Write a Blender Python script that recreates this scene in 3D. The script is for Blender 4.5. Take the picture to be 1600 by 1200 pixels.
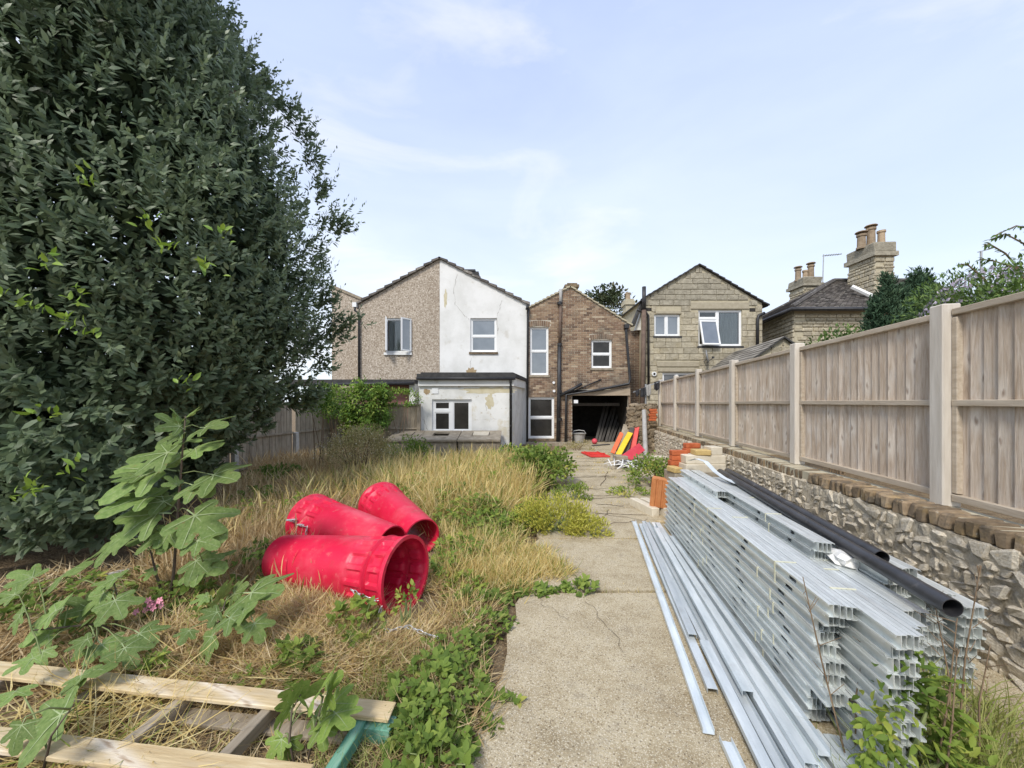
import bpy, math, random
import numpy as np
from mathutils import Vector, Matrix

for o in list(bpy.data.objects):
    bpy.data.objects.remove(o)
S = bpy.context.scene
COL = S.collection
rad = math.radians

# ------------------------------------------------------------------ camera
cam_d = bpy.data.cameras.new('camera')
cam = bpy.data.objects.new('camera', cam_d)
COL.objects.link(cam)
cam.location = (0, 0, 1.6)
cam.rotation_euler = (rad(90), 0, 0)
cam_d.sensor_fit = 'HORIZONTAL'
cam_d.sensor_width = 36
cam_d.lens = 13.5
cam_d.shift_y = 29 / 1600
cam_d.clip_start = 0.05
cam_d.clip_end = 2000
S.camera = cam

# ------------------------------------------------------------------ sky, sun, exposure
SUN_EL, SUN_AZ = 48, 207          # azimuth clockwise from +Y: behind the camera, to its left
wd = bpy.data.worlds.new('World')
S.world = wd
wd.use_nodes = True
wn, wl = wd.node_tree.nodes, wd.node_tree.links
wn.clear()
wout = wn.new('ShaderNodeOutputWorld')
wbg = wn.new('ShaderNodeBackground')
wbg.inputs['Strength'].default_value = 0.1
wl.new(wbg.outputs[0], wout.inputs['Surface'])
sky = wn.new('ShaderNodeTexSky')
sky.sky_type = 'NISHITA'
sky.sun_disc = False
sky.sun_elevation = rad(SUN_EL)
sky.sun_rotation = rad(SUN_AZ)
sky.air_density = 1.0
sky.dust_density = 1.2
sky.ozone_density = 1.5
wtc = wn.new('ShaderNodeTexCoord')
wmp = wn.new('ShaderNodeMapping')
wmp.inputs['Scale'].default_value = (1.0, 1.0, 2.6)
wmp.inputs['Rotation'].default_value = (0, rad(14), 0)
wl.new(wtc.outputs['Generated'], wmp.inputs['Vector'])
wno = wn.new('ShaderNodeTexNoise')
wno.inputs['Scale'].default_value = 1.5
wno.inputs['Detail'].default_value = 7
wno.inputs['Roughness'].default_value = 0.52
wno.inputs['Distortion'].default_value = 0.5
wl.new(wmp.outputs[0], wno.inputs['Vector'])
wra = wn.new('ShaderNodeValToRGB')
wra.color_ramp.elements[0].position = 0.36
wra.color_ramp.elements[0].color = (0.74, 0.74, 0.74, 1)
wra.color_ramp.elements[1].position = 0.68
wra.color_ramp.elements[1].color = (0.97, 0.97, 0.97, 1)
wl.new(wno.outputs[0], wra.inputs[0])
wmx = wn.new('ShaderNodeMix')
wmx.data_type = 'RGBA'
wl.new(wra.outputs[0], wmx.inputs['Factor'])
wl.new(sky.outputs[0], wmx.inputs['A'])
wsx = wn.new('ShaderNodeSeparateXYZ')
wl.new(wtc.outputs['Generated'], wsx.inputs[0])
wel = wn.new('ShaderNodeValToRGB')                       # thin veil of cloud: whiter towards the horizon, bluer overhead
wel.color_ramp.elements[0].position = 0.0
wel.color_ramp.elements[0].color = (4.6, 5.05, 5.4, 1)
wel.color_ramp.elements[1].position = 0.75
wel.color_ramp.elements[1].color = (2.95, 3.5, 5.0, 1)
wl.new(wsx.outputs['Z'], wel.inputs[0])
wn2 = wn.new('ShaderNodeTexNoise')
wn2.inputs['Scale'].default_value = 2.1
wn2.inputs['Detail'].default_value = 8
wn2.inputs['Roughness'].default_value = 0.55
wn2.inputs['Distortion'].default_value = 0.7
wl.new(wmp.outputs[0], wn2.inputs['Vector'])
wr2 = wn.new('ShaderNodeMapRange')
wr2.inputs[1].default_value = 0.52
wr2.inputs[2].default_value = 0.74
wr2.inputs[4].default_value = 0.7
wl.new(wn2.outputs[0], wr2.inputs[0])
wm2 = wn.new('ShaderNodeMix')
wm2.data_type = 'RGBA'
wl.new(wr2.outputs[0], wm2.inputs['Factor'])
wl.new(wel.outputs[0], wm2.inputs['A'])
wm2.inputs['B'].default_value = (5.3, 5.3, 5.6, 1)      # brighter wisps
wl.new(wm2.outputs['Result'], wmx.inputs['B'])
wl.new(wmx.outputs['Result'], wbg.inputs['Color'])

sl = bpy.data.lights.new('sun', 'SUN')
sl.energy = 1.5
sl.angle = rad(14)
sl.color = (1.0, 0.95, 0.87)
sun = bpy.data.objects.new('sun', sl)
COL.objects.link(sun)
sd = Vector((math.sin(rad(SUN_AZ)) * math.cos(rad(SUN_EL)), math.cos(rad(SUN_AZ)) * math.cos(rad(SUN_EL)), math.sin(rad(SUN_EL))))
sun.rotation_euler = sd.to_track_quat('Z', 'Y').to_euler()
sun.location = sd * 50

S.view_settings.view_transform = 'Standard'
S.view_settings.look = 'None'
S.view_settings.gamma = 1
S.view_settings.use_curve_mapping = False
S.view_settings.exposure = 1.2
S.render.engine = 'CYCLES'

# ------------------------------------------------------------------ helpers
K = 98 / 600                       # the garden runs towards its vanishing point, a little right of straight ahead
GROT = -math.atan(K)
GLEN = math.sqrt(1 + K * K)
CH = 1.6


def W(u, y, z=0.0):                # garden frame: u across from the camera's line, y depth
    return Vector((u + y * K, y, z))


def fx(px, Y): return (px - 800) / 600 * Y
def fz(py, Y): return CH + (629 - py) / 600 * Y


def tag(o, label=None, cat=None, group=None, kind=None):
    if label: o['label'] = label
    if cat: o['category'] = cat
    if group: o['group'] = group
    if kind: o['kind'] = kind
    return o


def thing(name, label, cat, loc=(0, 0, 0), rotz=0.0, group=None, rot=None):
    o = bpy.data.objects.new(name, None)
    COL.objects.link(o)
    o.empty_display_size = 0.1
    o.location = loc
    o.rotation_euler = rot if rot is not None else (0, 0, rotz)
    return tag(o, label, cat, group)


def link_mesh(name, me, parent=None, loc=None, rot=None, scale=None):
    o = bpy.data.objects.new(name, me)
    COL.objects.link(o)
    if parent is not None: o.parent = parent
    if loc is not None: o.location = loc
    if rot is not None: o.rotation_euler = rot
    if scale is not None: o.scale = scale
    return o


class MB:
    def __init__(s):
        s.v = []; s.f = []; s.m = []; s.r = []

    def add(s, vs, fs, m=0, r=0.0):
        b = len(s.v)
        s.v += [tuple(p) for p in vs]
        for f in fs:
            s.f.append(tuple(b + i for i in f)); s.m.append(m); s.r.append(r)

    def poly(s, pts, m=0, r=0.0):
        s.add(pts, [tuple(range(len(pts)))], m, r)

    def box(s, x0, x1, y0, y1, z0, z1, m=0, r=0.0, M=None):
        vs = [(x, y, z) for z in (z0, z1) for y in (y0, y1) for x in (x0, x1)]
        if M is not None: vs = [M @ Vector(p) for p in vs]
        s.add(vs, [(0, 2, 3, 1), (4, 5, 7, 6), (0, 1, 5, 4), (2, 6, 7, 3), (0, 4, 6, 2), (1, 3, 7, 5)], m, r)

    def cbox(s, sx, sy, sz, c=0.005, jit=0.0, rng=None, M=None, m=0, r=0.0):
        hx, hy, hz = sx / 2, sy / 2, sz / 2
        vs = []
        idx = {}
        for ix in (-1, 1):
            for iy in (-1, 1):
                for iz in (-1, 1):
                    jx = jy = jz = 0
                    if rng: jx, jy, jz = (rng.uniform(-jit, jit) * q for q in (sx, sy, sz))
                    for a in range(3):
                        p = [ix * (hx - c) + jx, iy * (hy - c) + jy, iz * (hz - c) + jz]
                        p[a] += (ix, iy, iz)[a] * c
                        idx[(ix, iy, iz, a)] = len(vs)
                        vs.append(Vector(p))
        fs = []
        for a in range(3):
            b, d = [q for q in range(3) if q != a]
            for sgn in (-1, 1):
                q = []
                for (p1, p2) in ((-1, -1), (1, -1), (1, 1), (-1, 1)):
                    k = [0, 0, 0]; k[a] = sgn; k[b] = p1; k[d] = p2
                    q.append(idx[(k[0], k[1], k[2], a)])
                if (sgn > 0) == (a == 1): q.reverse()
                fs.append(tuple(q))
        for a in range(3):
            b, d = [q for q in range(3) if q != a]
            for p1 in (-1, 1):
                for p2 in (-1, 1):
                    q = []
                    for (e, f) in ((-1, b), (1, b), (1, d), (-1, d)):
                        k = [0, 0, 0]; k[a] = e; k[b] = p1; k[d] = p2
                        q.append(idx[(k[0], k[1], k[2], f)])
                    fs.append(tuple(q))
        for ix in (-1, 1):
            for iy in (-1, 1):
                for iz in (-1, 1):
                    fs.append(tuple(idx[(ix, iy, iz, a)] for a in range(3)))
        # orient outward
        out = []
        for f in fs:
            c0 = sum((vs[i] for i in f), Vector()) / len(f)
            n = (vs[f[1]] - vs[f[0]]).cross(vs[f[2]] - vs[f[0]])
            out.append(f if n.dot(c0) >= 0 else tuple(reversed(f)))
        if M is not None: vs = [M @ p for p in vs]
        s.add(vs, out, m, r)

    def prism_y(s, pts, y0, y1, m=0, r=0.0):      # pts: (x,z) outline counter-clockwise seen from the camera
        n = len(pts)
        vs = [(x, y0, z) for x, z in pts] + [(x, y1, z) for x, z in pts]
        fs = [tuple(range(n)), tuple(range(2 * n - 1, n - 1, -1))]
        fs += [(i, n + i, n + (i + 1) % n, (i + 1) % n) for i in range(n)]
        s.add(vs, fs, m, r)

    def prism_z(s, pts, z0, z1, m=0, r=0.0):
        n = len(pts)
        vs = [(x, y, z0) for x, y in pts] + [(x, y, z1) for x, y in pts]
        fs = [tuple(range(n - 1, -1, -1)), tuple(range(n, 2 * n))]
        fs += [(i, (i + 1) % n, n + (i + 1) % n, n + i) for i in range(n)]
        s.add(vs, fs, m, r)

    def tube(s, pts, r, n=8, caps=True, m=0, rr=0.0, inner=None):
        pts = [Vector(p) for p in pts]
        rs = r if isinstance(r, (list, tuple)) else [r] * len(pts)
        rings = []
        up = Vector((0, 0, 1))
        b0 = len(s.v)
        prev = None
        for i, p in enumerate(pts):
            t = (pts[min(i + 1, len(pts) - 1)] - pts[max(i - 1, 0)]).normalized()
            a = prev if prev is not None else (up.cross(t) if abs(t.z) < 0.95 else Vector((1, 0, 0)).cross(t))
            a = (a - t * a.dot(t)).normalized()
            prev = a
            b = t.cross(a)
            for k in range(n):
                w = 2 * math.pi * k / n
                s.v.append(tuple(p + (a * math.cos(w) + b * math.sin(w)) * rs[i]))
        for i in range(len(pts) - 1):
            for k in range(n):
                k2 = (k + 1) % n
                s.f.append((b0 + i * n + k, b0 + i * n + k2, b0 + (i + 1) * n + k2, b0 + (i + 1) * n + k))
                s.m.append(m); s.r.append(rr)
        if caps:
            s.f.append(tuple(b0 + k for k in range(n - 1, -1, -1))); s.m.append(m); s.r.append(rr)
            e = b0 + (len(pts) - 1) * n
            s.f.append(tuple(e + k for k in range(n))); s.m.append(m); s.r.append(rr)

    def lathe(s, prof, n=24, M=None, m=0, closed=False, mod=None):   # prof: (radius, height) ; axis local z
        b0 = len(s.v)
        for j, (r, h) in enumerate(prof):
            for k in range(n):
                w = 2 * math.pi * k / n
                q = r + (mod(j, k) if mod else 0)
                p = Vector((q * math.cos(w), q * math.sin(w), h))
                s.v.append(tuple(M @ p if M is not None else p))
        L = len(prof)
        for j in range(L if closed else L - 1):
            j2 = (j + 1) % L
            for k in range(n):
                k2 = (k + 1) % n
                s.f.append((b0 + j * n + k, b0 + j * n + k2, b0 + j2 * n + k2, b0 + j2 * n + k))
                s.m.append(m); s.r.append(0.0)

    def mesh(s, name, mats, smooth=False):
        me = bpy.data.meshes.new(name)
        me.from_pydata(s.v, [], s.f)
        for mt in (mats if isinstance(mats, (list, tuple)) else [mats]): me.materials.append(mt)
        if any(s.m): me.polygons.foreach_set('material_index', s.m)
        if any(s.r):
            at = me.attributes.new('rnd', 'FLOAT', 'FACE')
            at.data.foreach_set('value', s.r)
        if smooth: me.polygons.foreach_set('use_smooth', [True] * len(s.f))
        me.update()
        return me

    def build(s, name, mats, parent=None, smooth=False, loc=None, rot=None):
        return link_mesh(name, s.mesh(name, mats, smooth), parent, loc, rot)


def grow(name, verts, ft, mat, parent=None, rnd=None, smooth=False):
    """verts (N,k,3) copies of a template with faces ft (list of index tuples); one mesh"""
    N, k = verts.shape[:2]
    me = bpy.data.meshes.new(name)
    me.vertices.add(N * k)
    me.vertices.foreach_set('co', verts.reshape(-1).astype(np.float32))
    lt1 = np.array([len(f) for f in ft], dtype=np.int32)
    li1 = np.concatenate([np.array(f, dtype=np.int32) for f in ft])
    li = (li1[None, :] + (np.arange(N, dtype=np.int32) * k)[:, None]).reshape(-1)
    lt = np.tile(lt1, N)
    me.loops.add(len(li))
    me.loops.foreach_set('vertex_index', li.astype(np.int32))
    me.polygons.add(len(lt))
    ls = np.concatenate([[0], np.cumsum(lt)[:-1]]).astype(np.int32)
    me.polygons.foreach_set('loop_start', ls)
    me.polygons.foreach_set('loop_total', lt.astype(np.int32))
    for mt in (mat if isinstance(mat, (list, tuple)) else [mat]): me.materials.append(mt)
    if rnd is None: rnd = np.zeros(N)
    at = me.attributes.new('rnd', 'FLOAT', 'FACE')
    at.data.foreach_set('value', np.repeat(rnd, len(ft)).astype(np.float32))
    if smooth: me.polygons.foreach_set('use_smooth', np.ones(len(lt), dtype=bool))
    me.update(calc_edges=True)
    me.validate()
    return link_mesh(name, me, parent)


def nrm(a): return a / np.maximum(np.linalg.norm(a, axis=-1, keepdims=True), 1e-9)


def place(template, T, D, Nn, L, Wd):
    """template (k,3): x width, y length, z normal -> (N,k,3)"""
    D = nrm(D)
    Sd = nrm(np.cross(D, Nn))
    Nn = np.cross(Sd, D)
    t = np.asarray(template)
    return (T[:, None, :] + t[None, :, 0, None] * (Wd[:, None, None]) * Sd[:, None, :]
            + t[None, :, 1, None] * L[:, None, None] * D[:, None, :] + t[None, :, 2, None] * L[:, None, None] * Nn[:, None, :])


LEAF_T = [(0, 0, 0), (-.46, .32, .02), (.46, .32, .02), (-.40, .62, .01), (.40, .62, .01), (0, 1, -.08)]
LEAF_F = [(0, 2, 1), (1, 2, 4, 3), (3, 4, 5)]
LEAF2_T = [(0, 0, 0), (-.44, .28, .07), (0, .28, 0), (.44, .28, .07), (-.42, .6, .06), (0, .6, -.01), (.42, .6, .06), (0, 1, -.1)]
LEAF2_F = [(0, 2, 1), (0, 3, 2), (1, 2, 5, 4), (2, 3, 6, 5), (4, 5, 7), (5, 6, 7)]
BLADE_T = [(-.5, 0, 0), (.5, 0, 0), (-.42, .4, .03), (.42, .4, .03), (-.28, .75, .14), (.28, .75, .14), (0, 1, .32)]
SEED_T = [(-.12, 0, 0), (.12, 0, 0), (-.10, .55, .04), (.10, .55, .04), (-.5, .72, .09), (.5, .72, .09), (-.4, .88, .17), (.4, .88, .17), (0, 1, .26)]
SEED_F = [(0, 1, 3, 2), (2, 3, 5, 4), (4, 5, 7, 6), (6, 7, 8)]
BLADE_F = [(0, 1, 3, 2), (2, 3, 5, 4), (4, 5, 6)]


# ------------------------------------------------------------------ materials
def mat(name, stops, scale=6, detail=6, rough_n=0.6, stretch=(1, 1, 1), rough=0.8, spec=0.3, bump=0.15, bscale=None,
        vary=0.0, attr=False, metallic=0.0, trans=0.0, speck=None, patch=None, rand_vec=True, distort=0.0, knots=None, coat=0, bdist=0.01):
    m = bpy.data.materials.new(name)
    m.use_nodes = True
    n, l = m.node_tree.nodes, m.node_tree.links
    n.clear()
    out = n.new('ShaderNodeOutputMaterial')
    bs = n.new('ShaderNodeBsdfPrincipled')
    bs.inputs['Roughness'].default_value = rough
    bs.inputs['Specular IOR Level'].default_value = spec
    bs.inputs['Metallic'].default_value = metallic
    if coat: bs.inputs['Coat Weight'].default_value = coat
    tc = n.new('ShaderNodeTexCoord')
    oi = n.new('ShaderNodeObjectInfo')
    vec = tc.outputs['Object']
    if rand_vec:
        ml = n.new('ShaderNodeMath'); ml.operation = 'MULTIPLY'; ml.inputs[1].default_value = 57.0
        l.new(oi.outputs['Random'], ml.inputs[0])
        va = n.new('ShaderNodeVectorMath'); va.operation = 'ADD'
        l.new(vec, va.inputs[0]); l.new(ml.outputs[0], va.inputs[1])
        vec = va.outputs[0]
    mp = n.new('ShaderNodeMapping')
    mp.inputs['Scale'].default_value = stretch
    l.new(vec, mp.inputs['Vector'])
    no = n.new('ShaderNodeTexNoise')
    no.inputs['Scale'].default_value = scale
    no.inputs['Detail'].default_value = detail
    no.inputs['Roughness'].default_value = rough_n
    no.inputs['Distortion'].default_value = distort
    l.new(mp.outputs[0], no.inputs['Vector'])
    fac = no.outputs[0]
    if attr:
        at = n.new('ShaderNodeAttribute'); at.attribute_name = 'rnd'
        if attr == 'only':
            fac = at.outputs['Fac']
        else:
            ad = n.new('ShaderNodeMath'); ad.operation = 'MULTIPLY_ADD'
            l.new(no.outputs[0], ad.inputs[0]); ad.inputs[1].default_value = 1 - attr
            m2 = n.new('ShaderNodeMath'); m2.operation = 'MULTIPLY'; m2.inputs[1].default_value = attr
            l.new(at.outputs['Fac'], m2.inputs[0]); l.new(m2.outputs[0], ad.inputs[2])
            fac = ad.outputs[0]
    cr = n.new('ShaderNodeValToRGB')
    e = cr.color_ramp.elements
    while len(e) < len(stops): e.new(0.5)
    for i, (p, c) in enumerate(stops):
        e[i].position = p; e[i].color = (c[0], c[1], c[2], 1)
    l.new(fac, cr.inputs[0])
    col = cr.outputs[0]

    def mixcol(colA, fac_out, c, mode='MIX'):
        mx = n.new('ShaderNodeMix'); mx.data_type = 'RGBA'; mx.blend_type = mode
        l.new(fac_out, mx.inputs['Factor']); l.new(colA, mx.inputs['A'])
        mx.inputs['B'].default_value = (c[0], c[1], c[2], 1)
        return mx.outputs['Result']
    for pt in (patch or []):       # (colour, scale, lo, hi, amount)
        c, sc, lo, hi, am = pt[:5]
        n2 = n.new('ShaderNodeTexNoise'); n2.inputs['Scale'].default_value = sc; n2.inputs['Detail'].default_value = 8
        n2.inputs['Roughness'].default_value = 0.65
        if len(pt) > 5:
            mp2 = n.new('ShaderNodeMapping'); mp2.inputs['Scale'].default_value = pt[5]; l.new(vec, mp2.inputs[0]); l.new(mp2.outputs[0], n2.inputs['Vector'])
        else:
            l.new(vec, n2.inputs['Vector'])
        mr = n.new('ShaderNodeMapRange'); mr.inputs[1].default_value = lo; mr.inputs[2].default_value = hi; mr.inputs[4].default_value = am
        l.new(n2.outputs[0], mr.inputs[0])
        col = mixcol(col, mr.outputs[0], c)
    for sp in (speck or []):       # (colour, scale, threshold radius, amount)
        c, sc, th, am = sp
        vo = n.new('ShaderNodeTexVoronoi'); vo.inputs['Scale'].default_value = sc
        l.new(vec, vo.inputs['Vector'])
        mr = n.new('ShaderNodeMapRange'); mr.inputs[1].default_value = th; mr.inputs[2].default_value = th + 0.12
        mr.inputs[3].default_value = am; mr.inputs[4].default_value = 0
        l.new(vo.outputs['Distance'], mr.inputs[0])
        col = mixcol(col, mr.outputs[0], c)
    if knots:                      # (colour, stretch, scale)
        c, ks, sc = knots
        mp3 = n.new('ShaderNodeMapping'); mp3.inputs['Scale'].default_value = ks; l.new(vec, mp3.inputs[0])
        sx3 = n.new('ShaderNodeSeparateXYZ'); l.new(mp3.outputs[0], sx3.inputs[0])
        cx3 = n.new('ShaderNodeCombineXYZ'); ad3 = n.new('ShaderNodeMath'); ad3.operation = 'ADD'; l.new(sx3.outputs[0], ad3.inputs[0]); l.new(sx3.outputs[1], ad3.inputs[1]); l.new(ad3.outputs[0], cx3.inputs[0]); l.new(sx3.outputs[2], cx3.inputs[1])
        vo = n.new('ShaderNodeTexVoronoi'); vo.voronoi_dimensions = '2D'; vo.inputs['Scale'].default_value = sc; l.new(cx3.outputs[0], vo.inputs['Vector'])
        mr = n.new('ShaderNodeMapRange'); mr.inputs[1].default_value = 0.02; mr.inputs[2].default_value = 0.10
        mr.inputs[3].default_value = 0.72; mr.inputs[4].default_value = 0
        wob = n.new('ShaderNodeVectorMath'); wob.operation = 'MULTIPLY_ADD'
        l.new(no.outputs['Color'], wob.inputs[0]); wob.inputs[1].default_value = (.35, .35, 0); l.new(cx3.outputs[0], wob.inputs[2])
        l.new(wob.outputs[0], vo.inputs['Vector'])
        pick = n.new('ShaderNodeSeparateColor'); l.new(vo.outputs['Color'], pick.inputs[0])
        gt = n.new('ShaderNodeMath'); gt.operation = 'GREATER_THAN'; gt.inputs[1].default_value = 0.3; l.new(pick.outputs[0], gt.inputs[0])
        l.new(vo.outputs['Distance'], mr.inputs[0])
        mr0 = n.new('ShaderNodeMapRange'); mr0.inputs[1].default_value = 0.10; mr0.inputs[2].default_value = 0.34
        mr0.inputs[3].default_value = 0.5; mr0.inputs[4].default_value = 0
        l.new(vo.outputs['Distance'], mr0.inputs[0])
        g1 = n.new('ShaderNodeMath'); g1.operation = 'MULTIPLY'; l.new(mr0.outputs[0], g1.inputs[0]); l.new(gt.outputs[0], g1.inputs[1])
        g2 = n.new('ShaderNodeMath'); g2.operation = 'MULTIPLY'; l.new(mr.outputs[0], g2.inputs[0]); l.new(gt.outputs[0], g2.inputs[1])
        col = mixcol(col, g1.outputs[0], (.74, .68, .59))
        col = mixcol(col, g2.outputs[0], c)
    if vary:
        mr = n.new('ShaderNodeMapRange'); mr.inputs[3].default_value = 1 - vary; mr.inputs[4].default_value = 1 + vary
        l.new(oi.outputs['Random'], mr.inputs[0])
        hs = n.new('ShaderNodeHueSaturation')
        l.new(mr.outputs[0], hs.inputs['Value']); l.new(col, hs.inputs['Color'])
        col = hs.outputs[0]
    l.new(col, bs.inputs['Base Color'])
    if bump:
        n3 = n.new('ShaderNodeTexNoise'); n3.inputs['Scale'].default_value = bscale or scale * 3
        n3.inputs['Detail'].default_value = 5; n3.inputs['Roughness'].default_value = 0.65
        l.new(mp.outputs[0], n3.inputs['Vector'])
        bp = n.new('ShaderNodeBump'); bp.inputs['Strength'].default_value = bump; bp.inputs['Distance'].default_value = bdist
        l.new(n3.outputs[0], bp.inputs['Height']); l.new(bp.outputs[0], bs.inputs['Normal'])
    sh = bs.outputs[0]
    if trans:
        tr = n.new('ShaderNodeBsdfTranslucent')
        l.new(col, tr.inputs['Color'])
        ms = n.new('ShaderNodeMixShader'); ms.inputs[0].default_value = trans
        l.new(sh, ms.inputs[1]); l.new(tr.outputs[0], ms.inputs[2])
        sh = ms.outputs[0]
    l.new(sh, out.inputs['Surface'])
    return m


M = {}
M['white_paint'] = mat('white_paint', [(.3, (.62, .62, .59)), (.6, (.76, .76, .74))], 1.3, 8, rough=.7, bump=.25, bscale=9, rand_vec=False,
                       patch=[((.45, .41, .33), 2.2, .60, .72, .5), ((.50, .48, .44), 5.0, .62, .70, .55)])
M['white_peeling'] = mat('white_peeling', [(.3, (.60, .60, .56)), (.6, (.76, .76, .73))], 2, 8, rough=.7, bump=.35, bscale=14, rand_vec=False,
                         patch=[((.55, .48, .30), 1.6, .56, .66, .6), ((.46, .40, .30), 6.0, .62, .67, .8)])
M['pebbledash'] = mat('pebbledash', [(.25, (.18, .14, .10)), (.45, (.36, .30, .235)), (.7, (.55, .485, .40))], 17, 4, rough=.95, bump=.9, bscale=26, rand_vec=False,
                      patch=[((.17, .12, .075), .9, .52, .75, .35)], speck=[((.70, .63, .54), 13, .2, .7), ((.13, .095, .065), 10, .16, .6)])
M['brick'] = mat('brick', [(.05, (.115, .078, .055)), (.3, (.205, .135, .09)), (.55, (.295, .205, .135)), (.75, (.36, .265, .175)), (.92, (.46, .38, .275))], 9, 5, rough=.9, bump=.4, bscale=40, attr=.80, rand_vec=False,
                 patch=[((.095, .085, .07), 1.1, .50, .66, .65), ((.45, .40, .32), 1.7, .58, .72, .4), ((.27, .14, .095), 1.3, .55, .7, .45)])
M['mortar'] = mat('mortar', [(.3, (.42, .375, .30)), (.7, (.58, .53, .44))], 7, 6, rough=.95, bump=.3, rand_vec=False, patch=[((.15, .13, .105), 1.1, .54, .70, .6)])
M['stone_block'] = mat('stone_block', [(.25, (.27, .235, .165)), (.5, (.40, .355, .26)), (.75, (.51, .46, .35))], 5, 8, rough=.95, bump=.8, bscale=14, vary=.16,
                       patch=[((.22, .20, .16), 6, .50, .68, .6), ((.58, .54, .44), 9, .56, .68, .5), ((.44, .36, .20), 1.5, .52, .7, .4)], bdist=.04)
M['stone_grey'] = mat('stone_grey', [(.25, (.23, .205, .155)), (.5, (.335, .305, .235)), (.75, (.43, .395, .31))], 6, 8, rough=.95, bump=.8, bscale=18, vary=.13, bdist=.04, patch=[((.20, .18, .14), 9, .52, .66, .6)])
M['stone_mortar'] = mat('stone_mortar', [(.3, (.38, .335, .235)), (.7, (.50, .45, .33))], 6, 6, rough=.95, bump=.4, rand_vec=False)
M['lintel'] = mat('lintel', [(.3, (.33, .29, .21)), (.7, (.42, .375, .28))], 8, 6, rough=.9, bump=.2)
M['rubble'] = mat('rubble', [(.2, (.26, .22, .165)), (.42, (.50, .44, .34)), (.62, (.66, .595, .48)), (.8, (.78, .73, .63))], 5, 9, rough=.95, bump=.7, bscale=10, vary=.25, distort=.9,
                  patch=[((.22, .19, .145), 4, .57, .68, .45), ((.54, .42, .25), 3, .53, .7, .6)], bdist=.03)
M['rubble_mortar'] = mat('rubble_mortar', [(.25, (.38, .31, .21)), (.5, (.58, .50, .37)), (.75, (.72, .64, .50))], 14, 8, rough=.97, bump=1.0, bscale=36, rand_vec=False, bdist=.04, patch=[((.24, .19, .13), 5, .56, .68, .6)])
M['coping_brick'] = mat('coping_brick', [(.2, (.11, .085, .06)), (.5, (.225, .165, .105)), (.8, (.34, .265, .175))], 14, 8, rough=.95, bump=.7, bscale=45, vary=.34,
                        patch=[((.29, .195, .07), 9, .50, .66, .4), ((.075, .066, .052), 10, .50, .64, .8), ((.44, .40, .32), 16, .62, .7, .6)])
M['red_brick'] = mat('red_brick', [(.3, (.38, .085, .03)), (.7, (.52, .15, .06))], 14, 6, rough=.85, bump=.35, vary=.12)
M['terracotta'] = mat('terracotta', [(.3, (.44, .16, .055)), (.7, (.58, .25, .10))], 9, 6, rough=.8, bump=.2, vary=.06)
M['cream_block'] = mat('cream_block', [(.3, (.54, .47, .35)), (.7, (.68, .62, .50))], 10, 6, rough=.9, bump=.3, vary=.08)
M['yellow_block'] = mat('yellow_block', [(.3, (.48, .33, .12)), (.7, (.62, .46, .2))], 10, 6, rough=.9, bump=.3, vary=.08)
M['concrete'] = mat('concrete', [(.25, (.20, .15, .085)), (.45, (.40, .33, .21)), (.7, (.57, .50, .36))], 7, 10, rough_n=.80, rough=.95, bump=.7, bscale=70, rand_vec=False,
                    speck=[((.70, .64, .50), 75, .20, .6), ((.13, .095, .055), 50, .17, .75), ((.30, .225, .125), 85, .25, .6), ((.64, .57, .43), 110, .25, .6)], patch=[((.22, .165, .09), 1.6, .46, .66, .6), ((.17, .13, .08), 7, .56, .68, .5), ((.50, .42, .27), 3, .55, .7, .4), ((.15, .125, .08), .8, .56, .66, .4)])
M['old_concrete'] = mat('old_concrete', [(.25, (.20, .17, .125)), (.5, (.30, .255, .19)), (.75, (.40, .35, .27))], 8, 8, rough=.95, bump=.5, vary=.08,
                        patch=[((.13, .10, .07), 3, .52, .7, .55)])
M['soil'] = mat('soil', [(.25, (.075, .05, .03)), (.5, (.20, .14, .08)), (.75, (.37, .28, .155))], 9, 10, rough_n=.75, rough=.98, bump=1.0, bscale=26, rand_vec=False,
                speck=[((.52, .41, .23), 34, .14, .6), ((.05, .035, .02), 22, .16, .6)], bdist=.05)
M['fence_wood'] = mat('fence_wood', [(.25, (.33, .25, .18)), (.42, (.47, .375, .285)), (.58, (.565, .475, .38)), (.8, (.67, .595, .505))], 5, 8, stretch=(6, 6, .5), rough=.88, bump=.5, bscale=18, vary=.15, distort=1.6,
                      knots=((.20, .125, .08), (6.0, 6.0, 2.6), 1.0), patch=[((.62, .575, .52), 2.2, .52, .68, .6, (2.5, 2.5, 1.1)), ((.30, .205, .13), 4, .56, .7, .6, (3, 3, .4))])
M['fence_rail'] = mat('fence_rail', [(.3, (.37, .30, .22)), (.7, (.52, .45, .355))], 6, 8, stretch=(5, .5, 5), rough=.88, bump=.3, vary=.08)
M['post_wood'] = mat('post_wood', [(.3, (.50, .45, .38)), (.7, (.62, .57, .495))], 6, 8, stretch=(4, 4, .5), rough=.9, bump=.25, vary=.06, patch=[((.45, .38, .30), 5, .58, .7, .4, (3, 3, .4))])
M['old_fence'] = mat('old_fence', [(.25, (.24, .20, .145)), (.5, (.37, .315, .24)), (.75, (.48, .42, .33))], 6, 8, stretch=(5, 5, .5), rough=.92, bump=.3, vary=.16,
                     patch=[((.16, .135, .10), 3, .52, .7, .5)])
M['concrete_post'] = mat('concrete_post', [(.3, (.48, .46, .42)), (.7, (.62, .60, .56))], 9, 6, rough=.95, bump=.3)
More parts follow.
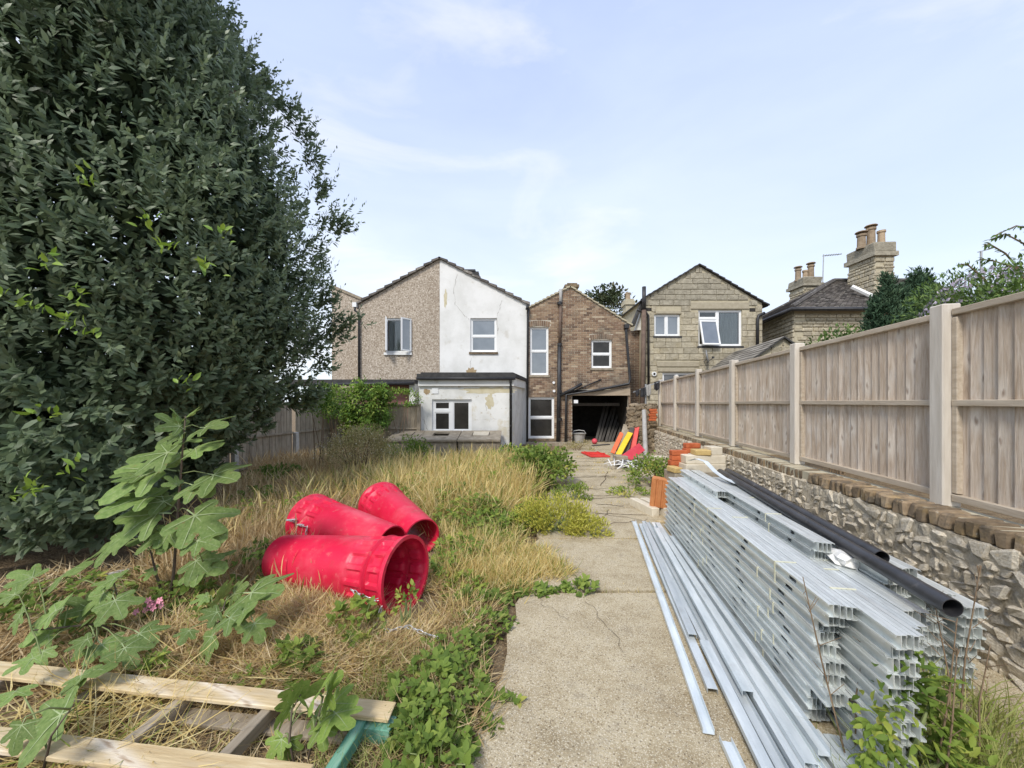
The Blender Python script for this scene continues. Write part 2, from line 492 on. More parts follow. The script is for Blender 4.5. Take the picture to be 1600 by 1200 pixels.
M['pallet_wood'] = mat('pallet_wood', [(.25, (.36, .25, .12)), (.5, (.54, .42, .24)), (.75, (.66, .55, .36))], 5, 8, stretch=(.5, 6, 6), rough=.85, bump=.3, vary=.08, distort=.8,
                       patch=[((.33, .29, .23), 3, .5, .7, .5, (.5, 3, 3))], knots=((.26, .15, .07), (3.0, 9, 9), 1.0))
M['pallet_grey'] = mat('pallet_grey', [(.25, (.20, .16, .11)), (.5, (.31, .26, .19)), (.75, (.42, .36, .28))], 5, 8, stretch=(6, .5, 6), rough=.9, bump=.3, vary=.1)
M['green_wood'] = mat('green_wood', [(.3, (.07, .20, .135)), (.5, (.13, .31, .22)), (.75, (.30, .42, .32))], 5, 8, stretch=(6, .6, 6), rough=.85, bump=.3, vary=.08)
M['steel'] = mat('steel', [(.3, (.55, .58, .56)), (.5, (.68, .715, .695)), (.72, (.81, .835, .81))], 16, 8, rough_n=.7, stretch=(1, .3, 1), rough=.38, spec=.5, metallic=.4, bump=.06, vary=.12,
                 patch=[((.44, .43, .39), 3, .54, .70, .4), ((.72, .74, .73), 7, .55, .65, .5, (1, .2, 1)), ((.34, .32, .28), 11, .62, .70, .35)])
M['steel_pale'] = mat('steel_pale', [(.3, (.52, .57, .585)), (.7, (.76, .80, .805))], 14, 6, stretch=(1, .2, 1), rough=.40, metallic=.3, bump=.05, vary=.18, patch=[((.40, .40, .38), 4, .56, .72, .4)])
M['black_pipe'] = mat('black_pipe', [(.35, (.016, .016, .018)), (.7, (.045, .045, .048))], 8, 7, rough=.38, spec=.5, bump=.05, patch=[((.16, .15, .14), 6, .60, .7, .7)])
M['black_plastic'] = mat('black_plastic', [(.3, (.018, .018, .02)), (.7, (.04, .04, .042))], 7, 5, rough=.45, spec=.4, bump=.05)
M['brown_pipe'] = mat('brown_pipe', [(.3, (.09, .06, .045)), (.7, (.17, .12, .09))], 7, 5, rough=.7, bump=.1)
M['grey_pipe'] = mat('grey_pipe', [(.3, (.30, .29, .27)), (.7, (.42, .41, .39))], 7, 5, rough=.7, bump=.1)
M['red_plastic'] = mat('red_plastic', [(.3, (.58, .009, .042)), (.7, (.70, .02, .07))], 3.5, 5, rough=.42, spec=.4, bump=.12, bscale=60, vary=.03,
                       patch=[((.78, .13, .20), 2.2, .53, .75, .35), ((.34, .045, .04), 6, .58, .72, .45), ((.56, .24, .20), 2.2, .50, .78, .22), ((.52, .22, .18), 14, .58, .70, .4)])
M['red_paint'] = mat('red_paint', [(.3, (.56, .035, .03)), (.7, (.68, .07, .055))], 6, 6, rough=.5, bump=.15)
M['pink_red'] = mat('pink_red', [(.3, (.55, .045, .075)), (.7, (.66, .09, .12))], 6, 6, rough=.45, bump=.1)
M['orange_paint'] = mat('orange_paint', [(.3, (.58, .11, .035)), (.7, (.70, .17, .06))], 6, 6, rough=.5, bump=.1)
M['yellow_paint'] = mat('yellow_paint', [(.3, (.66, .42, .01)), (.7, (.78, .55, .03))], 6, 6, rough=.5, bump=.1)
M['upvc'] = mat('upvc', [(.3, (.76, .77, .77)), (.7, (.82, .83, .83))], 4, 4, rough=.35, spec=.5, bump=0)
M['glass'] = mat('glass', [(.3, (.16, .18, .20)), (.7, (.24, .26, .28))], 1.5, 3, rough=.05, spec=1.0, bump=.03, bscale=2.0, coat=1.0, metallic=.35)
M['glass_dark'] = mat('glass_dark', [(.3, (.018, .017, .016)), (.7, (.04, .038, .035))], 2.5, 3, rough=.12, spec=.4, bump=0)
M['curtain'] = mat('curtain', [(.3, (.45, .46, .46)), (.7, (.66, .67, .67))], 7, 3, stretch=(6, 1, .3), rough=.9, bump=.4)
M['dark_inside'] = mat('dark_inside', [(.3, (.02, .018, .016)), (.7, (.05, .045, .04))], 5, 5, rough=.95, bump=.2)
M['roof_tile'] = mat('roof_tile', [(.2, (.075, .068, .062)), (.5, (.14, .125, .112)), (.8, (.24, .215, .19))], 10, 7, rough=.92, bump=.4, attr=.5, rand_vec=False,
                     patch=[((.42, .41, .36), 9, .58, .66, .7)])
M['slate'] = mat('slate', [(.2, (.15, .135, .11)), (.5, (.23, .21, .175)), (.8, (.33, .305, .26))], 10, 7, rough=.85, bump=.3, attr=.6, rand_vec=False)
M['felt'] = mat('felt', [(.3, (.035, .035, .036)), (.7, (.075, .073, .07))], 6, 6, rough=.85, bump=.3)
M['timber'] = mat('timber', [(.3, (.30, .235, .165)), (.7, (.46, .38, .28))], 6, 7, stretch=(.5, 5, 5), rough=.9, bump=.3)
M['plaster'] = mat('plaster', [(.3, (.30, .215, .12)), (.7, (.44, .34, .21))], 8, 7, rough=.95, bump=.5)
M['stain'] = mat('stain', [(.3, (.50, .44, .28)), (.7, (.62, .57, .42))], 6, 8, rough=.85, bump=.2, rand_vec=False)
M['crack'] = mat('crack', [(.3, (.20, .18, .155)), (.7, (.38, .35, .31))], 6, 4, rough=.95, bump=0)
M['pot'] = mat('pot', [(.3, (.28, .205, .13)), (.7, (.43, .34, .24))], 7, 6, rough=.9, bump=.3, vary=.25, patch=[((.16, .13, .10), 4, .52, .68, .6)])
M['bark'] = mat('bark', [(.3, (.07, .052, .038)), (.7, (.17, .135, .10))], 9, 8, stretch=(3, 3, .6), rough=.95, bump=.6)
M['twig'] = mat('twig', [(.3, (.13, .085, .05)), (.7, (.26, .19, .12))], 9, 5, rough=.9, bump=.2)
M['stem_green'] = mat('stem_green', [(.3, (.13, .17, .06)), (.7, (.25, .29, .12))], 9, 5, rough=.7, bump=.1)
M['bay'] = mat('bay', [(.0, (.085, .13, .068)), (.4, (.15, .205, .11)), (.8, (.215, .275, .155)), (1.0, (.30, .36, .15))], attr='only', rough=.45, spec=.5, bump=0, trans=.38)
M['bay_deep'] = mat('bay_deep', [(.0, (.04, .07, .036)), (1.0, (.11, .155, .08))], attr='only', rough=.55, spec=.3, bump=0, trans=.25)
M['bay_young'] = mat('bay_young', [(.0, (.17, .30, .035)), (1.0, (.30, .42, .07))], attr='only', rough=.45, spec=.4, bump=0, trans=.3)
M['fig'] = mat('fig', [(.3, (.125, .20, .05)), (.5, (.185, .27, .078)), (.75, (.26, .335, .115))], 14, 5, rough=.6, spec=.25, bump=.25, bscale=50, vary=.3, trans=.3, speck=[((.45, .46, .28), 9, .08, .35), ((.24, .18, .07), 5, .07, .6)])
M['fig_young'] = mat('fig_young', [(.3, (.17, .27, .05)), (.7, (.28, .37, .09))], 14, 5, rough=.6, spec=.25, bump=.2, bscale=50, vary=.25, trans=.32, speck=[((.42, .38, .15), 6, .07, .5)])
M['vein'] = mat('vein', [(.3, (.24, .31, .14)), (.7, (.32, .38, .19))], 5, 3, rough=.6, bump=0)
M['bramble'] = mat('bramble', [(0, (.085, .14, .025)), (.5, (.18, .26, .05)), (.85, (.29, .36, .075)), (1, (.46, .43, .10))], attr='only', rough=.6, spec=.2, bump=0, trans=.34)
M['weed'] = mat('weed', [(0, (.10, .165, .03)), (.5, (.21, .29, .05)), (.85, (.36, .40, .08)), (1, (.50, .46, .12))], attr='only', rough=.65, spec=.2, bump=0, trans=.34)
M['yellow_weed'] = mat('yellow_weed', [(0, (.27, .29, .045)), (.5, (.47, .46, .075)), (1, (.64, .58, .15))], attr='only', rough=.65, spec=.2, bump=0, trans=.35)
M['olive_weed'] = mat('olive_weed', [(0, (.21, .20, .075)), (.5, (.42, .365, .165)), (.8, (.56, .475, .24)), (1, (.68, .61, .41))], attr='only', rough=.75, spec=.2, bump=0, trans=.4)
M['pale_heads'] = mat('pale_heads', [(0, (.58, .54, .42)), (1, (.74, .71, .60))], attr='only', rough=.8, spec=.2, bump=0, trans=.2)
M['straw'] = mat('straw', [(0, (.38, .255, .085)), (.3, (.60, .45, .165)), (.6, (.75, .60, .26)), (.85, (.83, .71, .38)), (1, (.29, .34, .07))], attr='only', rough=.7, spec=.25, bump=0, trans=.42)
M['straw_brown'] = mat('straw_brown', [(0, (.22, .13, .06)), (.4, (.44, .30, .14)), (.75, (.60, .46, .25)), (1, (.74, .61, .38))], attr='only', rough=.75, spec=.2, bump=0, trans=.32)
M['green_grass'] = mat('green_grass', [(0, (.12, .17, .035)), (.5, (.24, .29, .07)), (1, (.42, .42, .15))], attr='only', rough=.6, spec=.25, bump=0, trans=.3)
M['vine'] = mat('vine', [(0, (.065, .13, .025)), (.5, (.155, .27, .045)), (.85, (.29, .41, .07)), (1, (.42, .49, .11))], attr='only', rough=.55, spec=.25, bump=0, trans=.34)
M['tree_dark'] = mat('tree_dark', [(0, (.035, .055, .022)), (.6, (.075, .095, .042)), (1, (.16, .15, .08))], attr='only', rough=.6, spec=.3, bump=0, trans=.2)
M['conifer'] = mat('conifer', [(0, (.03, .062, .036)), (.6, (.06, .108, .06)), (1, (.10, .15, .08))], attr='only', rough=.75, spec=.15, bump=0, trans=.12)
M['hedge'] = mat('hedge', [(0, (.06, .105, .025)), (.6, (.125, .205, .05)), (1, (.23, .30, .09))], attr='only', rough=.5, spec=.3, bump=0, trans=.28)
M['lilac_flower'] = mat('lilac_flower', [(0, (.42, .36, .47)), (1, (.66, .60, .69))], attr='only', rough=.8, spec=.2, bump=0, trans=.2)
M['pink_flower'] = mat('pink_flower', [(.3, (.68, .22, .33)), (.7, (.80, .36, .45))], 8, 3, rough=.7, bump=0)
M['chain'] = mat('chain', [(.3, (.50, .51, .52)), (.7, (.66, .67, .68))], 20, 4, rough=.35, metallic=.7, bump=.05)
M['rag'] = mat('rag', [(.3, (.02, .02, .022)), (.7, (.05, .05, .055))], 9, 4, rough=.95, bump=.3)
M['bag'] = mat('bag', [(.3, (.55, .54, .51)), (.7, (.74, .73, .70))], 14, 6, rough=.4, spec=.5, bump=.3)
M['strap'] = mat('strap', [(.3, (.60, .59, .43)), (.7, (.70, .68, .52))], 8, 3, rough=.6, bump=0)
M['white_rod'] = mat('white_rod', [(.3, (.66, .65, .62)), (.7, (.78, .78, .76))], 8, 4, rough=.5, bump=.05)
M['dark_board'] = mat('dark_board', [(.3, (.05, .047, .042)), (.7, (.11, .10, .09))], 7, 6, stretch=(4, 4, .5), rough=.9, bump=.2, vary=.25)
M['dish'] = mat('dish', [(.3, (.26, .27, .28)), (.7, (.36, .37, .38))], 6, 4, rough=.5, bump=0)
M['aerial'] = mat('aerial', [(.3, (.30, .31, .32)), (.7, (.42, .43, .44))], 6, 4, rough=.5, metallic=.5, bump=0)
M['pink_wall'] = mat('pink_wall', [(.3, (.36, .17, .15)), (.7, (.47, .25, .22))], 5, 6, rough=.9, bump=.3, rand_vec=False)
M['rubble_dark'] = mat('rubble_dark', [(.2, (.11, .085, .06)), (.45, (.25, .195, .13)), (.75, (.40, .33, .23))], 5, 9, rough=.95, bump=.8, bscale=12, vary=.3, distort=.9, patch=[((.07, .06, .05), 4, .52, .66, .7)], bdist=.03)
M['rubble_core'] = mat('rubble_core', [(.25, (.16, .125, .085)), (.5, (.30, .24, .16)), (.75, (.42, .35, .25))], 9, 8, rough=.97, bump=1.0, bscale=26, rand_vec=False, bdist=.05)
M['path_crack'] = mat('path_crack', [(.3, (.06, .045, .028)), (.7, (.17, .125, .07))], 6, 4, rough=.95, bump=0)
gm_ = bpy.data.materials.new('glass_clear'); gm_.use_nodes = True
gn, gl = gm_.node_tree.nodes, gm_.node_tree.links
gn.clear()
g_o = gn.new('ShaderNodeOutputMaterial'); g_t = gn.new('ShaderNodeBsdfTransparent'); g_t.inputs[0].default_value = (.86, .89, .89, 1)
g_g = gn.new('ShaderNodeBsdfGlossy'); g_g.inputs['Roughness'].default_value = .03
g_f = gn.new('ShaderNodeFresnel'); g_f.inputs[0].default_value = 1.7
g_m = gn.new('ShaderNodeMixShader'); gl.new(g_f.outputs[0], g_m.inputs[0]); gl.new(g_t.outputs[0], g_m.inputs[1]); gl.new(g_g.outputs[0], g_m.inputs[2]); gl.new(g_m.outputs[0], g_o.inputs[0])
M['glass_clear'] = gm_
# ------------------------------------------------------------------ ground
def hump(X, Y):
    u = X - Y * K
    w = np.clip((-0.55 - u) / 0.6, 0, 1) * np.clip((12.2 - Y) / 1.5, 0, 1) * np.clip((u + 8.5) / 1.0, 0, 1)
    w = w * np.clip((Y - 2.0) / 0.6, 0.12, 1)
    h = 0.05 * np.sin(X * 2.1 + 1.3) * np.sin(Y * 1.7) + 0.035 * np.sin(X * 5.3 + Y * 3.1) + 0.02 * np.sin(X * 11 - Y * 9)
    return w * (h * 0.6 + 0.02)


gx = np.concatenate([[-700, -80, -20], np.linspace(-12, 12, 150), [20, 80, 700]])
gy = np.concatenate([[-700, -40, -4], np.linspace(-1, 20, 130), [40, 120, 900]])
GX, GY = np.meshgrid(gx, gy)
GZ = hump(GX, GY)
nx, ny = len(gx), len(gy)
gm = bpy.data.meshes.new('ground')
gv = np.stack([GX, GY, GZ], -1).reshape(-1, 3)
gf = [(j * nx + i, j * nx + i + 1, (j + 1) * nx + i + 1, (j + 1) * nx + i) for j in range(ny - 1) for i in range(nx - 1)]
gm.from_pydata(gv.tolist(), [], gf)
gm.materials.append(M['soil'])
gm.update()
ground = link_mesh('ground', gm)
tag(ground, kind='structure')

# ------------------------------------------------------------------ concrete path, cast in slabs
path = bpy.data.objects.new('path', None); COL.objects.link(path); tag(path, kind='structure')
rp = random.Random(5)
joints = [0.2, 1.25, 3.19, 4.42, 5.7, 7.2, 8.7, 10.3, 12.0, 14.4]
for i in range(len(joints) - 1):
    a, b = joints[i] + 0.012, joints[i + 1] - 0.012
    mb = MB()
    zt = 0.034 + rp.uniform(-0.004, 0.006)
    n = 10
    L = []; Rr = []
    for k in range(n + 1):
        y = a + (b - a) * k / n
        L.append(W(-0.44 + rp.uniform(-0.03, 0.03), y, 0))
        Rr.append(W(2.47, y, 0))
    off = rp.uniform(-0.03, 0.03)
    L[0].y += off; L[-1].y += off
    pts = [(p.x, p.y) for p in L[::-1]] + [(p.x, p.y) for p in Rr]
    pts = pts[::-1]
    area = sum(pts[q][0] * pts[(q + 1) % len(pts)][1] - pts[(q + 1) % len(pts)][0] * pts[q][1] for q in range(len(pts)))
    if area < 0: pts.reverse()
    mb.prism_z(pts, -0.06, zt)
    mb.build('slab', M['concrete'], path)
# crack lines with dark earth in them
mb = MB()
def crack_line(p, q, w, seed, nseg=9, z=0.042):
    r = random.Random(seed)
    p, q = Vector(p), Vector(q)
    d = (q - p); nn = Vector((-d.y, d.x, 0)).normalized()
    pts = [p + d * (k / nseg) + nn * r.uniform(-0.03, 0.03) for k in range(nseg + 1)]
    for k in range(nseg):
        wa, wb = w * r.uniform(.4, 1), w * r.uniform(.4, 1)
        a, b = pts[k], pts[k + 1]
        mb.poly([(a - nn * wa).to_tuple()[:2] + (z,), (b - nn * wb).to_tuple()[:2] + (z,), (b + nn * wb).to_tuple()[:2] + (z,), (a + nn * wa).to_tuple()[:2] + (z,)])
crack_line(W(0.1, 3.0), W(0.33, 2.4), .0025, 1)
crack_line(W(-0.3, 3.05), W(-0.05, 2.75), .002, 2)
crack_line(W(0.0, 5.6), W(0.9, 5.1), .008, 3)
crack_line(W(-0.1, 6.2), W(1.0, 6.35), .010, 4)
crack_line(W(0.2, 7.0), W(0.9, 6.5), .008, 5)
crack_line(W(0.5, 7.2), W(0.75, 8.7), .010, 6)
crack_line(W(-0.2, 8.0), W(1.1, 8.1), .012, 7)
crack_line(W(0.1, 9.4), W(1.3, 9.6), .012, 8)
crack_line(W(0.2, 4.5), W(0.5, 5.6), .006, 9)
rc = random.Random(14)
for k in range(15):
    y = 5.0 + k * .48 + rc.uniform(-.15, .15); u0 = rc.uniform(-.3, .5); u1 = u0 + rc.uniform(.35, .9)
    crack_line(W(u0, y), W(u1, y + rc.uniform(-.25, .25)), rc.uniform(.008, .018), 40 + k, 11)
tag(mb.build('crack', M['path_crack'], path), kind='stuff')
# concrete yard in front of the houses and the floor of the lean-to
mb = MB(); mb.box(-0.9, 4.6, 14.41, 18.0, -0.06, 0.03)
tag(mb.build('yard_paving', M['concrete']), kind='structure')

# ------------------------------------------------------------------ rubble boundary wall with a brick-on-edge coping
WY0 = 0.75
wall = thing('garden_wall', 'low rubble stone garden wall with a brick coping under the new wooden fence', 'wall', W(2.46, WY0), GROT)
def wl_len(Y): return (Y - WY0) * GLEN
LWALL = wl_len(12.4)
mb = MB(); mb.box(0.0, 0.30, 0, LWALL, -0.1, 0.752)
mb.build('core', M['rubble_mortar'], wall)
rs = random.Random(11)
stone_me = []
for k in range(14):
    b = MB(); b.cbox(1, 1, 1, 0.16, 0.19, rs)
    stone_me.append(b.mesh('stone', M['rubble']))
stones = []
z = 0.0
while z < 0.745:
    h = min(rs.uniform(0.035, 0.095), 0.75 - z)
    if 0.75 - z - h < 0.03: h = 0.75 - z
    y = -rs.uniform(0, .1)
    while y < LWALL:
        l = rs.uniform(0.045, 0.165)
        stones.append((y + l / 2, z + h / 2, l * rs.uniform(.86, 1.0), h * rs.uniform(.84, 1.02), rs.uniform(0.06, 0.095)))
        y += l
    z += h
def stone_vis(s):
    Y = WY0 + s[0] / GLEN
    return (s[2] * s[3]) / max(Y, 1.4) ** 2 * (1 if Y > 1.35 else 0) * (1 if (s[1] > 0.2 or Y > 5 or Y < 2.2) else 0.4)
stones.sort(key=stone_vis, reverse=True)
rest = MB()
for i, (y, z, l, h, dep) in enumerate(stones):
    T = Matrix.Translation((0.036 - rs.uniform(0, .016), y, z)) @ Matrix.Rotation(rs.uniform(-.5, .5), 4, 'X') @ Matrix.Rotation(rs.uniform(-.22, .22), 4, 'Z') @ Matrix.Rotation(rs.uniform(-.22, .22), 4, 'Y') @ Matrix.Diagonal((dep, l, h, 1))
    if i < 290:
        o = link_mesh('stone', rs.choice(stone_me), wall)
        o.matrix_local = T
    else:
        rest.cbox(1, 1, 1, .2, .12, rs, T)
tag(rest.build('small_stones', M['rubble'], wall), kind='stuff')
cb_me = []
for k in range(8):
    b = MB(); b.cbox(0.225, 0.069, 0.108, 0.012, 0.05, rs)
    cb_me.append(b.mesh('brick', M['coping_brick']))
y = 0.02
while y < LWALL - 0.04:
    Y = WY0 + y / GLEN
    if 4.02 < Y < 4.16:
        y += 0.078; continue
    far = Y > 4.1
    o = link_mesh('brick', rs.choice(cb_me), wall, (0.118 + (0.035 if far else 0) + rs.uniform(-.008, .008), y + .04, 0.805 - (0.012 if far else 0) + rs.uniform(-.005, .005)),
                  (rs.uniform(-.06, .06), rs.uniform(-.05, .05), rs.uniform(-.07, .07)))
    y += 0.083 * rs.uniform(.95, 1.06)
mb = MB(); mb.box(0.05, 0.30, 0, LWALL, 0.752, 0.848)
mb.build('coping_bed', M['stone_mortar'], wall)

# ------------------------------------------------------------------ close-board fence on the wall
FY0 = 2.83
fence = thing('wooden_fence', 'pale wooden panel fence with thick posts standing on the rubble wall', 'fence', W(2.66, FY0, 0.86), GROT)
rf = random.Random(21)
PIT = 1.87 * GLEN
post_b = MB(); post_b.cbox(0.115, 0.115, 1.47, 0.008)
post_me = post_b.mesh('post', M['post_wood'])
board_me = []
for k in range(5):
    b = MB(); b.cbox(0.014, 0.128, 1.30, 0.003)
    board_me.append(b.mesh('board', M['fence_wood']))
for k in range(-2, 6):
    y0 = k * PIT
    if k >= -1: link_mesh('post', post_me, fence, (0.058, y0, 0.725 + rf.uniform(-.008, .008)), (0, 0, rf.uniform(-.02, .02)))
    if k == 5: break
    ya, yb = y0 + 0.06, y0 + PIT - 0.06
    ln = yb - ya
    for (zc, hh, dd, xx) in ((1.385, 0.045, 0.055, 0.075), (0.735, 0.045, 0.040, 0.066), (0.065, 0.05, 0.045, 0.068)):
        b = MB(); b.cbox(dd, ln - .002, hh, 0.004)
        b.build('rail', M['fence_rail'], fence, loc=(xx, (ya + yb) / 2, zc + rf.uniform(-.006, .006)), rot=(rf.uniform(-.004, .004), 0, 0))
    for ye in (ya + .021, yb - .021):
        b = MB(); b.cbox(0.04, 0.04, 1.26, 0.004)
        b.build('stile', M['fence_rail'], fence, loc=(0.069, ye, 0.72))
    n = 19
    for i in range(n):
        o = link_mesh('board', rf.choice(board_me), fence, (0.098 + rf.uniform(-.002, .002), ya + 0.02 + (ln - .04) * (i + .5) / n, 0.72 + rf.uniform(-.004, .004)), (0, 0, 0.19 + rf.uniform(-.05, .05)))
        if rf.random() < .5: o.rotation_euler.x = math.pi; o.rotation_euler.z = 0.19

# ------------------------------------------------------------------ old fence on the left and across the end
def old_fence(name, label, x0, p0, p1, H, npanel, post_mat):
    p0, p1 = Vector(p0), Vector(p1)
    d = p1 - p0; L = d.length
    rot = math.atan2(d.y, d.x)
    f = thing(name, label, 'fence', p0, rot)
    r = random.Random(int(x0 * 100) + 3)
    pl = L / npanel
    b = MB(); b.cbox(0.1, 0.014, H - .06, 0.003)
    bme = b.mesh('board', M['old_fence'])
    for k in range(npanel + 1):
        b = MB(); b.cbox(0.11, 0.11, H * 0.5 if post_mat == 'concrete_post' and k else H, .008)
        b.build('post', M[post_mat], f, loc=(k * pl, -0.035, (H * 0.25 if post_mat == 'concrete_post' and k else H / 2)))
        if k == npanel: break
        n = int((pl - .12) / 0.096)
        for i in range(n):
            link_mesh('board', bme, f, (k * pl + .06 + (pl - .12) * (i + .5) / n, 0.03 + (i % 2) * .006, H / 2 + r.uniform(-.01, .01)), (0, r.uniform(-.01, .01), 0.05))
        for zc in (.12, H * .5, H - .03):
            b = MB(); b.cbox(pl - .12, .04, .05, .004)
            b.build('rail', M['old_fence'], f, loc=(k * pl + pl / 2, 0.0, zc))
    return f
old_fence('side_fence', 'weathered grey-brown fence along the left side behind the evergreen tree', 1, W(-7.42, 4.7), W(-7.42, 12.0), 1.62, 4, 'concrete_post')
old_fence('end_fence', 'short weathered fence run joining the white extension under the climber', 2, (-5.46, 12.05, 0), (-2.93, 12.12, 0), 1.56, 2, 'old_fence')
# ------------------------------------------------------------------ building helpers
def front(mb, x0, x1, zb, top, holes, y, reveal=0.10, m=0):
    """facade at depth y facing the camera: top = [(x,z)...] roof line, holes = [(x0,x1,z0,z1)...]"""
    def tz(x):
        for (a, za), (b, zb2) in zip(top, top[1:]):
            if a - 1e-6 <= x <= b + 1e-6: return za + (zb2 - za) * (x - a) / (b - a)
        return top[-1][1]
    xs = sorted(set([x0, x1] + [t[0] for t in top if x0 < t[0] < x1] + [h for q in holes for h in q[:2]]))
    for a, b in zip(xs, xs[1:]):
        lo = min(tz(a), tz(b))
        zs = sorted(set([zb] + [h for q in holes for h in q[2:] if zb < h < lo]))
        for c, d in zip(zs, zs[1:] + [None]):
            if d is None:
                mb.poly([(a, y, c), (b, y, c), (b, y, tz(b)), (a, y, tz(a))], m); continue
            xc, zc = (a + b) / 2, (c + d) / 2
            if any(q[0] < xc < q[1] and q[2] < zc < q[3] for q in holes): continue
            mb.poly([(a, y, c), (b, y, c), (b, y, d), (a, y, d)], m)
    for a, b, c, d in holes:
        r = y + reveal
        mb.poly([(a, y, c), (a, y, d), (a, r, d), (a, r, c)], m); mb.poly([(b, y, c), (b, r, c), (b, r, d), (b, y, d)], m)
        mb.poly([(a, y, d), (b, y, d), (b, r, d), (a, r, d)], m); mb.poly([(a, y, c), (a, r, c), (b, r, c), (b, y, c)], m)


def courses(x0, x1, z0, z1, top, holes, bl, bh, joint, rng, jl=0.0, hj=0.0):
    """bricks or blocks between openings and below the roof line -> [(xa,xb,za,zb)]"""
    def inter(z):
        pts = []
        for (a, za), (b, zb) in zip(top, top[1:]):
            for x, zz in ((a, za), (b, zb)):
                if zz >= z: pts.append(x)
            if (za - z) * (zb - z) < 0: pts.append(a + (b - a) * (z - za) / (zb - za))
        return (min(pts), max(pts)) if len(pts) > 1 else None
    out = []
    z = z0; row = 0; bh0 = bh
    while z + bh <= z1:
        bh = bh0 * (1 + rng.uniform(-hj, hj))
        t = inter(z + bh - joint)
        if t is None: break
        a, b = max(x0, t[0]), min(x1, t[1])
        spans = [(a, b)]
        for h in holes:
            if h[2] < z + bh - joint - 1e-4 and h[3] > z + 1e-4:
                ns = []
                for p, q in spans:
                    if h[1] <= p or h[0] >= q: ns.append((p, q)); continue
                    if h[0] > p: ns.append((p, h[0]))
                    if h[1] < q: ns.append((h[1], q))
                spans = ns
        off = (row % 2) * bl / 2 + rng.uniform(-jl, jl)
        x = x0 - off
        while x < x1:
            l = bl * (1 + rng.uniform(-jl, jl))
            for p, q in spans:
                xa, xb = max(x, p), min(x + l - joint, q)
                if xb - xa > 0.035: out.append((xa, xb, z, z + bh - joint))
            x += l
        z += bh; row += 1
    return out


def shell(mb, x0, x1, zl, zr, y0, y1, m=0):
    mb.poly([(x0, y0, 0), (x0, y0, zl), (x0, y1, zl), (x0, y1, 0)], m)
    mb.poly([(x1, y0, 0), (x1, y1, 0), (x1, y1, zr), (x1, y0, zr)], m)


def window(par, x0, x1, z0, z1, y, transom=None, mullion=None, sill=None, pane='glass', bar=.05, label=None, inset=0.06, top_only_left=None):
    """white plastic window: frame is a part, panes and sill are its sub-parts"""
    f = MB()
    ya, yb = y + inset, y + inset + 0.06
    f.box(x0, x0 + bar, ya, yb, z0, z1); f.box(x1 - bar, x1, ya, yb, z0, z1)
    f.box(x0 + bar, x1 - bar, ya, yb, z0, z0 + bar); f.box(x0 + bar, x1 - bar, ya, yb, z1 - bar, z1)
    cells = [(x0 + bar, x1 - bar)]
    if mullion is not None:
        f.box(mullion - bar * .7, mullion + bar * .7, ya - .004, yb, z0 + bar, z1 - bar)
        cells = [(x0 + bar, mullion - bar * .7), (mullion + bar * .7, x1 - bar)]
    rects = []
    for i, (a, b) in enumerate(cells):
        if transom is not None and not (top_only_left and i == 1):
            f.box(a, b, ya - .003, yb, transom - bar * .6, transom + bar * .6)
            rects += [(a, b, z0 + bar, transom - bar * .6), (a, b, transom + bar * .6, z1 - bar)]
        else: rects.append((a, b, z0 + bar, z1 - bar))
    g = MB()
    for a, b, c, d in rects:          # inner sash edge
        s = bar * .45
        g.box(a, a + s, ya + .012, yb, c, d); g.box(b - s, b, ya + .012, yb, c, d)
        g.box(a + s, b - s, ya + .012, yb, c, c + s); g.box(a + s, b - s, ya + .012, yb, d - s, d)
    f.v2 = None
    base = len(f.v)
    f.v += g.v; f.f += [tuple(i + base for i in q) for q in g.f]; f.m += g.m; f.r += g.r
    fo = f.build('window', M['upvc'], par)
    if label: fo['label'] = label
    for a, b, c, d in rects:
        p = MB(); p.box(a + .01, b - .01, ya + .030, ya + .045, c + .01, d - .01)
        p.build('pane', M[pane], fo)
    if sill:
        s = MB(); s.box(x0 - .05, x1 + .05, y - .045, y + inset + .02, z0 - .085, z0 - .004)
        s.build('sill', M[sill], fo)
    return fo


def pipe(par, pts, r, mt, name='downpipe', n=8):
    b = MB(); b.tube(pts, r, n)
    return b.build(name, M[mt], par, smooth=True)


def strip(par, pts, w, y, mt, name, seed):
    r = random.Random(seed)
    b = MB()
    q = []
    for (ax, az), (bx, bz) in zip(pts, pts[1:]):
        for k in range(5):
            t = k / 5
            q.append((ax + (bx - ax) * t + r.uniform(-.025, .025), az + (bz - az) * t + r.uniform(-.025, .025)))
    q.append(pts[-1])
    for a, c in zip(q, q[1:]):
        wa = w * .7 * r.uniform(.2, 1)
        b.poly([(a[0] - wa, y, a[1]), (c[0] - wa, y, c[1]), (c[0] + wa, y, c[1]), (a[0] + wa, y, a[1])])
    return b.build(name, M[mt], par)


def blob(par, cx, cz, rx, rz, y, mt, name, seed, n=22, flat=False):
    r = random.Random(seed)
    b = MB()
    pts = []
    for k in range(n):
        w = 2 * math.pi * k / n
        q = 1 + r.uniform(-.28, .28)
        zz = cz + math.sin(w) * rz * q
        if flat: zz = max(zz, cz)
        pts.append((cx + math.cos(w) * rx * q, y, zz))
    c = (cx, y, cz)
    b.add([c] + pts, [(0, k + 1, (k + 1) % n + 1) for k in range(n)])
    return b.build(name, M[mt], par)


F = 14.6
